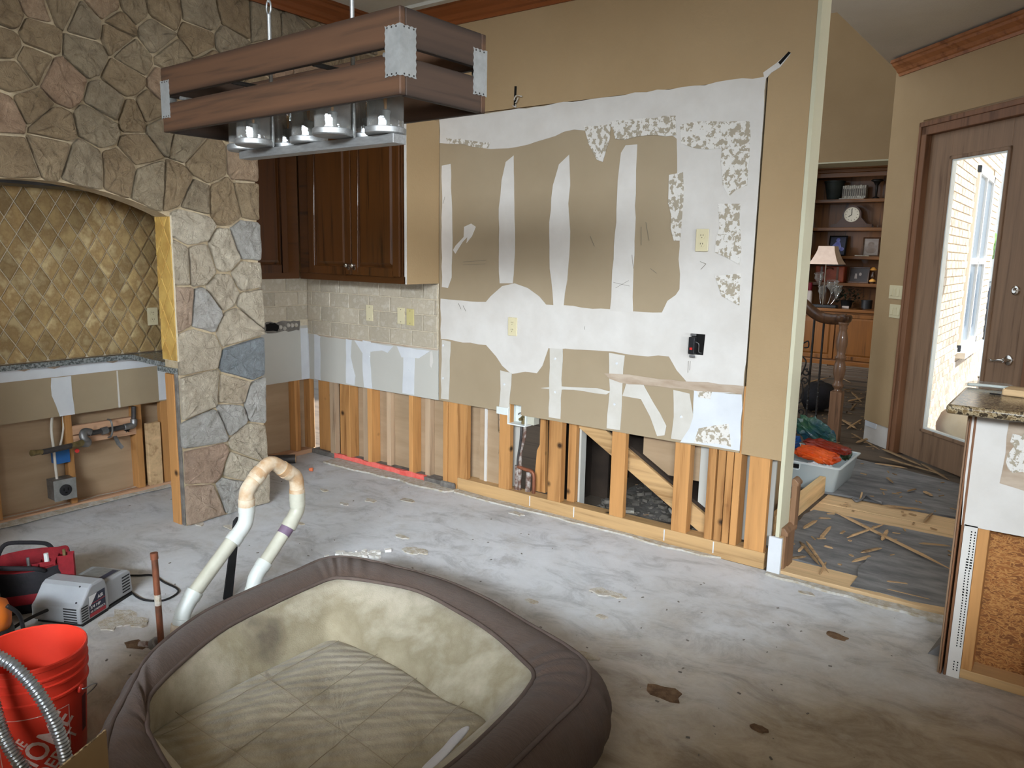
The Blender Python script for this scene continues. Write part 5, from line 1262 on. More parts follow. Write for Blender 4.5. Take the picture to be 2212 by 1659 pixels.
# ------------------------------------------------------------------ pet bed
M['bed_brown'] = mat('brown_ribbed_cloth', (92, 73, 61), (77, 60, 50), 30, stretch=(1, 8, 1), rough=0.95, bump=0.5, bscale=40, sheen=0.12)
M['bed_piping'] = mat('brown_piping', (86, 72, 66), (96, 82, 74), 20, rough=0.9)
M['bed_cream'] = mat('soiled_cream_plush', (176, 164, 138), (150, 138, 112), 3.2, rough=0.98, bump=0.4, bscale=160, sheen=0.2, c3=(188, 178, 156), lo=0.3, hi=0.62, distort=0.2)
def seat_mat():
    N = NT('quilted_plush'); b = N.b
    b.inputs['Roughness'].default_value = 0.98; b.inputs['Sheen Weight'].default_value = 0.2
    v = coords(N, (1, 1, 1), rnd=False)
    nz = N.node('ShaderNodeTexNoise', i_Scale=4.0, i_Detail=6, i_Roughness=0.65, i_Distortion=0.6); N.link(v, nz.inputs['Vector'])
    N.link(ramp(N, nz.outputs['Fac'], [(0.32, lin((142, 130, 106))), (0.5, lin((170, 159, 135))), (0.66, lin((188, 179, 157)))]), b.inputs['Base Color'])
    mp = N.node('ShaderNodeMapping'); mp.inputs['Rotation'].default_value = (0, 0, R(38)); mp.inputs['Scale'].default_value = (1, 1, 1); N.link(v, mp.inputs['Vector'])
    wv = N.node('ShaderNodeTexWave', i_Scale=6.0, i_Distortion=4.0, i_Detail=3); wv.inputs['Detail Scale'].default_value = 1.2; N.link(mp.outputs[0], wv.inputs['Vector'])
    fz = N.node('ShaderNodeTexNoise', i_Scale=160, i_Detail=3); N.link(v, fz.inputs['Vector'])
    b1 = N.node('ShaderNodeBump', i_Strength=0.45, i_Distance=0.013); N.link(wv.outputs['Fac'], b1.inputs['Height'])
    b2 = N.node('ShaderNodeBump', i_Strength=0.35, i_Distance=0.006); N.link(fz.outputs['Fac'], b2.inputs['Height']); N.link(b1.outputs[0], b2.inputs['Normal'])
    N.link(b2.outputs[0], b.inputs['Normal'])
    return N.m
M['bed_seat'] = seat_mat()
def stained(m_, c, r_, col):
    N = NT('x'); bpy.data.materials.remove(N.m)
    t = m_.node_tree; b = t.nodes['Principled BSDF']
    src = b.inputs['Base Color'].links[0].from_socket
    tc = t.nodes.new('ShaderNodeTexCoord'); nz = t.nodes.new('ShaderNodeTexNoise'); nz.inputs['Scale'].default_value = 11; nz.inputs['Detail'].default_value = 7
    vd = t.nodes.new('ShaderNodeVectorMath'); vd.operation = 'DISTANCE'; vd.inputs[1].default_value = c
    t.links.new(tc.outputs['Object'], vd.inputs[0]); t.links.new(tc.outputs['Object'], nz.inputs['Vector'])
    ma = t.nodes.new('ShaderNodeMath'); ma.operation = 'MULTIPLY_ADD'; ma.inputs[1].default_value = -1 / r_; ma.inputs[2].default_value = 0.62
    t.links.new(vd.outputs['Value'], ma.inputs[0])
    ad = t.nodes.new('ShaderNodeMath'); ad.operation = 'ADD'; t.links.new(ma.outputs[0], ad.inputs[0]); t.links.new(nz.outputs['Fac'], ad.inputs[1])
    rp = t.nodes.new('ShaderNodeValToRGB'); rp.color_ramp.elements[0].position = 0.55; rp.color_ramp.elements[1].position = 1.0; rp.color_ramp.elements[1].color = (.85, .85, .85, 1)
    t.links.new(ad.outputs[0], rp.inputs[0])
    mx = t.nodes.new('ShaderNodeMix'); mx.data_type = 'RGBA'; t.links.new(rp.outputs[0], mx.inputs[0]); t.links.new(src, mx.inputs[6]); mx.inputs[7].default_value = lin(col)
    t.links.new(mx.outputs[2], b.inputs['Base Color'])
stained(M['bed_cream'], (2.55, -2.25, .21), .22, (96, 84, 70))
M['quilt_thread'] = mat('quilt_thread', (150, 138, 116), rough=.95)
OUT = [(2.78, -2.93, .245), (2.60, -2.775, .25), (2.44, -2.62, .25), (2.317, -2.376, .25), (2.278, -2.15, .25), (2.262, -1.90, .25), (2.25, -1.745, .25), (2.30, -1.668, .25), (2.44, -1.62, .25), (2.76, -1.555, .24), (3.05, -1.585, .245), (3.30, -1.655, .25), (3.52, -1.71, .25), (3.635, -1.775, .25), (3.705, -1.92, .25), (3.72, -2.10, .25), (3.735, -2.35, .25), (3.74, -2.65, .25), (3.70, -2.87, .25), (3.58, -3.0, .24), (3.3, -3.04, .22), (3.0, -3.03, .22)]
INN = [(2.87, -2.855, .235), (2.80, -2.83, .25), (2.66, -2.73, .25), (2.495, -2.413, .25), (2.45, -2.14, .25), (2.437, -1.95, .25), (2.44, -1.86, .25), (2.48, -1.815, .25), (2.60, -1.765, .25), (2.80, -1.715, .25), (3.05, -1.75, .25), (3.25, -1.80, .25), (3.44, -1.88, .25), (3.52, -1.925, .25), (3.555, -2.0, .25), (3.585, -2.15, .25), (3.61, -2.40, .25), (3.60, -2.62, .25), (3.55, -2.76, .245), (3.44, -2.84, .22), (3.25, -2.88, .20), (3.05, -2.88, .20)]
SEAT = [(2.93, -2.80, .13), (2.70, -2.79, .13), (2.635, -2.70, .13), (2.605, -2.42, .125), (2.603, -2.2, .125), (2.605, -2.07, .125), (2.615, -2.015, .125), (2.66, -1.99, .125), (2.75, -1.98, .125), (2.88, -1.98, .125), (3.05, -2.0, .125), (3.22, -2.03, .125), (3.36, -2.03, .125), (3.42, -2.045, .125), (3.45, -2.10, .125), (3.455, -2.22, .125), (3.46, -2.42, .125), (3.45, -2.58, .125), (3.42, -2.68, .125), (3.34, -2.76, .125), (3.22, -2.80, .125), (3.08, -2.81, .125)]
KC = 6
oc, ic, sc_ = (smooth_curve(a, KC, closed=True) for a in (OUT, INN, SEAT))
nb2 = len(oc); ctr = sum(oc, Vector()) / nb2
brng = random.Random(5)
def outw(i): 
    t_ = (oc[(i + 1) % nb2] - oc[i - 1]); n_ = Vector((t_.y, -t_.x, 0)).normalized()
    return n_ if n_.dot(oc[i] - ctr) > 0 else -n_
corner_i = [k * KC for k in (1, 7, 13, 18)]
def pucker(i, amp):
    q = 0
    for c in corner_i:
        d_ = min(abs(i - c), nb2 - abs(i - c))
        if d_ < 14: q += amp * (1 - d_ / 14) * math.sin(d_ * 2.1)
    return q
rings_ = []
for off, z in ((0.02, 0.0), (0.068, 0.045), (0.084, 0.11), (0.07, 0.17), (0.034, 0.222)):
    rings_.append([tuple(Vector((oc[i].x, oc[i].y, z)) + outw(i) * (off + pucker(i, 0.010))) for i in range(nb2)])
rings_.append([tuple(p) for p in oc])
for f, dz in ((0.2, 0.018), (0.45, 0.026), (0.7, 0.024), (0.9, 0.012)):
    rings_.append([tuple(oc[i].lerp(ic[i], f) + Vector((0, 0, dz + pucker(i, 0.012)))) for i in range(nb2)])
rings_.append([tuple(p) for p in ic])
bed = thing('pet_bed', 'large brown pet bed with soiled cream plush lining in the foreground', 'pet bed', (3.0, -2.3, 0))
MB().rings(rings_).build('bolster_cover', 'bed_brown', bed, smooth='all', subsurf=1)
rings_ = [[tuple(p + Vector((0, 0, -0.004))) for p in ic]]
for f, dz, dn in ((0.12, 0.004, 0), (0.35, -0.002, 0.006), (0.65, -0.004, 0.016), (0.88, -0.004, 0.012), (1.0, -0.03, -0.02)):
    rings_.append([tuple(ic[i].lerp(sc_[i], f) + Vector((0, 0, dz + 0.02 * math.sin(math.pi * f))) ) for i in range(nb2)])
MB().rings(rings_).build('bolster_lining', 'bed_cream', bed, smooth='all', subsurf=1)
MB().tube([p + outw(i) * 0.002 for i, p in enumerate(oc)], 0.0075, 8, closed=True).build('outer_piping', 'bed_piping', bed, smooth='all')
MB().tube([p + Vector((0, 0, 0.003)) for p in ic], 0.0075, 8, closed=True).build('inner_piping', 'bed_piping', bed, smooth='all')
# seat cushion: grid inside the seat outline
sctr = sum(sc_, Vector()) / nb2
rings_ = []
for f in (1.06, 1.0, 0.93, 0.8, 0.6, 0.4, 0.2, 0.06):
    rr_ = []
    for p in sc_:
        q = sctr + (p - sctr) * f
        z = 0.075 if f > 1.03 else 0.10 + 0.028 * min(1, (1.02 - f) * 3.0) + 0.006 * math.sin(q.x * 17 + q.y * 9) * (1 - f * .6) + brng.uniform(-.001, .001)
        rr_.append((q.x, q.y, z))
    rings_.append(rr_)
MB().rings(rings_, cap1=True).build('seat_cushion', 'bed_seat', bed, smooth='all', subsurf=1)
for a, b in (((2.69, -2.03), (2.72, -2.75)), ((2.87, -2.0), (2.98, -2.78)), ((3.10, -2.03), (3.22, -2.78)), ((3.32, -2.04), (3.40, -2.6)), ((2.62, -2.35), (3.43, -2.42)), ((2.64, -2.66), (3.42, -2.66))):
    pts = [(a[0] + (b[0] - a[0]) * k / 14 + brng.uniform(-.003, .003), a[1] + (b[1] - a[1]) * k / 14, 0) for k in range(15)]
    o = MB().tube([(p[0], p[1], 0.1295 + 0.003 * math.sin(p[0] * 17 + p[1] * 9)) for p in pts], 0.0012, 5).build('quilt_seam', 'quilt_thread', bed)
# gray stain worn into the back-left lining
# white cloth by the right side of the bed
M['white_cloth'] = mat('white_cloth', (226, 226, 230), (206, 206, 214), 8, rough=0.95, bump=0.4, bscale=30)
ck = MB().rings([[(3.40 + .035 * math.cos(a) , -2.40 + .02 * math.sin(a), .14 + .012 * math.sin(2 * a)) for a in [2 * math.pi * k / 14 for k in range(14)]]] and
     [[tuple(Vector(c) + Vector((math.cos(a) * r_ * .7, math.sin(a) * r_, 0.5 * r_ * math.sin(a + .7)))) for a in [2 * math.pi * k / 14 for k in range(14)]] for c, r_ in
      [(tuple(on(x, y, 2, .175)), r_) for x, y, r_ in ((1006, 1578, .012), (992, 1588, .042), (976, 1606, .034), (956, 1630, .036), (928, 1655, .042), (900, 1690, .036), (870, 1730, .02))]], cap0=True, cap1=True)
o = ck.build('cloth', 'white_cloth', None, smooth='all', subsurf=1); tag(o, 'crumpled white cloth tucked in the right corner of the pet bed', 'cloth')
# ------------------------------------------------------------------ orange bucket with lettering
M['bucket'] = mat('orange_bucket_plastic', (222, 62, 42), (206, 52, 36), 3, rough=0.45, bump=0.1, bscale=20)
M['bucket_print'] = mat('worn_white_print', (222, 196, 186), (206, 150, 138), 18, rough=0.6, lo=0.5, hi=0.7)
M['bucket_panel'] = mat('dark_printed_panel', (120, 44, 44), (96, 40, 42), 9, rough=0.6)
BC = Vector((2.335, -2.945, 0.0))
bk = thing('bucket', 'orange-red plastic bucket with white lettering at the lower left', 'bucket', BC)
prof = [(0.128, 0.002), (0.131, 0.02), (0.1445, 0.245), (0.1455, 0.25), (0.1515, 0.253), (0.1515, 0.259), (0.1465, 0.262), (0.147, 0.292), (0.1535, 0.295), (0.1535, 0.301), (0.148, 0.304), (0.1485, 0.318), (0.154, 0.321), (0.154, 0.327), (0.149, 0.33), (0.150, 0.352), (0.1545, 0.355), (0.155, 0.368), (0.152, 0.371), (0.1475, 0.368), (0.1455, 0.33), (0.126, 0.008), (0.0, 0.008)]
MB().lathe(prof, BC, 56, cap=False).build('pail', 'bucket', bk, smooth=True)
def bucket_pt(a, z, d=0.0008):
    r_ = 0.131 + (0.1445 - 0.131) * (z - 0.02) / 0.225 + d
    return (BC.x + r_ * math.cos(a), BC.y + r_ * math.sin(a), z)
def text_mesh(body, size):
    cu = bpy.data.curves.new('lettering', 'FONT'); cu.body = body; cu.size = size; cu.align_x = 'CENTER'; cu.align_y = 'CENTER'; cu.resolution_u = 3; cu.offset = size * 0.018
    o_ = bpy.data.objects.new('lettering', cu); COL.objects.link(o_)
    dg = bpy.context.evaluated_depsgraph_get(); me = bpy.data.meshes.new_from_object(o_.evaluated_get(dg))
    bpy.data.objects.remove(o_)
    return me
AB = math.atan2(CAM.y - BC.y, CAM.x - BC.x)
def bucket_text(body, size, s0, z0, rot, sx=1.0, name='lettering'):
    me = text_mesh(body, size); bm = bmesh.new(); bm.from_mesh(me)
    bmesh.ops.triangulate(bm, faces=bm.faces); bmesh.ops.subdivide_edges(bm, edges=[e for e in bm.edges if e.calc_length() > 0.02], cuts=2)
    for v in bm.verts:
        x, y = v.co.x * sx, v.co.y
        s_ = s0 + x * math.cos(rot) - y * math.sin(rot); z = z0 + x * math.sin(rot) + y * math.cos(rot)
        v.co = bucket_pt(AB + s_ / 0.14, z)
    bm.to_mesh(me); bm.free()
    return link(name, me, 'bucket_print', bk)
RT = R(45)
bucket_text('HOME', 0.096, 0.010, 0.112, RT, 0.76)
bucket_text('THE', 0.046, -0.062, 0.118, RT, 0.8)
bucket_text('DEPOT', 0.062, 0.052, 0.062, RT, 0.8)
S0, S1, B0, B1 = -0.115, 0.088, -0.0, 0.213
def strip(pts, w_=0.0025, m_='bucket_print', name='logo_frame'):
    mb = MB(); l = []; r_ = []
    P2 = []
    for a, b in zip(pts[:-1], pts[1:]):
        n = max(1, int(math.hypot(b[0] - a[0], b[1] - a[1]) / 0.012))
        P2 += [(a[0] + (b[0] - a[0]) * k / n, a[1] + (b[1] - a[1]) * k / n) for k in range(n)]
    P2.append(pts[-1])
    for i in range(len(P2)):
        t_ = Vector(P2[min(i + 1, len(P2) - 1)]) - Vector(P2[max(i - 1, 0)]); n_ = Vector((-t_.y, t_.x)).normalized() * w_ / 2
        l.append(bucket_pt(AB + (P2[i][0] + n_.x) / .14, P2[i][1] + n_.y)); r_.append(bucket_pt(AB + (P2[i][0] - n_.x) / .14, P2[i][1] - n_.y))
    return mb.rings([l, r_], close=False).build(name, m_, bk)
strip([(S0, B1), (S1, B1), (S1, 0.02)]); strip([(S0, B1), (S0, 0.02)])
for z in (0.205, 0.185, 0.165, 0.145, 0.125): pass
strip([(0.158, 0.085), (0.158, 0.205)], 0.028, 'bucket_panel', 'side_panel')
ha = AB + 0.128 / 0.14
def hp_(a, r_, z): return (BC.x + r_ * math.cos(a), BC.y + r_ * math.sin(a), z)
MB().lathe([(0.014, 0), (0.012, 0.006), (0.006, 0.009)], hp_(ha, 0.149, 0.243), 12, (math.cos(ha), math.sin(ha), 0)).build('handle_ear', 'bucket', bk)
MB().tube(smooth_curve([hp_(ha, 0.150, 0.243), hp_(ha, 0.164, 0.243), hp_(ha + .2, 0.172, 0.238), hp_(ha + .33, 0.176, 0.225), hp_(ha + .30, 0.166, 0.212), hp_(ha + .16, 0.155, 0.208)], 4), 0.002, 6).build('wire_handle', 'galv', bk, smooth='all')
# ------------------------------------------------------------------ flexible steel conduit hanging over the bucket
FW = Vector((AX @ Vector((0, 0, 1)))); FW.z = 0; FW.normalize()
def vplane(px, py, P_):
    d_ = ray(px, py); t_ = ((Vector(P_) - CAM).dot(FW)) / d_.dot(FW); return CAM + d_ * t_
path = [vplane(x, y, (2.52, -3.02, 0)) for x, y in [(95, 1670), (52, 1610), (26, 1560), (8, 1500), (-4, 1440), (-22, 1395), (-14, 1383), (8, 1388), (60, 1418), (110, 1475), (145, 1540), (164, 1600), (172, 1650)]]
path = [p - FW * (0.045 + (0.012 if i > 6 else 0.0)) for i, p in enumerate(path)]
cv = smooth_curve(path, 60); pts, rad = [], []
acc = 0; last = cv[0]
for p in cv:
    acc += (p - last).length; last = p
    pts.append(p); rad.append(0.0165 + 0.0022 * math.sin(acc / 0.0105 * 2 * math.pi))
o = MB().tube(pts, rad, 14).build('flexible_conduit', 'galv', None, smooth='all'); tag(o, 'ribbed flexible steel conduit looped over the front of the orange bucket', 'conduit')
o.data.materials[0] = mat('bright_galvanised', (196, 200, 204), (170, 174, 178), 30, rough=0.32, metal=0.9)
# ------------------------------------------------------------------ air compressor
M['gray_plastic'] = mat('gray_plastic', (164, 166, 168), (152, 154, 156), 5, rough=0.45)
M['slot_dark'] = mat('vent_slot', (40, 40, 42), rough=0.8)
M['label_navy'] = mat('navy_label', (38, 42, 62), rough=0.4)
M['label_red'] = mat('red_label', (168, 52, 60), rough=0.4)
M['label_white'] = mat('white_label_print', (228, 228, 228), rough=0.5)
CY = R(26)
ac = thing('air_compressor', 'small gray plastic air compressor on the slab beside the tool bag', 'compressor', (1.575, -2.475, 0), CY)
def ab(mb, name, m_, par=ac, **k): return local(mb.build(name, m_, None, **k), par)
# own frame: x to the right (label face at x = 0), y away, front lip at y = 0
ab(MB().box((-0.225, 0.01, 0.0), (-0.005, 0.165, 0.012)).box((-0.19, 0.165, 0), (-0.01, 0.33, 0.012)), 'base_tray', 'black')
pr_ = [(0.0, 0.012), (-0.012, 0.03), (-0.012, 0.085), (0.01, 0.10), (0.055, 0.155), (0.075, 0.165), (0.14, 0.165), (0.155, 0.15), (0.17, 0.10), (0.17, 0.012)]
ab(MB().prism([(-0.235, y, z) for y, z in pr_], (0.235, 0, 0)), 'motor_cover', 'gray_plastic', bevel=0.010, seg=3)
pr2 = [(0.165, 0.012), (0.165, 0.118), (0.19, 0.128), (0.315, 0.128), (0.335, 0.115), (0.345, 0.02), (0.345, 0.012)]
ab(MB().prism([(-0.20, y, z) for y, z in pr2], (0.185, 0, 0)), 'pump_cover', 'gray_plastic', bevel=0.010, seg=3)
for k in range(6): ab(MB().box((-0.002, 0.002, 0.024 + k * 0.0115), (0.0012, 0.04, 0.029 + k * 0.0115)), 'vent_slot', 'slot_dark')
for k in range(6): ab(MB().box((-0.075, -0.0135, 0.024 + k * 0.0115), (-0.012, -0.011, 0.029 + k * 0.0115)), 'vent_slot', 'slot_dark')
for k in range(6): ab(MB().box((-0.017, 0.275, 0.03 + k * 0.014), (-0.0138, 0.325, 0.036 + k * 0.014)), 'vent_slot', 'slot_dark')
for k in range(4): ab(MB().box((-0.236, 0.02, 0.03 + k * 0.014), (-0.234, 0.08, 0.035 + k * 0.014)), 'vent_slot', 'slot_dark')
lb = ab(MB().box((-0.001, 0.048, 0.022), (0.0012, 0.145, 0.118)), 'label_sheet', 'label_navy')
local(MB().box((0.0010, 0.048, 0.022), (0.0016, 0.145, 0.038)).build('label_stripe', 'label_red', None), lb)
local(MB().box((0.0010, 0.048, 0.078), (0.0016, 0.145, 0.081)).build('label_stripe', 'label_red', None), lb)
mb = MB(); plate(mb, [(0.048, 0.118), (0.095, 0.118), (0.08, 0.10), (0.055, 0.075), (0.048, 0.075)], lambda u, v, d: (0.0012 + d, u, v), 0.0008); local(mb.build('peeling_corner', 'label_white', None), lb)
def flat_text(body, size, y, z, par, m_='label_white', sx=1.0):
    me = text_mesh(body, size)
    for v in me.vertices: v.co = (0.0018, y + v.co.x * sx, z + v.co.y)
    return local(link('lettering', me, m_, None), par)
flat_text('AIR', 0.022, 0.116, 0.095, lb); flat_text('3/4 HP', 0.019, 0.083, 0.064, lb, sx=1.2); flat_text('AIR COMPRESSOR', 0.0125, 0.096, 0.045, lb, sx=0.9)
for x, y, z in ((-0.045, 0.057, 0.155), (-0.03, 0.012, 0.103), (-0.03, 0.17, 0.121)): ab(MB().lathe([(0.004, 0), (0.004, 0.003)], (x, y, z), 8, (0, -0.6, 0.8)), 'screw_hole', 'slot_dark')
lt = ab(MB().box((-0.17, 0.19, 0.128), (-0.04, 0.305, 0.1292)), 'top_label', 'bracket'); local(MB().box((-0.075, 0.20, 0.1292), (-0.045, 0.295, 0.1298)).build('top_label_panel', 'label_navy', None), lt)
h = MB().tube(smooth_curve([(-0.15, -0.005, 0.07), (-0.17, -0.05, 0.065), (-0.20, -0.10, 0.05), (-0.25, -0.13, 0.02), (-0.33, -0.13, 0.012)], 6), 0.007, 8); ab(h, 'air_hose', 'black', smooth='all')
o = MB().tube(smooth_curve([tuple(on(x, y, 2, 0.006)) for x, y in [(275, 1243), (300, 1243), (330, 1243), (355, 1258), (383, 1272), (380, 1284), (352, 1297), (318, 1297), (297, 1290), (280, 1276), (262, 1262)]], 6), 0.0048, 8).build('power_cord', 'black', None, smooth='all'); adopt(o, ac)
# ------------------------------------------------------------------ tool bag, black tool case, orange tool
M['bag_red'] = mat('red_canvas', (146, 32, 40), (118, 24, 32), 14, rough=0.85, bump=0.4, bscale=40)
M['bag_black'] = mat('black_canvas', (30, 29, 32), (42, 40, 44), 14, rough=0.85, bump=0.4, bscale=40)
M['tool_orange'] = mat('orange_tool_plastic', (220, 116, 40), rough=0.4)
bg_ = thing('tool_bag', 'open red and black canvas tool bag on the slab behind the compressor', 'tool bag', (1.27, -2.47, 0))
BQ = Vector((1.14, -2.53, 0)); Bx = Vector((0.5, 0.86, 0)).normalized(); By = Vector((-0.86, 0.5, 0)).normalized()
def bq(x, y, z): return tuple(BQ + Bx * x + By * y + Vector((0, 0, z)))
def rr(wx, wy, z, n=28, sag=0.0, ex=3.0):
    out = []
    for k in range(n):
        a = 2 * math.pi * k / n; c, s_ = math.cos(a), math.sin(a)
        out.append((wx * math.copysign(abs(c) ** (2 / ex), c), wy * math.copysign(abs(s_) ** (2 / ex), s_), z + sag * (math.sin(2 * a + .6) + .5 * math.sin(5 * a))))
    return out
rg_ = [rr(.17, .12, 0.0), rr(.195, .14, .06), rr(.20, .14, .15, sag=.004), rr(.19, .13, .205, sag=.012)]
MB().rings([[bq(*p) for p in r_] for r_ in rg_], cap0=True).build('shell', 'bag_black', bg_, smooth='all')
rg_ = [rr(.19, .13, .205, sag=.012), rr(.182, .122, .21, sag=.012), rr(.175, .115, .14), rr(.15, .10, .03)]
MB().rings([[bq(*p) for p in r_] for r_ in rg_], cap1=True).build('lining', 'bag_red', bg_, smooth='all')
MB().rings([[bq(*p) for p in r_] for r_ in (rr(.201, .141, .05), rr(.204, .144, .06), rr(.206, .146, .085), rr(.2, .14, .095))]).build('red_band', 'bag_red', bg_, smooth='all')
for k in range(3):
    x0 = 0.02 + k * 0.07
    MB().rings([[bq(x0 + px, -0.10 + py, z) for px, py in ((0, 0), (.06, 0), (.06, .045), (0, .045))] for z in (.05, .20 + .02 * k)], close=True).build('pocket', 'bag_red', bg_)
    MB().tube([bq(x0 + .03, -0.075, .06), bq(x0 + .02, -0.06, .235 + .01 * k)], 0.007 + 0.003 * (k == 1), 8).build('tool_handle', ['galv', 'white_plastic', 'brass'][k], bg_)
for s_ in (-1, 1):
    MB().tube(smooth_curve([bq(-.11, s_ * .125, .19), bq(-.08, s_ * .15, .235), bq(0, s_ * .16, .23), bq(.08, s_ * .155, .215), bq(.11, s_ * .125, .19)], 6), 0.010, 8).build('carry_strap', 'bag_black', bg_, smooth='all')
# black moulded case leaning on the bag at the picture's edge
tc = thing('tool_case', 'black moulded tool case standing at the left edge beside the bag', 'tool case', (1.28, -2.72, 0))
q = [on(x, y, 2, z_) for x, y, z_ in ((0, 1180, .32), (60, 1215, .30))]
def tq(x, y, z): return tuple(Vector((1.37, -2.72, 0)) + Bx * x + By * y + Vector((0, 0, z)))
MB().rings([[tq(*p) for p in [(px - .12, py, z) for px, py, _ in rr(w1, .075, 0, 24, ex=4)]] for z, w1 in ((0, .12), (.02, .135), (.25, .125), (.285, .10), (.30, .06))], cap0=True, cap1=True).build('case_shell', 'black', tc, smooth='all')
MB().tube(smooth_curve([tq(-.20, 0, .285), tq(-.18, 0, .335), tq(-.12, 0, .345), tq(-.06, 0, .335), tq(-.04, 0, .285)], 6), 0.012, 10).build('handle', 'black', tc, smooth='all')
for z in (.08, .15): MB().rings([[tq(px - .12, py, z + dz) for px, py, _ in rr(.139, .079, 0, 24, ex=4)] for dz in (0, .012)]).build('rib', 'black', tc)
ot = thing('power_tool', 'orange and black power tool lying at the left edge in front of the case', 'tool', (1.6, -2.8, 0))
def oq(x, y, z): return tuple(Vector((1.62, -2.80, 0)) + Bx * x + By * y + Vector((0, 0, z)))
MB().rings([[oq(*p) for p in [(px - .03, py, z) for px, py, _ in rr(w1, .06, 0, 24)]] for z, w1 in ((0, .07), (.06, .085), (.13, .085), (.15, .08))], cap0=True, cap1=True).build('battery_base', 'black', ot, smooth='all')
MB().rings([[oq(*p) for p in [(px - .03, py, z) for px, py, _ in rr(w1, w1 * .75, 0, 24)]] for z, w1 in ((.15, .078), (.20, .082), (.245, .07), (.265, .04))], cap0=True, cap1=True).build('orange_shell', 'tool_orange', ot, smooth='all')
MB().tube(smooth_curve([oq(.05, -.05, .25), oq(.085, -.04, .20), oq(.095, -.03, .10), oq(.10, -.03, .01)], 6), 0.008, 8).build('cord', 'black', ot, smooth='all')
# ------------------------------------------------------------------ cardboard box at the bottom edge
M['card'] = mat('corrugated_cardboard', (168, 140, 100), (156, 128, 90), 3, rough=0.9)
M['card_edge'] = mat('cardboard_cut_edge', (186, 160, 122), (96, 78, 54), 90, rough=0.95, lo=0.45, hi=0.55)
cb = thing('cardboard_sheet', 'corrugated cardboard sheet standing on edge between the bucket and the pet bed', 'cardboard', (3.05, -3.2, 0))
def wall_c(a, b, z=0.43):
    a, b = Vector(a), Vector(b); n_ = Vector((-(b - a).y, (b - a).x, 0)).normalized() * 0.005
    o_ = MB().prism([(a.x, a.y, 0), (b.x, b.y, 0), (b.x, b.y, z), (a.x, a.y, z)], n_).build('side', 'card', cb)
    MB().prism([(a.x, a.y, z), (b.x, b.y, z), (b.x, b.y, z + .0015), (a.x, a.y, z + .0015)], n_).build('cut_edge', 'card_edge', o_)
cb_pts = [(3.021, -3.045, 0), (3.1725, -3.372, 0), (2.83, -3.50, 0), (2.675, -3.165, 0)]
wall_c(cb_pts[0], cb_pts[1])
# ------------------------------------------------------------------ storage bin with bags in the hall
def frosted(name, c, alpha):
    N = NT(name); b = N.b
    b.inputs['Base Color'].default_value = lin(c); b.inputs['Roughness'].default_value = 0.35; b.inputs['Alpha'].default_value = alpha
    return N.m
M['bin'] = frosted('frosted_clear_plastic', (206, 214, 212), 0.55)
M['bin_rim'] = mat('clear_plastic_rim', (214, 220, 218), rough=0.35)
bn = thing('storage_bin', 'clear frosted plastic bin of bags on the dark hall floor', 'bin', (3.3, 1.85, 0))
def brect(z, e=0.0, y0=1.60, y1=2.10, x0=3.03, x1=3.565, n=5):
    x0, x1, y0, y1 = x0 - e, x1 + e, y0 - e, y1 + e; r_ = 0.03; out = []
    for cx, cy, a0 in ((x1 - r_, y0 + r_, -90), (x1 - r_, y1 - r_, 0), (x0 + r_, y1 - r_, 90), (x0 + r_, y0 + r_, 180)):
        for k in range(n): a = R(a0 + 90 * k / (n - 1)); out.append((cx + r_ * math.cos(a), cy + r_ * math.sin(a), z))
    return out
MB().rings([brect(0.008, -.005), brect(0.02, 0), brect(0.19, .03), brect(.19, .026), brect(.022, -.004), brect(.012, -.008)], cap0=True, cap1=True).build('tub', 'bin', bn, smooth=True)
MB().rings([brect(0.188, .028), brect(.188, .042), brect(.197, .044), brect(.199, .028), brect(.188, .028)]).build('rim', 'bin_rim', bn, smooth=True)
MB().box((3.20, 1.566, 0.15), (3.33, 1.572, 0.178)).build('hand_hole', 'dark', bn)
mb = MB().tube([(3.195, 1.566, .185), (3.195, 1.562, .15), (3.205, 1.560, .143), (3.325, 1.560, .143), (3.335, 1.562, .15), (3.335, 1.566, .185)], 0.004, 6); mb.build('hand_grip', 'bin_rim', bn)
M['bag_orange'] = mat('glossy_orange_film', (226, 96, 34), (198, 66, 24), 7, rough=0.25, bump=0.5, bscale=16)
M['bag_blue'] = mat('glossy_blue_film', (34, 84, 142), (26, 62, 116), 7, rough=0.25, bump=0.5, bscale=16)
M['bag_green'] = mat('dark_teal_film', (24, 60, 78), (56, 92, 50), 5, rough=0.25, bump=0.6, bscale=16)
M['bag_rust'] = mat('rust_red_film', (138, 42, 22), (120, 34, 18), 7, rough=0.3, bump=0.4, bscale=16)
M['bag_white'] = mat('white_film', (222, 220, 216), (200, 198, 196), 8, rough=0.3, bump=0.5, bscale=16)
M['bag_dark'] = mat('dark_green_film', (34, 44, 30), (60, 76, 46), 8, rough=0.3)
crng = random.Random(8)
from mathutils import noise as mnoise
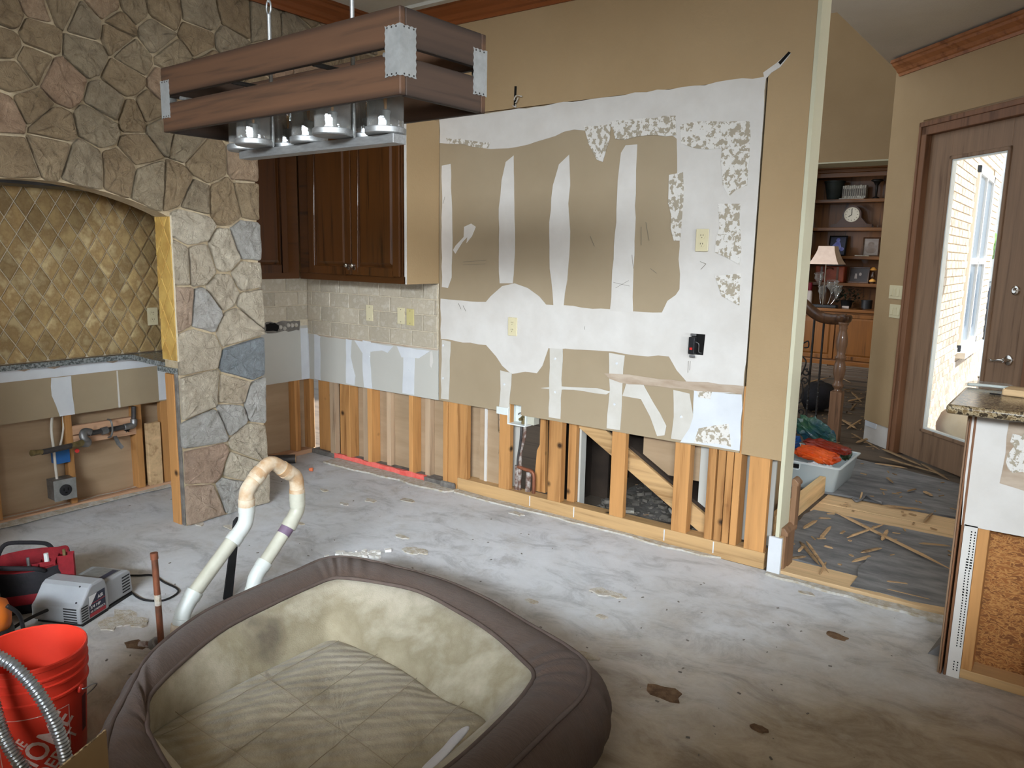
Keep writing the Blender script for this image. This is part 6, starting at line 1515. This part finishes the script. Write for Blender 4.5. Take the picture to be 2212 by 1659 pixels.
def sack(name, c, rx, ry, rz_, m_, label, amp=0.14, rot=0.0, tilt=0.0):
    """crumpled film bag: pillow outline with creases"""
    mb = MB(); sd = crng.uniform(0, 50); rings_ = []
    for i in range(1, 18):
        t_ = math.pi * i / 18; ring = []
        for j in range(32):
            a = 2 * math.pi * j / 32
            q = Vector((math.sin(t_) * math.copysign(abs(math.cos(a)) ** .6, math.cos(a)), math.sin(t_) * math.copysign(abs(math.sin(a)) ** .6, math.sin(a)), math.cos(t_)))
            cr_ = 1 - abs(mnoise.noise(q * 2.6 + Vector((sd, 0, 0)))) * 2; fine = mnoise.noise(q * 7 + Vector((0, sd, 0)))
            k = 1 + amp * 2.2 * (cr_ - .6) + amp * .5 * fine
            ring.append((rx * q.x * k, ry * q.y * k, rz_ * q.z * k + .25 * rz_ * mnoise.noise(q * 3 + Vector((0, 0, sd)))))
        rings_.append(ring)
    mb.rings(rings_, cap0=True, cap1=True)
    Mx = Matrix.Translation(c) @ Matrix.Rotation(rot, 4, 'Z') @ Matrix.Rotation(tilt, 4, 'Y')
    mb.v = [tuple(Mx @ Vector(v)) for v in mb.v]
    o = mb.build(name, m_, None); tag(o, label, 'bag', 'bags in the storage bin'); return o
sack('snack_bag', (3.40, 1.74, .225), .15, .11, .045, 'bag_orange', 'shiny orange bag lying on top at the front of the clear bin', rot=-.1, tilt=.1, amp=.10)
sack('snack_bag', (3.42, 1.92, .255), .16, .10, .035, 'bag_rust', 'rust red bag behind the orange one in the clear bin', rot=-.15, tilt=.12, amp=.08)
sack('snack_bag', (3.14, 1.78, .25), .11, .14, .07, 'bag_blue', 'bright blue bag at the left of the clear bin', tilt=-.3)
sack('snack_bag', (3.30, 2.02, .33), .15, .05, .085, 'bag_green', 'dark teal crumpled bag standing at the back of the clear bin', tilt=.45, amp=.2)
sack('snack_bag', (3.15, 1.70, .12), .10, .08, .09, 'bag_dark', 'dark green bag low inside the left of the clear bin')
sack('snack_bag', (3.43, 1.70, .10), .10, .07, .08, 'bag_white', 'white wrapper low inside the right of the clear bin')
sack('snack_bag', (3.07, 2.0, .26), .07, .06, .05, 'bag_white', 'white bag peeking out at the back left of the clear bin')
sack('snack_bag', (3.53, 2.02, .20), .035, .05, .045, 'bag_dark', 'black wrapper in the back right corner of the clear bin')
# board standing on edge next to the bin
o = MB().box((3.475, 0.50, 0.0), (3.515, 1.57, 0.125)).build('loose_board', wood('oak_board', (206, 172, 124), (166, 130, 84), 1, rough=.8), None, bevel=.003); tag(o, 'pale oak board standing on edge in front of the clear bin', 'board')
# ------------------------------------------------------------------ stair railing
M['rail_wood'] = wood('dark_stained_oak', (84, 56, 36), (48, 30, 18), 2, rough=.35, coat=.4)
M['newel_wood'] = wood('stained_oak_post', (112, 82, 60), (70, 48, 34), 2, rough=.4, coat=.3)
ra = thing('stair_railing', 'turned oak newel post with a curved handrail and twisted iron balusters', 'railing', (3.15, 3.17, 0))
NX, NY = 3.148, 3.20
MB().box((NX - .048, NY - .048, 0), (NX + .048, NY + .048, .46)).lathe([(.048, .46), (.052, .465)], (NX, NY, 0), 4).build('newel_base', 'newel_wood', ra, bevel=.004)
MB().lathe([(.045, .455), (.03, .475), (.033, .49), (.046, .505), (.048, .52), (.033, .54), (.036, .57), (.047, .61), (.05, .66), (.046, .70), (.034, .735), (.046, .75), (.048, .765), (.034, .78), (.038, .82), (.046, .87), (.046, .92), (.036, .975), (.030, 1.0), (.038, 1.015), (.032, 1.03), (.044, 1.05), (.05, 1.07)], (NX, NY, 0), 24).build('newel_turning', 'newel_wood', ra, smooth='all')
MB().lathe([(.05, 1.068), (.058, 1.075), (.066, 1.10), (.066, 1.118), (.058, 1.128), (0, 1.13)], (NX, NY, 0), 24, cap=False).build('newel_cap', 'rail_wood', ra, smooth=True)
hpts = smooth_curve([(NX + .02, NY, 1.095), (3.05, NY - .005, 1.085), (2.95, NY - .01, 1.10), (2.87, NY - .02, 1.15), (2.79, NY - .03, 1.22), (2.6, NY - .05, 1.36), (2.3, NY - .05, 1.57), (1.7, NY - .05, 1.99), (0.9, NY - .05, 2.55), (0.2, NY - .05, 3.04)], 8)
def oval(pts, rx, rz_, n=14):
    mb = MB(); rings_ = []
    for i, p in enumerate(pts):
        t_ = (pts[min(i + 1, len(pts) - 1)] - pts[max(i - 1, 0)]).normalized(); s_ = t_.cross(Vector((0, 0, 1))).normalized(); u_ = s_.cross(t_)
        rings_.append([tuple(p + s_ * rx * math.cos(2 * math.pi * k / n) + u_ * rz_ * math.sin(2 * math.pi * k / n) * (1.0 if math.sin(2 * math.pi * k / n) > 0 else .9)) for k in range(n)])
    return mb.rings(rings_, cap0=True, cap1=True)
oval(hpts, .034, .05).build('handrail', 'rail_wood', ra, smooth='all')
def twist(x, y, z0, z1, ta, tb, s=.0068):
    """square bar with a twisted middle"""
    rings_ = []
    n = int((z1 - z0) / .012)
    for k in range(n + 1):
        z = z0 + (z1 - z0) * k / n; a = 0.0
        a = max(0, min(z, tb) - ta) * 2 * math.pi / .07
        rings_.append([(x + s * 1.414 * math.cos(a + R(45 + 90 * q)), y + s * 1.414 * math.sin(a + R(45 + 90 * q)), z) for q in range(4)])
    return MB().rings(rings_, cap0=True, cap1=True)
twist(2.985, NY, 0, 1.06, .15, .55).build('baluster', 'iron', ra)
twist(2.905, NY - .01, 0, 1.09, .05, .50).build('baluster', 'iron', ra)
twist(2.80, NY - .02, 0, 1.18, .05, 1.0).build('baluster', 'iron', ra)
twist(2.70, NY - .03, 0, 1.26, .05, 1.0).build('baluster', 'iron', ra)
for k in range(1, 14):
    x = 2.70 - .16 * k; zt = 1.57 + (2.3 - x) * .7 - .04; twist(x, NY - .05, max(0, zt - 1.0), zt, zt - .8, zt - .3).build('baluster', 'iron', ra)
for k in range(9):
    x = 2.66 - .27 * k; MB().box((x - .27, NY - .10, 0), (x, NY + .30, .19 * (k + 1) - .03)).box((x - .30, NY - .12, .19 * (k + 1) - .03), (x, NY + .30, .19 * (k + 1))).build('stair_tread', 'newel_wood', ra)
def scroll(cx, cz, r0, turns, sgn, lead):
    return [(cx + sgn * (r0 * (1 - .55 * k / 24)) * math.cos(lead + turns * 2 * math.pi * k / 24), NY - .02, cz + (r0 * (1 - .55 * k / 24)) * math.sin(lead + turns * 2 * math.pi * k / 24)) for k in range(25)]
for pts in (smooth_curve([(2.83, NY - .02, .86), (2.87, NY - .02, .88), (2.875, NY - .02, .83), (2.84, NY - .02, .82)], 6), smooth_curve([(2.815, NY - .02, .86), (2.82, NY - .02, .76), (2.865, NY - .02, .70), (2.85, NY - .02, .62), (2.815, NY - .02, .54)], 8),
            scroll(2.875, .60, .033, 1.1, 1, 1.2), scroll(2.865, .53, .03, 1.1, 1, 4.6), smooth_curve([(2.815, NY - .02, .30), (2.86, NY - .02, .36), (2.855, NY - .02, .47), (2.83, NY - .02, .53)], 8), scroll(2.855, .24, .028, .9, 1, 5.0)):
    MB().tube(pts, .0065, 8).build('scroll', 'iron', ra, smooth='all')
MB().lathe([(0.0, -.05), (.012, -.045), (.02, -.02), (.022, 0), (.02, .02), (.012, .045), (0, .05)], (2.80, NY - .02, .58), 10, cap=False).build('basket', 'iron', ra, smooth='all')
fb = blob((2.62, 4.6, 0.16), .16, .3, .16, 8, 14, .1, rng).build('dark_bundle', 'bag_black', None, smooth='all'); tag(fb, 'black bundle on the foyer floor behind the stair balusters', 'bundle')
# ------------------------------------------------------------------ built-in bookcase at the end of the foyer
bc = thing('bookcase', 'tall dark oak built-in bookcase in its foyer recess', 'bookcase', (1.66, FY, 0))
X0, X1, YB, YF = 1.105, RX - .004, FY + .36, FY + .0
MB().box((X0, YB, 0), (X1, YB + .02, 3.05)).build('back_panel', 'oak2_z', bc)
for x in (X0, X1 - .03): MB().box((x, YF + .02, 0), (x + .03, YB, 3.05)).build('side_panel', 'oak2_z', bc)
for x0, x1 in ((X0, X0 + .085), (X1 - .085, X1)):
    f_ = MB().box((x0, YF, .87), (x1, YF + .02, 2.9)).build('pilaster', 'oak2_z', bc, bevel=.003)
    for q in (.02, .04, .06): MB().box((x0 + q, YF - .006, .9), (x0 + q + .012, YF, 2.84)).build('flute', 'oak2_z', f_, bevel=.002)
for z0, z1, y in ((2.83, 2.90, .0), (2.90, 2.95, -.02), (2.95, 3.00, -.045), (3.00, 3.052, -.07)): MB().box((X0, YF + y, z0), (X1, YF + .03, z1)).build('crown', 'oak2_x', bc, bevel=.006)
SH = [1.245, 1.655, 2.085, 2.51]
for z in SH: MB().box((X0 + .03, YF + .05, z - .05), (X1 - .03, YB, z)).build('shelf', 'oak2_x', bc, bevel=.004)
MB().box((X0, YF - .36, .82), (X1, YB, .865)).build('counter', 'oak2_x', bc, bevel=.006)
MB().box((X0, YF - .32, .06), (X1, YB, .82)).build('base_body', 'oak2_x', bc)
MB().box((X0, YF - .335, 0), (X1, YF, .075)).build('plinth', 'oak2_x', bc, bevel=.006)
raised_door(bc, X0 + .03, (X0 + X1) / 2 - .008, .10, .79, YF - .32, wm='oak2_z'); raised_door(bc, (X0 + X1) / 2 + .008, X1 - .03, .10, .79, YF - .32, wm='oak2_z')
def item(mb, name, m_, label, cat, group=None, **k): return tag(mb.build(name, m_, None, **k), label, cat, group)
YI = YF + .20
def sp(px, py): return on(px, py, 1, YI)
M['pot_dark'] = mat('dark_green_glaze', (34, 38, 36), (44, 50, 46), 10, rough=.5)
M['case_white'] = mat('pale_case_spine', (206, 200, 186), (150, 140, 124), 30, rough=.5, var=.2)
M['case_dark'] = mat('dark_case_spine', (60, 48, 40), rough=.5, var=.4)
p = sp(1802, 415)
item(MB().lathe([(.09, 0), (.10, .02), (.145, .26), (.155, .262), (.155, .285), (.14, .285), (.13, .25), (0, .24)], (p.x, YI, SH[3]), 20, cap=False), 'planter', 'pot_dark', 'dark tapered planter on the top shelf', 'planter', smooth=True)
x = sp(1822, 415).x
for k in range(11):
    w_ = .031; ln = 0.004 if k < 3 else .001
    mbk = MB().box((x + k * w_, YI - .06, SH[3] + .02), (x + k * w_ + w_ - .004, YI + .07, SH[3] + .205 + (k % 3) * .004))
    c_ = item(mbk, 'disc_case', 'case_white' if k % 2 == 0 else 'case_white', 'slim pale disc case, %s from the left in the row on the top shelf' % ('first second third fourth fifth sixth seventh eighth ninth tenth eleventh'.split()[k]), 'disc case', 'row of disc cases on the top shelf', bevel=.001)
    MB().box((x + k * w_ + .006, YI - .0612, SH[3] + .05), (x + k * w_ + .02, YI - .06, SH[3] + .16)).build('spine_print', 'case_dark', c_)
item(MB().box((x - .04, YI - .08, SH[3]), (x + .32, YI + .08, SH[3] + .019)), 'book_tray', 'case_white', 'pale flat tray under the row of disc cases on the top shelf', 'tray', bevel=.002)
p = sp(1894, 405)
t = thing('candle_holder', 'dark lamp-like holder in the right corner of the top shelf', 'holder', (p.x, YI, SH[3]))
MB().lathe([(.06, 0), (.05, .02), (.015, .04), (.02, .2), (.05, .25), (.09, .27), (.07, .29)], (p.x, YI, SH[3]), 16).build('stem', 'iron', t, smooth='all')
# mantel clock with roman-free plain face
M['clock_face'] = mat('clock_face', (226, 216, 196), rough=.5)
p = sp(1842, 464); ck_ = thing('mantel_clock', 'dark wooden tambour clock with a round cream face', 'clock', (p.x, YI, SH[2]))
cz = p.z
pro = [(-.30, 0), (.30, 0), (.30, .05)] + [(.22 - .08 * k / 4, .06 + .09 * k / 4) for k in range(5)] + [(.135 * math.cos(a), cz - SH[2] + .135 * math.sin(a)) for a in [R(10 + 160 * k / 12) for k in range(13)]] + [(-.14 - .08 * k / 4, .15 - .09 * k / 4) for k in range(5)] + [(-.30, .05)]
mb = MB(); plate(mb, pro, lambda u, v, d: (p.x + u, YI + .05 - d, SH[2] + v), .10); mb.build('case', 'oak_x', ck_)
MB().lathe([(.112, 0), (.112, .008), (.10, .012), (.10, .006), (0, .006)], (p.x, YI - .05, cz), 32, (0, -1, 0), cap=False).build('face', 'clock_face', ck_)
for a, L in ((R(92), .085), (R(215), .055)):
    MB().box((0, -.002, -.004), (L, 0, .004), Matrix.Translation((p.x, YI - .0585, cz)) @ Matrix.Rotation(-a, 4, 'Y')).build('hand', 'dark', ck_)
for k in range(12):
    a = R(30 * k); MB().box((.078, -.0015, -.003), (.092, 0, .003), Matrix.Translation((p.x, YI - .0565, cz)) @ Matrix.Rotation(-a, 4, 'Y')).build('hour_mark', 'dark', ck_)
def frame_pic(px, py, w_, h_, z, label, fm, pm, lean=R(-12), rot=0.0, inner=None, y=YI):
    q = sp(px, py); t = thing('picture_frame', label, 'picture', (q.x, y, z), rot)
    Mx = Matrix.Rotation(lean, 4, 'X'); b_ = .022
    for a, c in (((-w_ / 2, 0, 0), (w_ / 2, .02, b_)), ((-w_ / 2, 0, h_ - b_), (w_ / 2, .02, h_)), ((-w_ / 2, 0, b_), (-w_ / 2 + b_, .02, h_ - b_)), ((w_ / 2 - b_, 0, b_), (w_ / 2, .02, h_ - b_))): local(MB().box(a, c, Mx).build('frame_bar', fm, None, bevel=.003), t)
    pc_ = local(MB().box((-w_ / 2 + b_, .008, b_), (w_ / 2 - b_, .016, h_ - b_), Mx).build('print', pm, None), t)
    for sh, m2 in inner or []:
        mb = MB(); plate(mb, sh, lambda u, v, d: tuple(Mx @ Vector((u, .008 - d, v))), .001); local(mb.build('printed_figure', m2, None), pc_)
    return t
M['photo_gray'] = mat('faded_photo', (176, 164, 156), (150, 138, 130), 9, rough=.35)
M['photo_dark'] = mat('dark_photo', (54, 44, 42), (70, 60, 56), 9, rough=.3)
M['photo_figure'] = mat('photo_tone', (138, 122, 112), (160, 146, 136), 12, rough=.35)
M['blue_print'] = mat('blue_printed_picture', (30, 30, 62), (24, 24, 48), 9, rough=.4)
M['blue_figure'] = mat('pale_blue_print', (142, 146, 206), (96, 100, 176), 9, rough=.4)
el = lambda cx, cz, rx, rz_: [(cx + rx * math.cos(2 * math.pi * k / 16), cz + rz_ * math.sin(2 * math.pi * k / 16)) for k in range(16)]
frame_pic(1880, 550, .24, .31, SH[1], 'pale portrait photo leaning in a dark frame on the right of its shelf', 'rail_wood', 'photo_gray', lean=R(-20), rot=R(12), inner=[(el(0, .19, .045, .05), 'photo_figure'), (el(0, .10, .075, .05), 'photo_figure')])
item(MB().box((-.10, -.03, 0), (.10, .03, .016), Matrix.Translation((sp(1866, 546).x, YI - .1, SH[1])) @ Matrix.Rotation(.1, 4, 'Z')), 'pale_box', 'case_white', 'small flat pale box in front of the portrait photo', 'box', bevel=.002)
frame_pic(1806, 550, .27, .32, SH[1], 'deep blue picture of a pale robed figure on the shelf behind the lamp', 'dark', 'blue_print', inner=[(el(.0, .25, .03, .032), 'blue_figure'), ([(-.06, .10), (.07, .10), (.05, .17), (.03, .22), (-.03, .22), (-.08, .16)], 'blue_figure'), (el(.07, .11, .03, .03), 'blue_figure')])
frame_pic(1853, 606, .30, .25, SH[0], 'dark landscape photo in a brown frame on the lowest shelf', 'rail_wood', 'photo_dark', inner=[([(-.06, .07), (-.02, .07), (-.03, .15), (-.055, .15)], 'photo_gray'), (el(.02, .14, .02, .025), 'photo_gray')])
# leather case, amber ornaments
M['leather'] = mat('red_brown_leather', (150, 70, 40), (124, 54, 30), 9, rough=.5)
q = sp(1795, 595); lc = thing('leather_case', 'red-brown leather case on the lowest shelf behind the table lamp', 'case', (q.x, YI, SH[0]))
MB().box((q.x - .22, YI - .10, SH[0]), (q.x + .22, YI + .08, SH[0] + .25)).build('case_body', 'leather', lc, bevel=.02, seg=3)
for dx in (-.12, .12): MB().box((q.x + dx - .015, YI - .106, SH[0] + .01), (q.x + dx + .015, YI - .10, SH[0] + .24)).build('strap', 'rail_wood', lc)
MB().tube(smooth_curve([(q.x - .05, YI - .10, SH[0] + .2), (q.x - .03, YI - .13, SH[0] + .22), (q.x + .03, YI - .13, SH[0] + .22), (q.x + .05, YI - .10, SH[0] + .2)], 5), .008, 8).build('handle', 'rail_wood', lc, smooth='all')
M['amber'] = mat('amber_glass', (236, 178, 96), (216, 150, 66), 8, rough=.3)
for px, z, lab in ((1887, SH[0] + .09, 'upper amber glass ornament at the right of the lowest shelf'), (1887, SH[0], 'lower amber glass ornament under the other at the right of the lowest shelf')):
    q = sp(px, 600); t = thing('amber_ornament', lab, 'ornament', (q.x, YI - .05, z))
    MB().lathe([(.03, 0), (.035, .02), (.02, .085)] if z > SH[0] + .05 else [(.03, 0), (.04, .03), (.015, .088)], (q.x, YI - .05, z), 14).build('foot', 'rail_wood', t, smooth=True)
    MB().lathe([(.05, .03), (.045, .05), (.02, .075), (0, .08)], (q.x, YI - .05, z + (.08 if z > SH[0] + .05 else 0)), 14).build('dome', 'amber', t, smooth=True)
# table lamp with a tree of glass and wire, on the counter
ZC = .865; LY = YF - .235; q = on(1784, 600, 1, LY); LX = q.x
M['lamp_shade'] = mat('pale_rose_shade', (226, 204, 186), (216, 192, 174), 12, rough=.8)
lp = thing('table_lamp', 'table lamp with a pale flared square shade on the bookcase counter', 'lamp', (LX, LY, ZC))
MB().box((LX - .20, LY - .07, ZC), (LX + .20, LY + .07, ZC + .045)).build('base', 'black', lp, bevel=.01)
MB().tube([(LX, LY - .05, ZC + .04), (LX, LY - .05, ZC + .75)], .009, 8).build('stem', 'chrome', lp, smooth=True)
shp = [(.26, 0), (.215, .06), (.18, .13), (.15, .20), (.135, .27)]
def sq(s_, z, n=5):
    out = []
    for k in range(4):
        a0 = R(45 + 90 * k); a1 = R(45 + 90 * (k + 1)); A_ = Vector((math.cos(a0), math.sin(a0))) * s_ * 1.2; B_ = Vector((math.cos(a1), math.sin(a1))) * s_ * 1.2
        for j in range(n): m_ = A_.lerp(B_, j / n); m_ = m_ * (1 - .05 * math.sin(math.pi * j / n)); out.append((LX + m_.x, LY + m_.y, z))
    return out
MB().rings([sq(a, ZC + .66 + b) for a, b in shp]).build('shade', 'lamp_shade', lp, smooth=False)
MB().lathe([(.012, 0), (.012, .04), (.03, .07), (.034, .10), (.02, .13), (0, .14)], (LX, LY, ZC + .70), 12, cap=False).build('bulb', 'white_plastic', lp, smooth=True)
MB().lathe([(.008, 0), (.012, .015), (0, .03)], (LX, LY, ZC + .93), 8, cap=False).build('finial', 'chrome', lp)
gs = thing('glass_sculpture', 'clear blown glass flowers on wire stems beside the lamp stem', 'sculpture', (LX, LY - .0, ZC + .04))
for dx, h_, rr_ in ((-.10, .42, .07), (.10, .30, .09), (.18, .24, .06), (-.04, .22, .06)):
    MB().tube(smooth_curve([(LX + dx * .5, LY + .03, ZC + .045), (LX + dx * .8, LY + .03, ZC + h_ * .5), (LX + dx, LY + .02, ZC + h_)], 5), .005, 6).build('wire_stem', 'chrome', gs, smooth='all')
    MB().lathe([(.01, -.10), (.03, -.04), (rr_, .03), (rr_ * .8, .08), (rr_ * 1.05, .11), (rr_ * 1.0, .112), (rr_ * .75, .082), (rr_ * .9, .03), (.0, -.03)], (LX + dx, LY + .02, ZC + h_), 14, (dx * .8, -.2, 1), cap=False).build('glass_cup', 'shade_glass', gs, smooth='all')
M['bottle'] = mat('pale_label_bottle', (226, 212, 204), rough=.35); M['wine_red'] = mat('wine_red_cap', (122, 24, 40), rough=.4)
q = on(1748, 640, 1, YF - .2); b_ = thing('bottle', 'slim bottle with a dark red cap at the left end of the counter', 'bottle', (q.x, YF - .2, ZC))
MB().lathe([(.042, 0), (.042, .22), (.03, .25), (.024, .27)], (q.x, YF - .2, ZC), 16).build('body', 'bottle', b_, smooth=True)
MB().lathe([(.034, .25), (.034, .37), (.03, .375)], (q.x, YF - .2, ZC), 16).build('cap', 'wine_red', b_, smooth=True)
# dark potted plant, cup, dish and small card on the counter
M['leaf_dark'] = mat('dark_ivy_leaf', (36, 44, 34), (54, 64, 48), 9, rough=.5, var=.3)
q = on(1828, 655, 1, YF + .12); pp = thing('potted_ivy', 'dark trailing ivy in a black pot under the lowest shelf', 'plant', (q.x, YF + .14, ZC))
MB().lathe([(.07, 0), (.09, .10), (.095, .105), (.085, .11), (0, .10)], (q.x, YF + .14, ZC), 16, cap=False).build('pot', 'black', pp, smooth=True)
mb = MB()
for k in range(150):
    a, r_, z = crng.uniform(0, 6.28), crng.uniform(.02, .26), crng.uniform(.06, .30); s_ = crng.uniform(.02, .035)
    Mx = Matrix.Translation((q.x + r_ * math.cos(a), YF + .14 + .4 * r_ * math.sin(a), ZC + z)) @ Matrix.Rotation(crng.uniform(0, 6), 4, 'Z') @ Matrix.Rotation(crng.uniform(-1, 1), 4, 'X')
    mb.add([Mx @ Vector(v) for v in ((0, -s_, 0), (s_ * .7, 0, .005), (0, s_, 0), (-s_ * .7, 0, .005))], [(0, 1, 2, 3)])
f_ = mb.build('foliage', 'leaf_dark', pp); f_['kind'] = 'stuff'
q = on(1872, 655, 1, YF + .08); item(MB().lathe([(.075, 0), (.08, .13), (.07, .13), (.068, .02), (0, .02)], (q.x, YF + .10, ZC), 16, cap=False), 'dark_cup', 'black', 'black cup at the right end of the counter', 'cup', smooth=True)
q = on(1855, 661, 1, YF - .2); item(MB().lathe([(.05, 0), (.075, .012), (.072, .014), (.045, .006), (0, .006)], (q.x, YF - .2, ZC), 18, cap=False), 'small_dish', 'chrome', 'shiny small dish near the front of the counter', 'dish', smooth=True)
q = on(1826, 659, 1, YF - .15); item(MB().box((-.05, -.015, 0), (.05, .015, .035), Matrix.Translation((q.x, YF - .12, ZC))), 'small_card_box', 'photo_gray', 'small gray box lying near the front of the counter', 'box', bevel=.003)
# ------------------------------------------------------------------ things on the granite bar
o = MB().box((-.09, -.06, 0), (.16, .05, .026), Matrix.Translation((on(2180, 858, 2, 1.10).x + .07, on(2180, 858, 2, 1.10).y + .07, 1.1005)) @ Matrix.Rotation(-.15, 4, 'Z')).build('wood_block', 'ply', None, bevel=.006); tag(o, 'pale wooden block lying on the granite bar top', 'block')
KX, KY = on(2140, 836, 2, 1.105).x - 4.63, on(2140, 836, 2, 1.105).y - HY - .14
cl_ = thing('plastic_clip', 'clear plastic package lying on the granite bar top', 'package', (4.62, HY + .14, 1.1005))
MB().rings([[(4.63 + KX + a * s_, HY + .14 + KY + b * s_, 1.1008 + z) for a, b in ((-.09, -.02), (.05, -.035), (.09, -.005), (.07, .03), (-.07, .03))] for s_, z in ((1, 0), (1, .012), (.8, .022))], cap0=True, cap1=True).build('shell', 'shade_glass', cl_, bevel=.004)
MB().tube(smooth_curve([(4.55 + KX, HY + .13 + KY, 1.108), (4.62 + KX, HY + .12 + KY, 1.112), (4.70 + KX, HY + .13 + KY, 1.110)], 5), .006, 8).build('insert', 'white_plastic', cl_, smooth='all')
o = MB().tube([tuple(on(2138, 850, 2, 1.104)), tuple(on(2162, 853, 2, 1.104))], .0035, 6).build('nail', 'iron', None); tag(o, 'dark nail lying in front of the clear package on the bar', 'nail')
# ------------------------------------------------------------------ splintered wood strewn over the hall floor
sg = random.Random(21)
SPL = [((1830, 1160), (1912, 1130)), ((1905, 1165), (1918, 1142)), ((1772, 1162), (1795, 1135)), ((1728, 1168), (1770, 1218)), ((1742, 1168), (1790, 1235)), ((1805, 1105), (2055, 1228)), ((1736, 1140), (1765, 1122)), ((1860, 1192), (1905, 1182)), ((1710, 1205), (1742, 1200)),
       ((1725, 1190), (1736, 1178)), ((1768, 1118), (1796, 1119)), ((1995, 1127), (2015, 1106)), ((1905, 1090), (2000, 1100)), ((1985, 1172), (2053, 1178)), ((1910, 1255), (1970, 1262)), ((1905, 1270), (2030, 1300)), ((1915, 1030), (1930, 1042)), ((1960, 1060), (1980, 1055)),
       ((1995, 1060), (2015, 1070)), ((1900, 985), (2040, 1025)), ((1905, 968), (1990, 1004)), ((1990, 1000), (2050, 1035)), ((1840, 935), (1900, 970)), ((1830, 925), (1862, 905)), ((1840, 847), (1862, 868)), ((1815, 815), (1838, 826)), ((1832, 866), (1866, 858)), ((1838, 885), (1850, 870)),
       ((1890, 1000), (1960, 1010)), ((1850, 955), (1880, 945)), ((1822, 842), (1850, 838)), ((1818, 905), (1850, 925)), ((1735, 850), (1765, 860)), ((1735, 880), (1770, 872)), ((1745, 825), (1790, 815)), ((1885, 1200), (1840, 1212)), ((1780, 1178), (1800, 1183)), ((1770, 1240), (1785, 1212))]
SPLAB = ['long pale splinter near the middle of the hall tar paper', 'short stub crossing the end of the long pale splinter on the tar paper', 'short bright splinter lying right of the standing oak board', 'left of two long splinters leaning together by the threshold', 'right of two long splinters reaching over the wooden threshold',
 'longest thin lath running diagonally across the hall tar paper', 'pale splinter beside the foot of the standing oak board', 'wide short splinter in the middle of the tar paper', 'brown splinter next to the wall base at the hall threshold', 'small upright-tilted chip beside the wall base at the threshold', 'dark stick at the far left corner of the front tar paper',
 'short stick lying across the plywood strip by the half wall', 'thin brown stick at the edge of the plywood strip', 'pale stick pointing at the half wall on the tar paper', 'pale splinter in the front right of the tar paper', 'long pale lath near the front right of the tar paper', 'tiny splinter on the far tar paper behind the plywood strip, leftmost of three', 'tiny splinter on the far tar paper behind the plywood strip, middle of three',
 'tiny splinter on the far tar paper behind the plywood strip, rightmost of three', 'long strip of flooring lying along the foot of the glass door', 'thin strip of flooring from the bare drywall towards the glass door', 'short strip of flooring under the glass door', 'splinter at the base of the bare drywall left of the door']
for kk, (a, b) in enumerate(SPL):
    pa, pb_ = on(a[0], a[1], 2, .024), on(b[0], b[1], 2, .024)
    d_ = pb_ - pa; L = d_.length; w_ = sg.uniform(.006, .014) * (1 + .25 * (pa.y > 3))
    Mx = Matrix.Translation((pa + pb_) / 2) @ Matrix.Rotation(math.atan2(d_.y, d_.x), 4, 'Z')
    mb = MB().rings([[tuple(Mx @ Vector((x, y * f, z * f - .006))) for y, z in ((-w_, 0), (w_, 0), (w_ * .8, .008), (-w_ * .7, .01))] for x, f in ((-L / 2, .35), (-L * .35, 1), (L * .3, .9), (L / 2, .2))], cap0=True, cap1=True)
    o = mb.build('wood_splinter', 'splinter', None); tag(o, SPLAB[kk] if kk < len(SPLAB) else 'small dull scrap of split flooring among the foyer debris', 'splinter', 'splinters strewn on the hall floor')
mb = MB()
for k in range(420):
    x, y = sg.uniform(2.2, 4.6), sg.uniform(.3, 6.5)
    if x > 3.5 + .2 * 0 and y > 6.3 - x + .35 * 0 + .3: continue
    if 2.95 < x < 3.64 and 1.5 < y < 2.2: continue
    L = sg.uniform(.008, .03); w_ = sg.uniform(.002, .008)
    mb.box((-L, -w_, 0), (L, w_, .005), Matrix.Translation((x, y, .010)) @ Matrix.Rotation(sg.uniform(0, 3.1), 4, 'Z'))
o = mb.build('wood_chips', 'splinter', None); tag(o, 'tiny wood chips scattered over the hall floor', 'chips', kind='stuff')
mb = MB()
for k in range(220):
    px, py = sg.uniform(0, 2000), sg.uniform(1040, 1640)
    p = on(px, py, 2, 0)
    if p.y > -.06 or p.x > 4.4 or p.x < .06 or (p.x > 2.1 and p.y < -1.5 and p.x < 3.9): continue
    L = sg.uniform(.002, .007)
    mb.box((-L, -L * .5, 0), (L, L * .5, L * .4), Matrix.Translation((p.x, p.y, 0.0)) @ Matrix.Rotation(sg.uniform(0, 3.1), 4, 'Z'))
o = mb.build('grit', 'cement', None); tag(o, 'dark grit and crumbs scattered over the kitchen slab', 'grit', kind='stuff')
mb = MB()
for k in range(60):
    p = on(sg.gauss(775, 28), sg.gauss(1200, 4), 2, 0); L = sg.uniform(.006, .018)
    mb.box((-L, -L * .7, 0), (L, L * .7, L * .8), Matrix.Translation((p.x, p.y, 0)) @ Matrix.Rotation(sg.uniform(0, 3), 4, 'Z'))
o = mb.build('plaster_crumbs', 'gypsum', None); tag(o, 'white plaster crumbs piled behind the back corner of the pet bed', 'crumbs', kind='stuff')
t = thing('tape_scrap', 'curled dark strap scrap with a bent metal bit on the hall floor', 'scrap', tuple(on(1870, 1082, 2, 0)))
MB().tube(smooth_curve([tuple(on(x, y, 2, .02)) for x, y in ((1842, 1076), (1850, 1083), (1862, 1078), (1870, 1070), (1885, 1078), (1905, 1086))], 5), .008, 6).build('strap', 'tar', t, smooth='all')
MB().tube([tuple(on(1862, 1064, 2, .03)), tuple(on(1858, 1080, 2, .02))], .006, 6).build('bent_bit', 'ply', t)
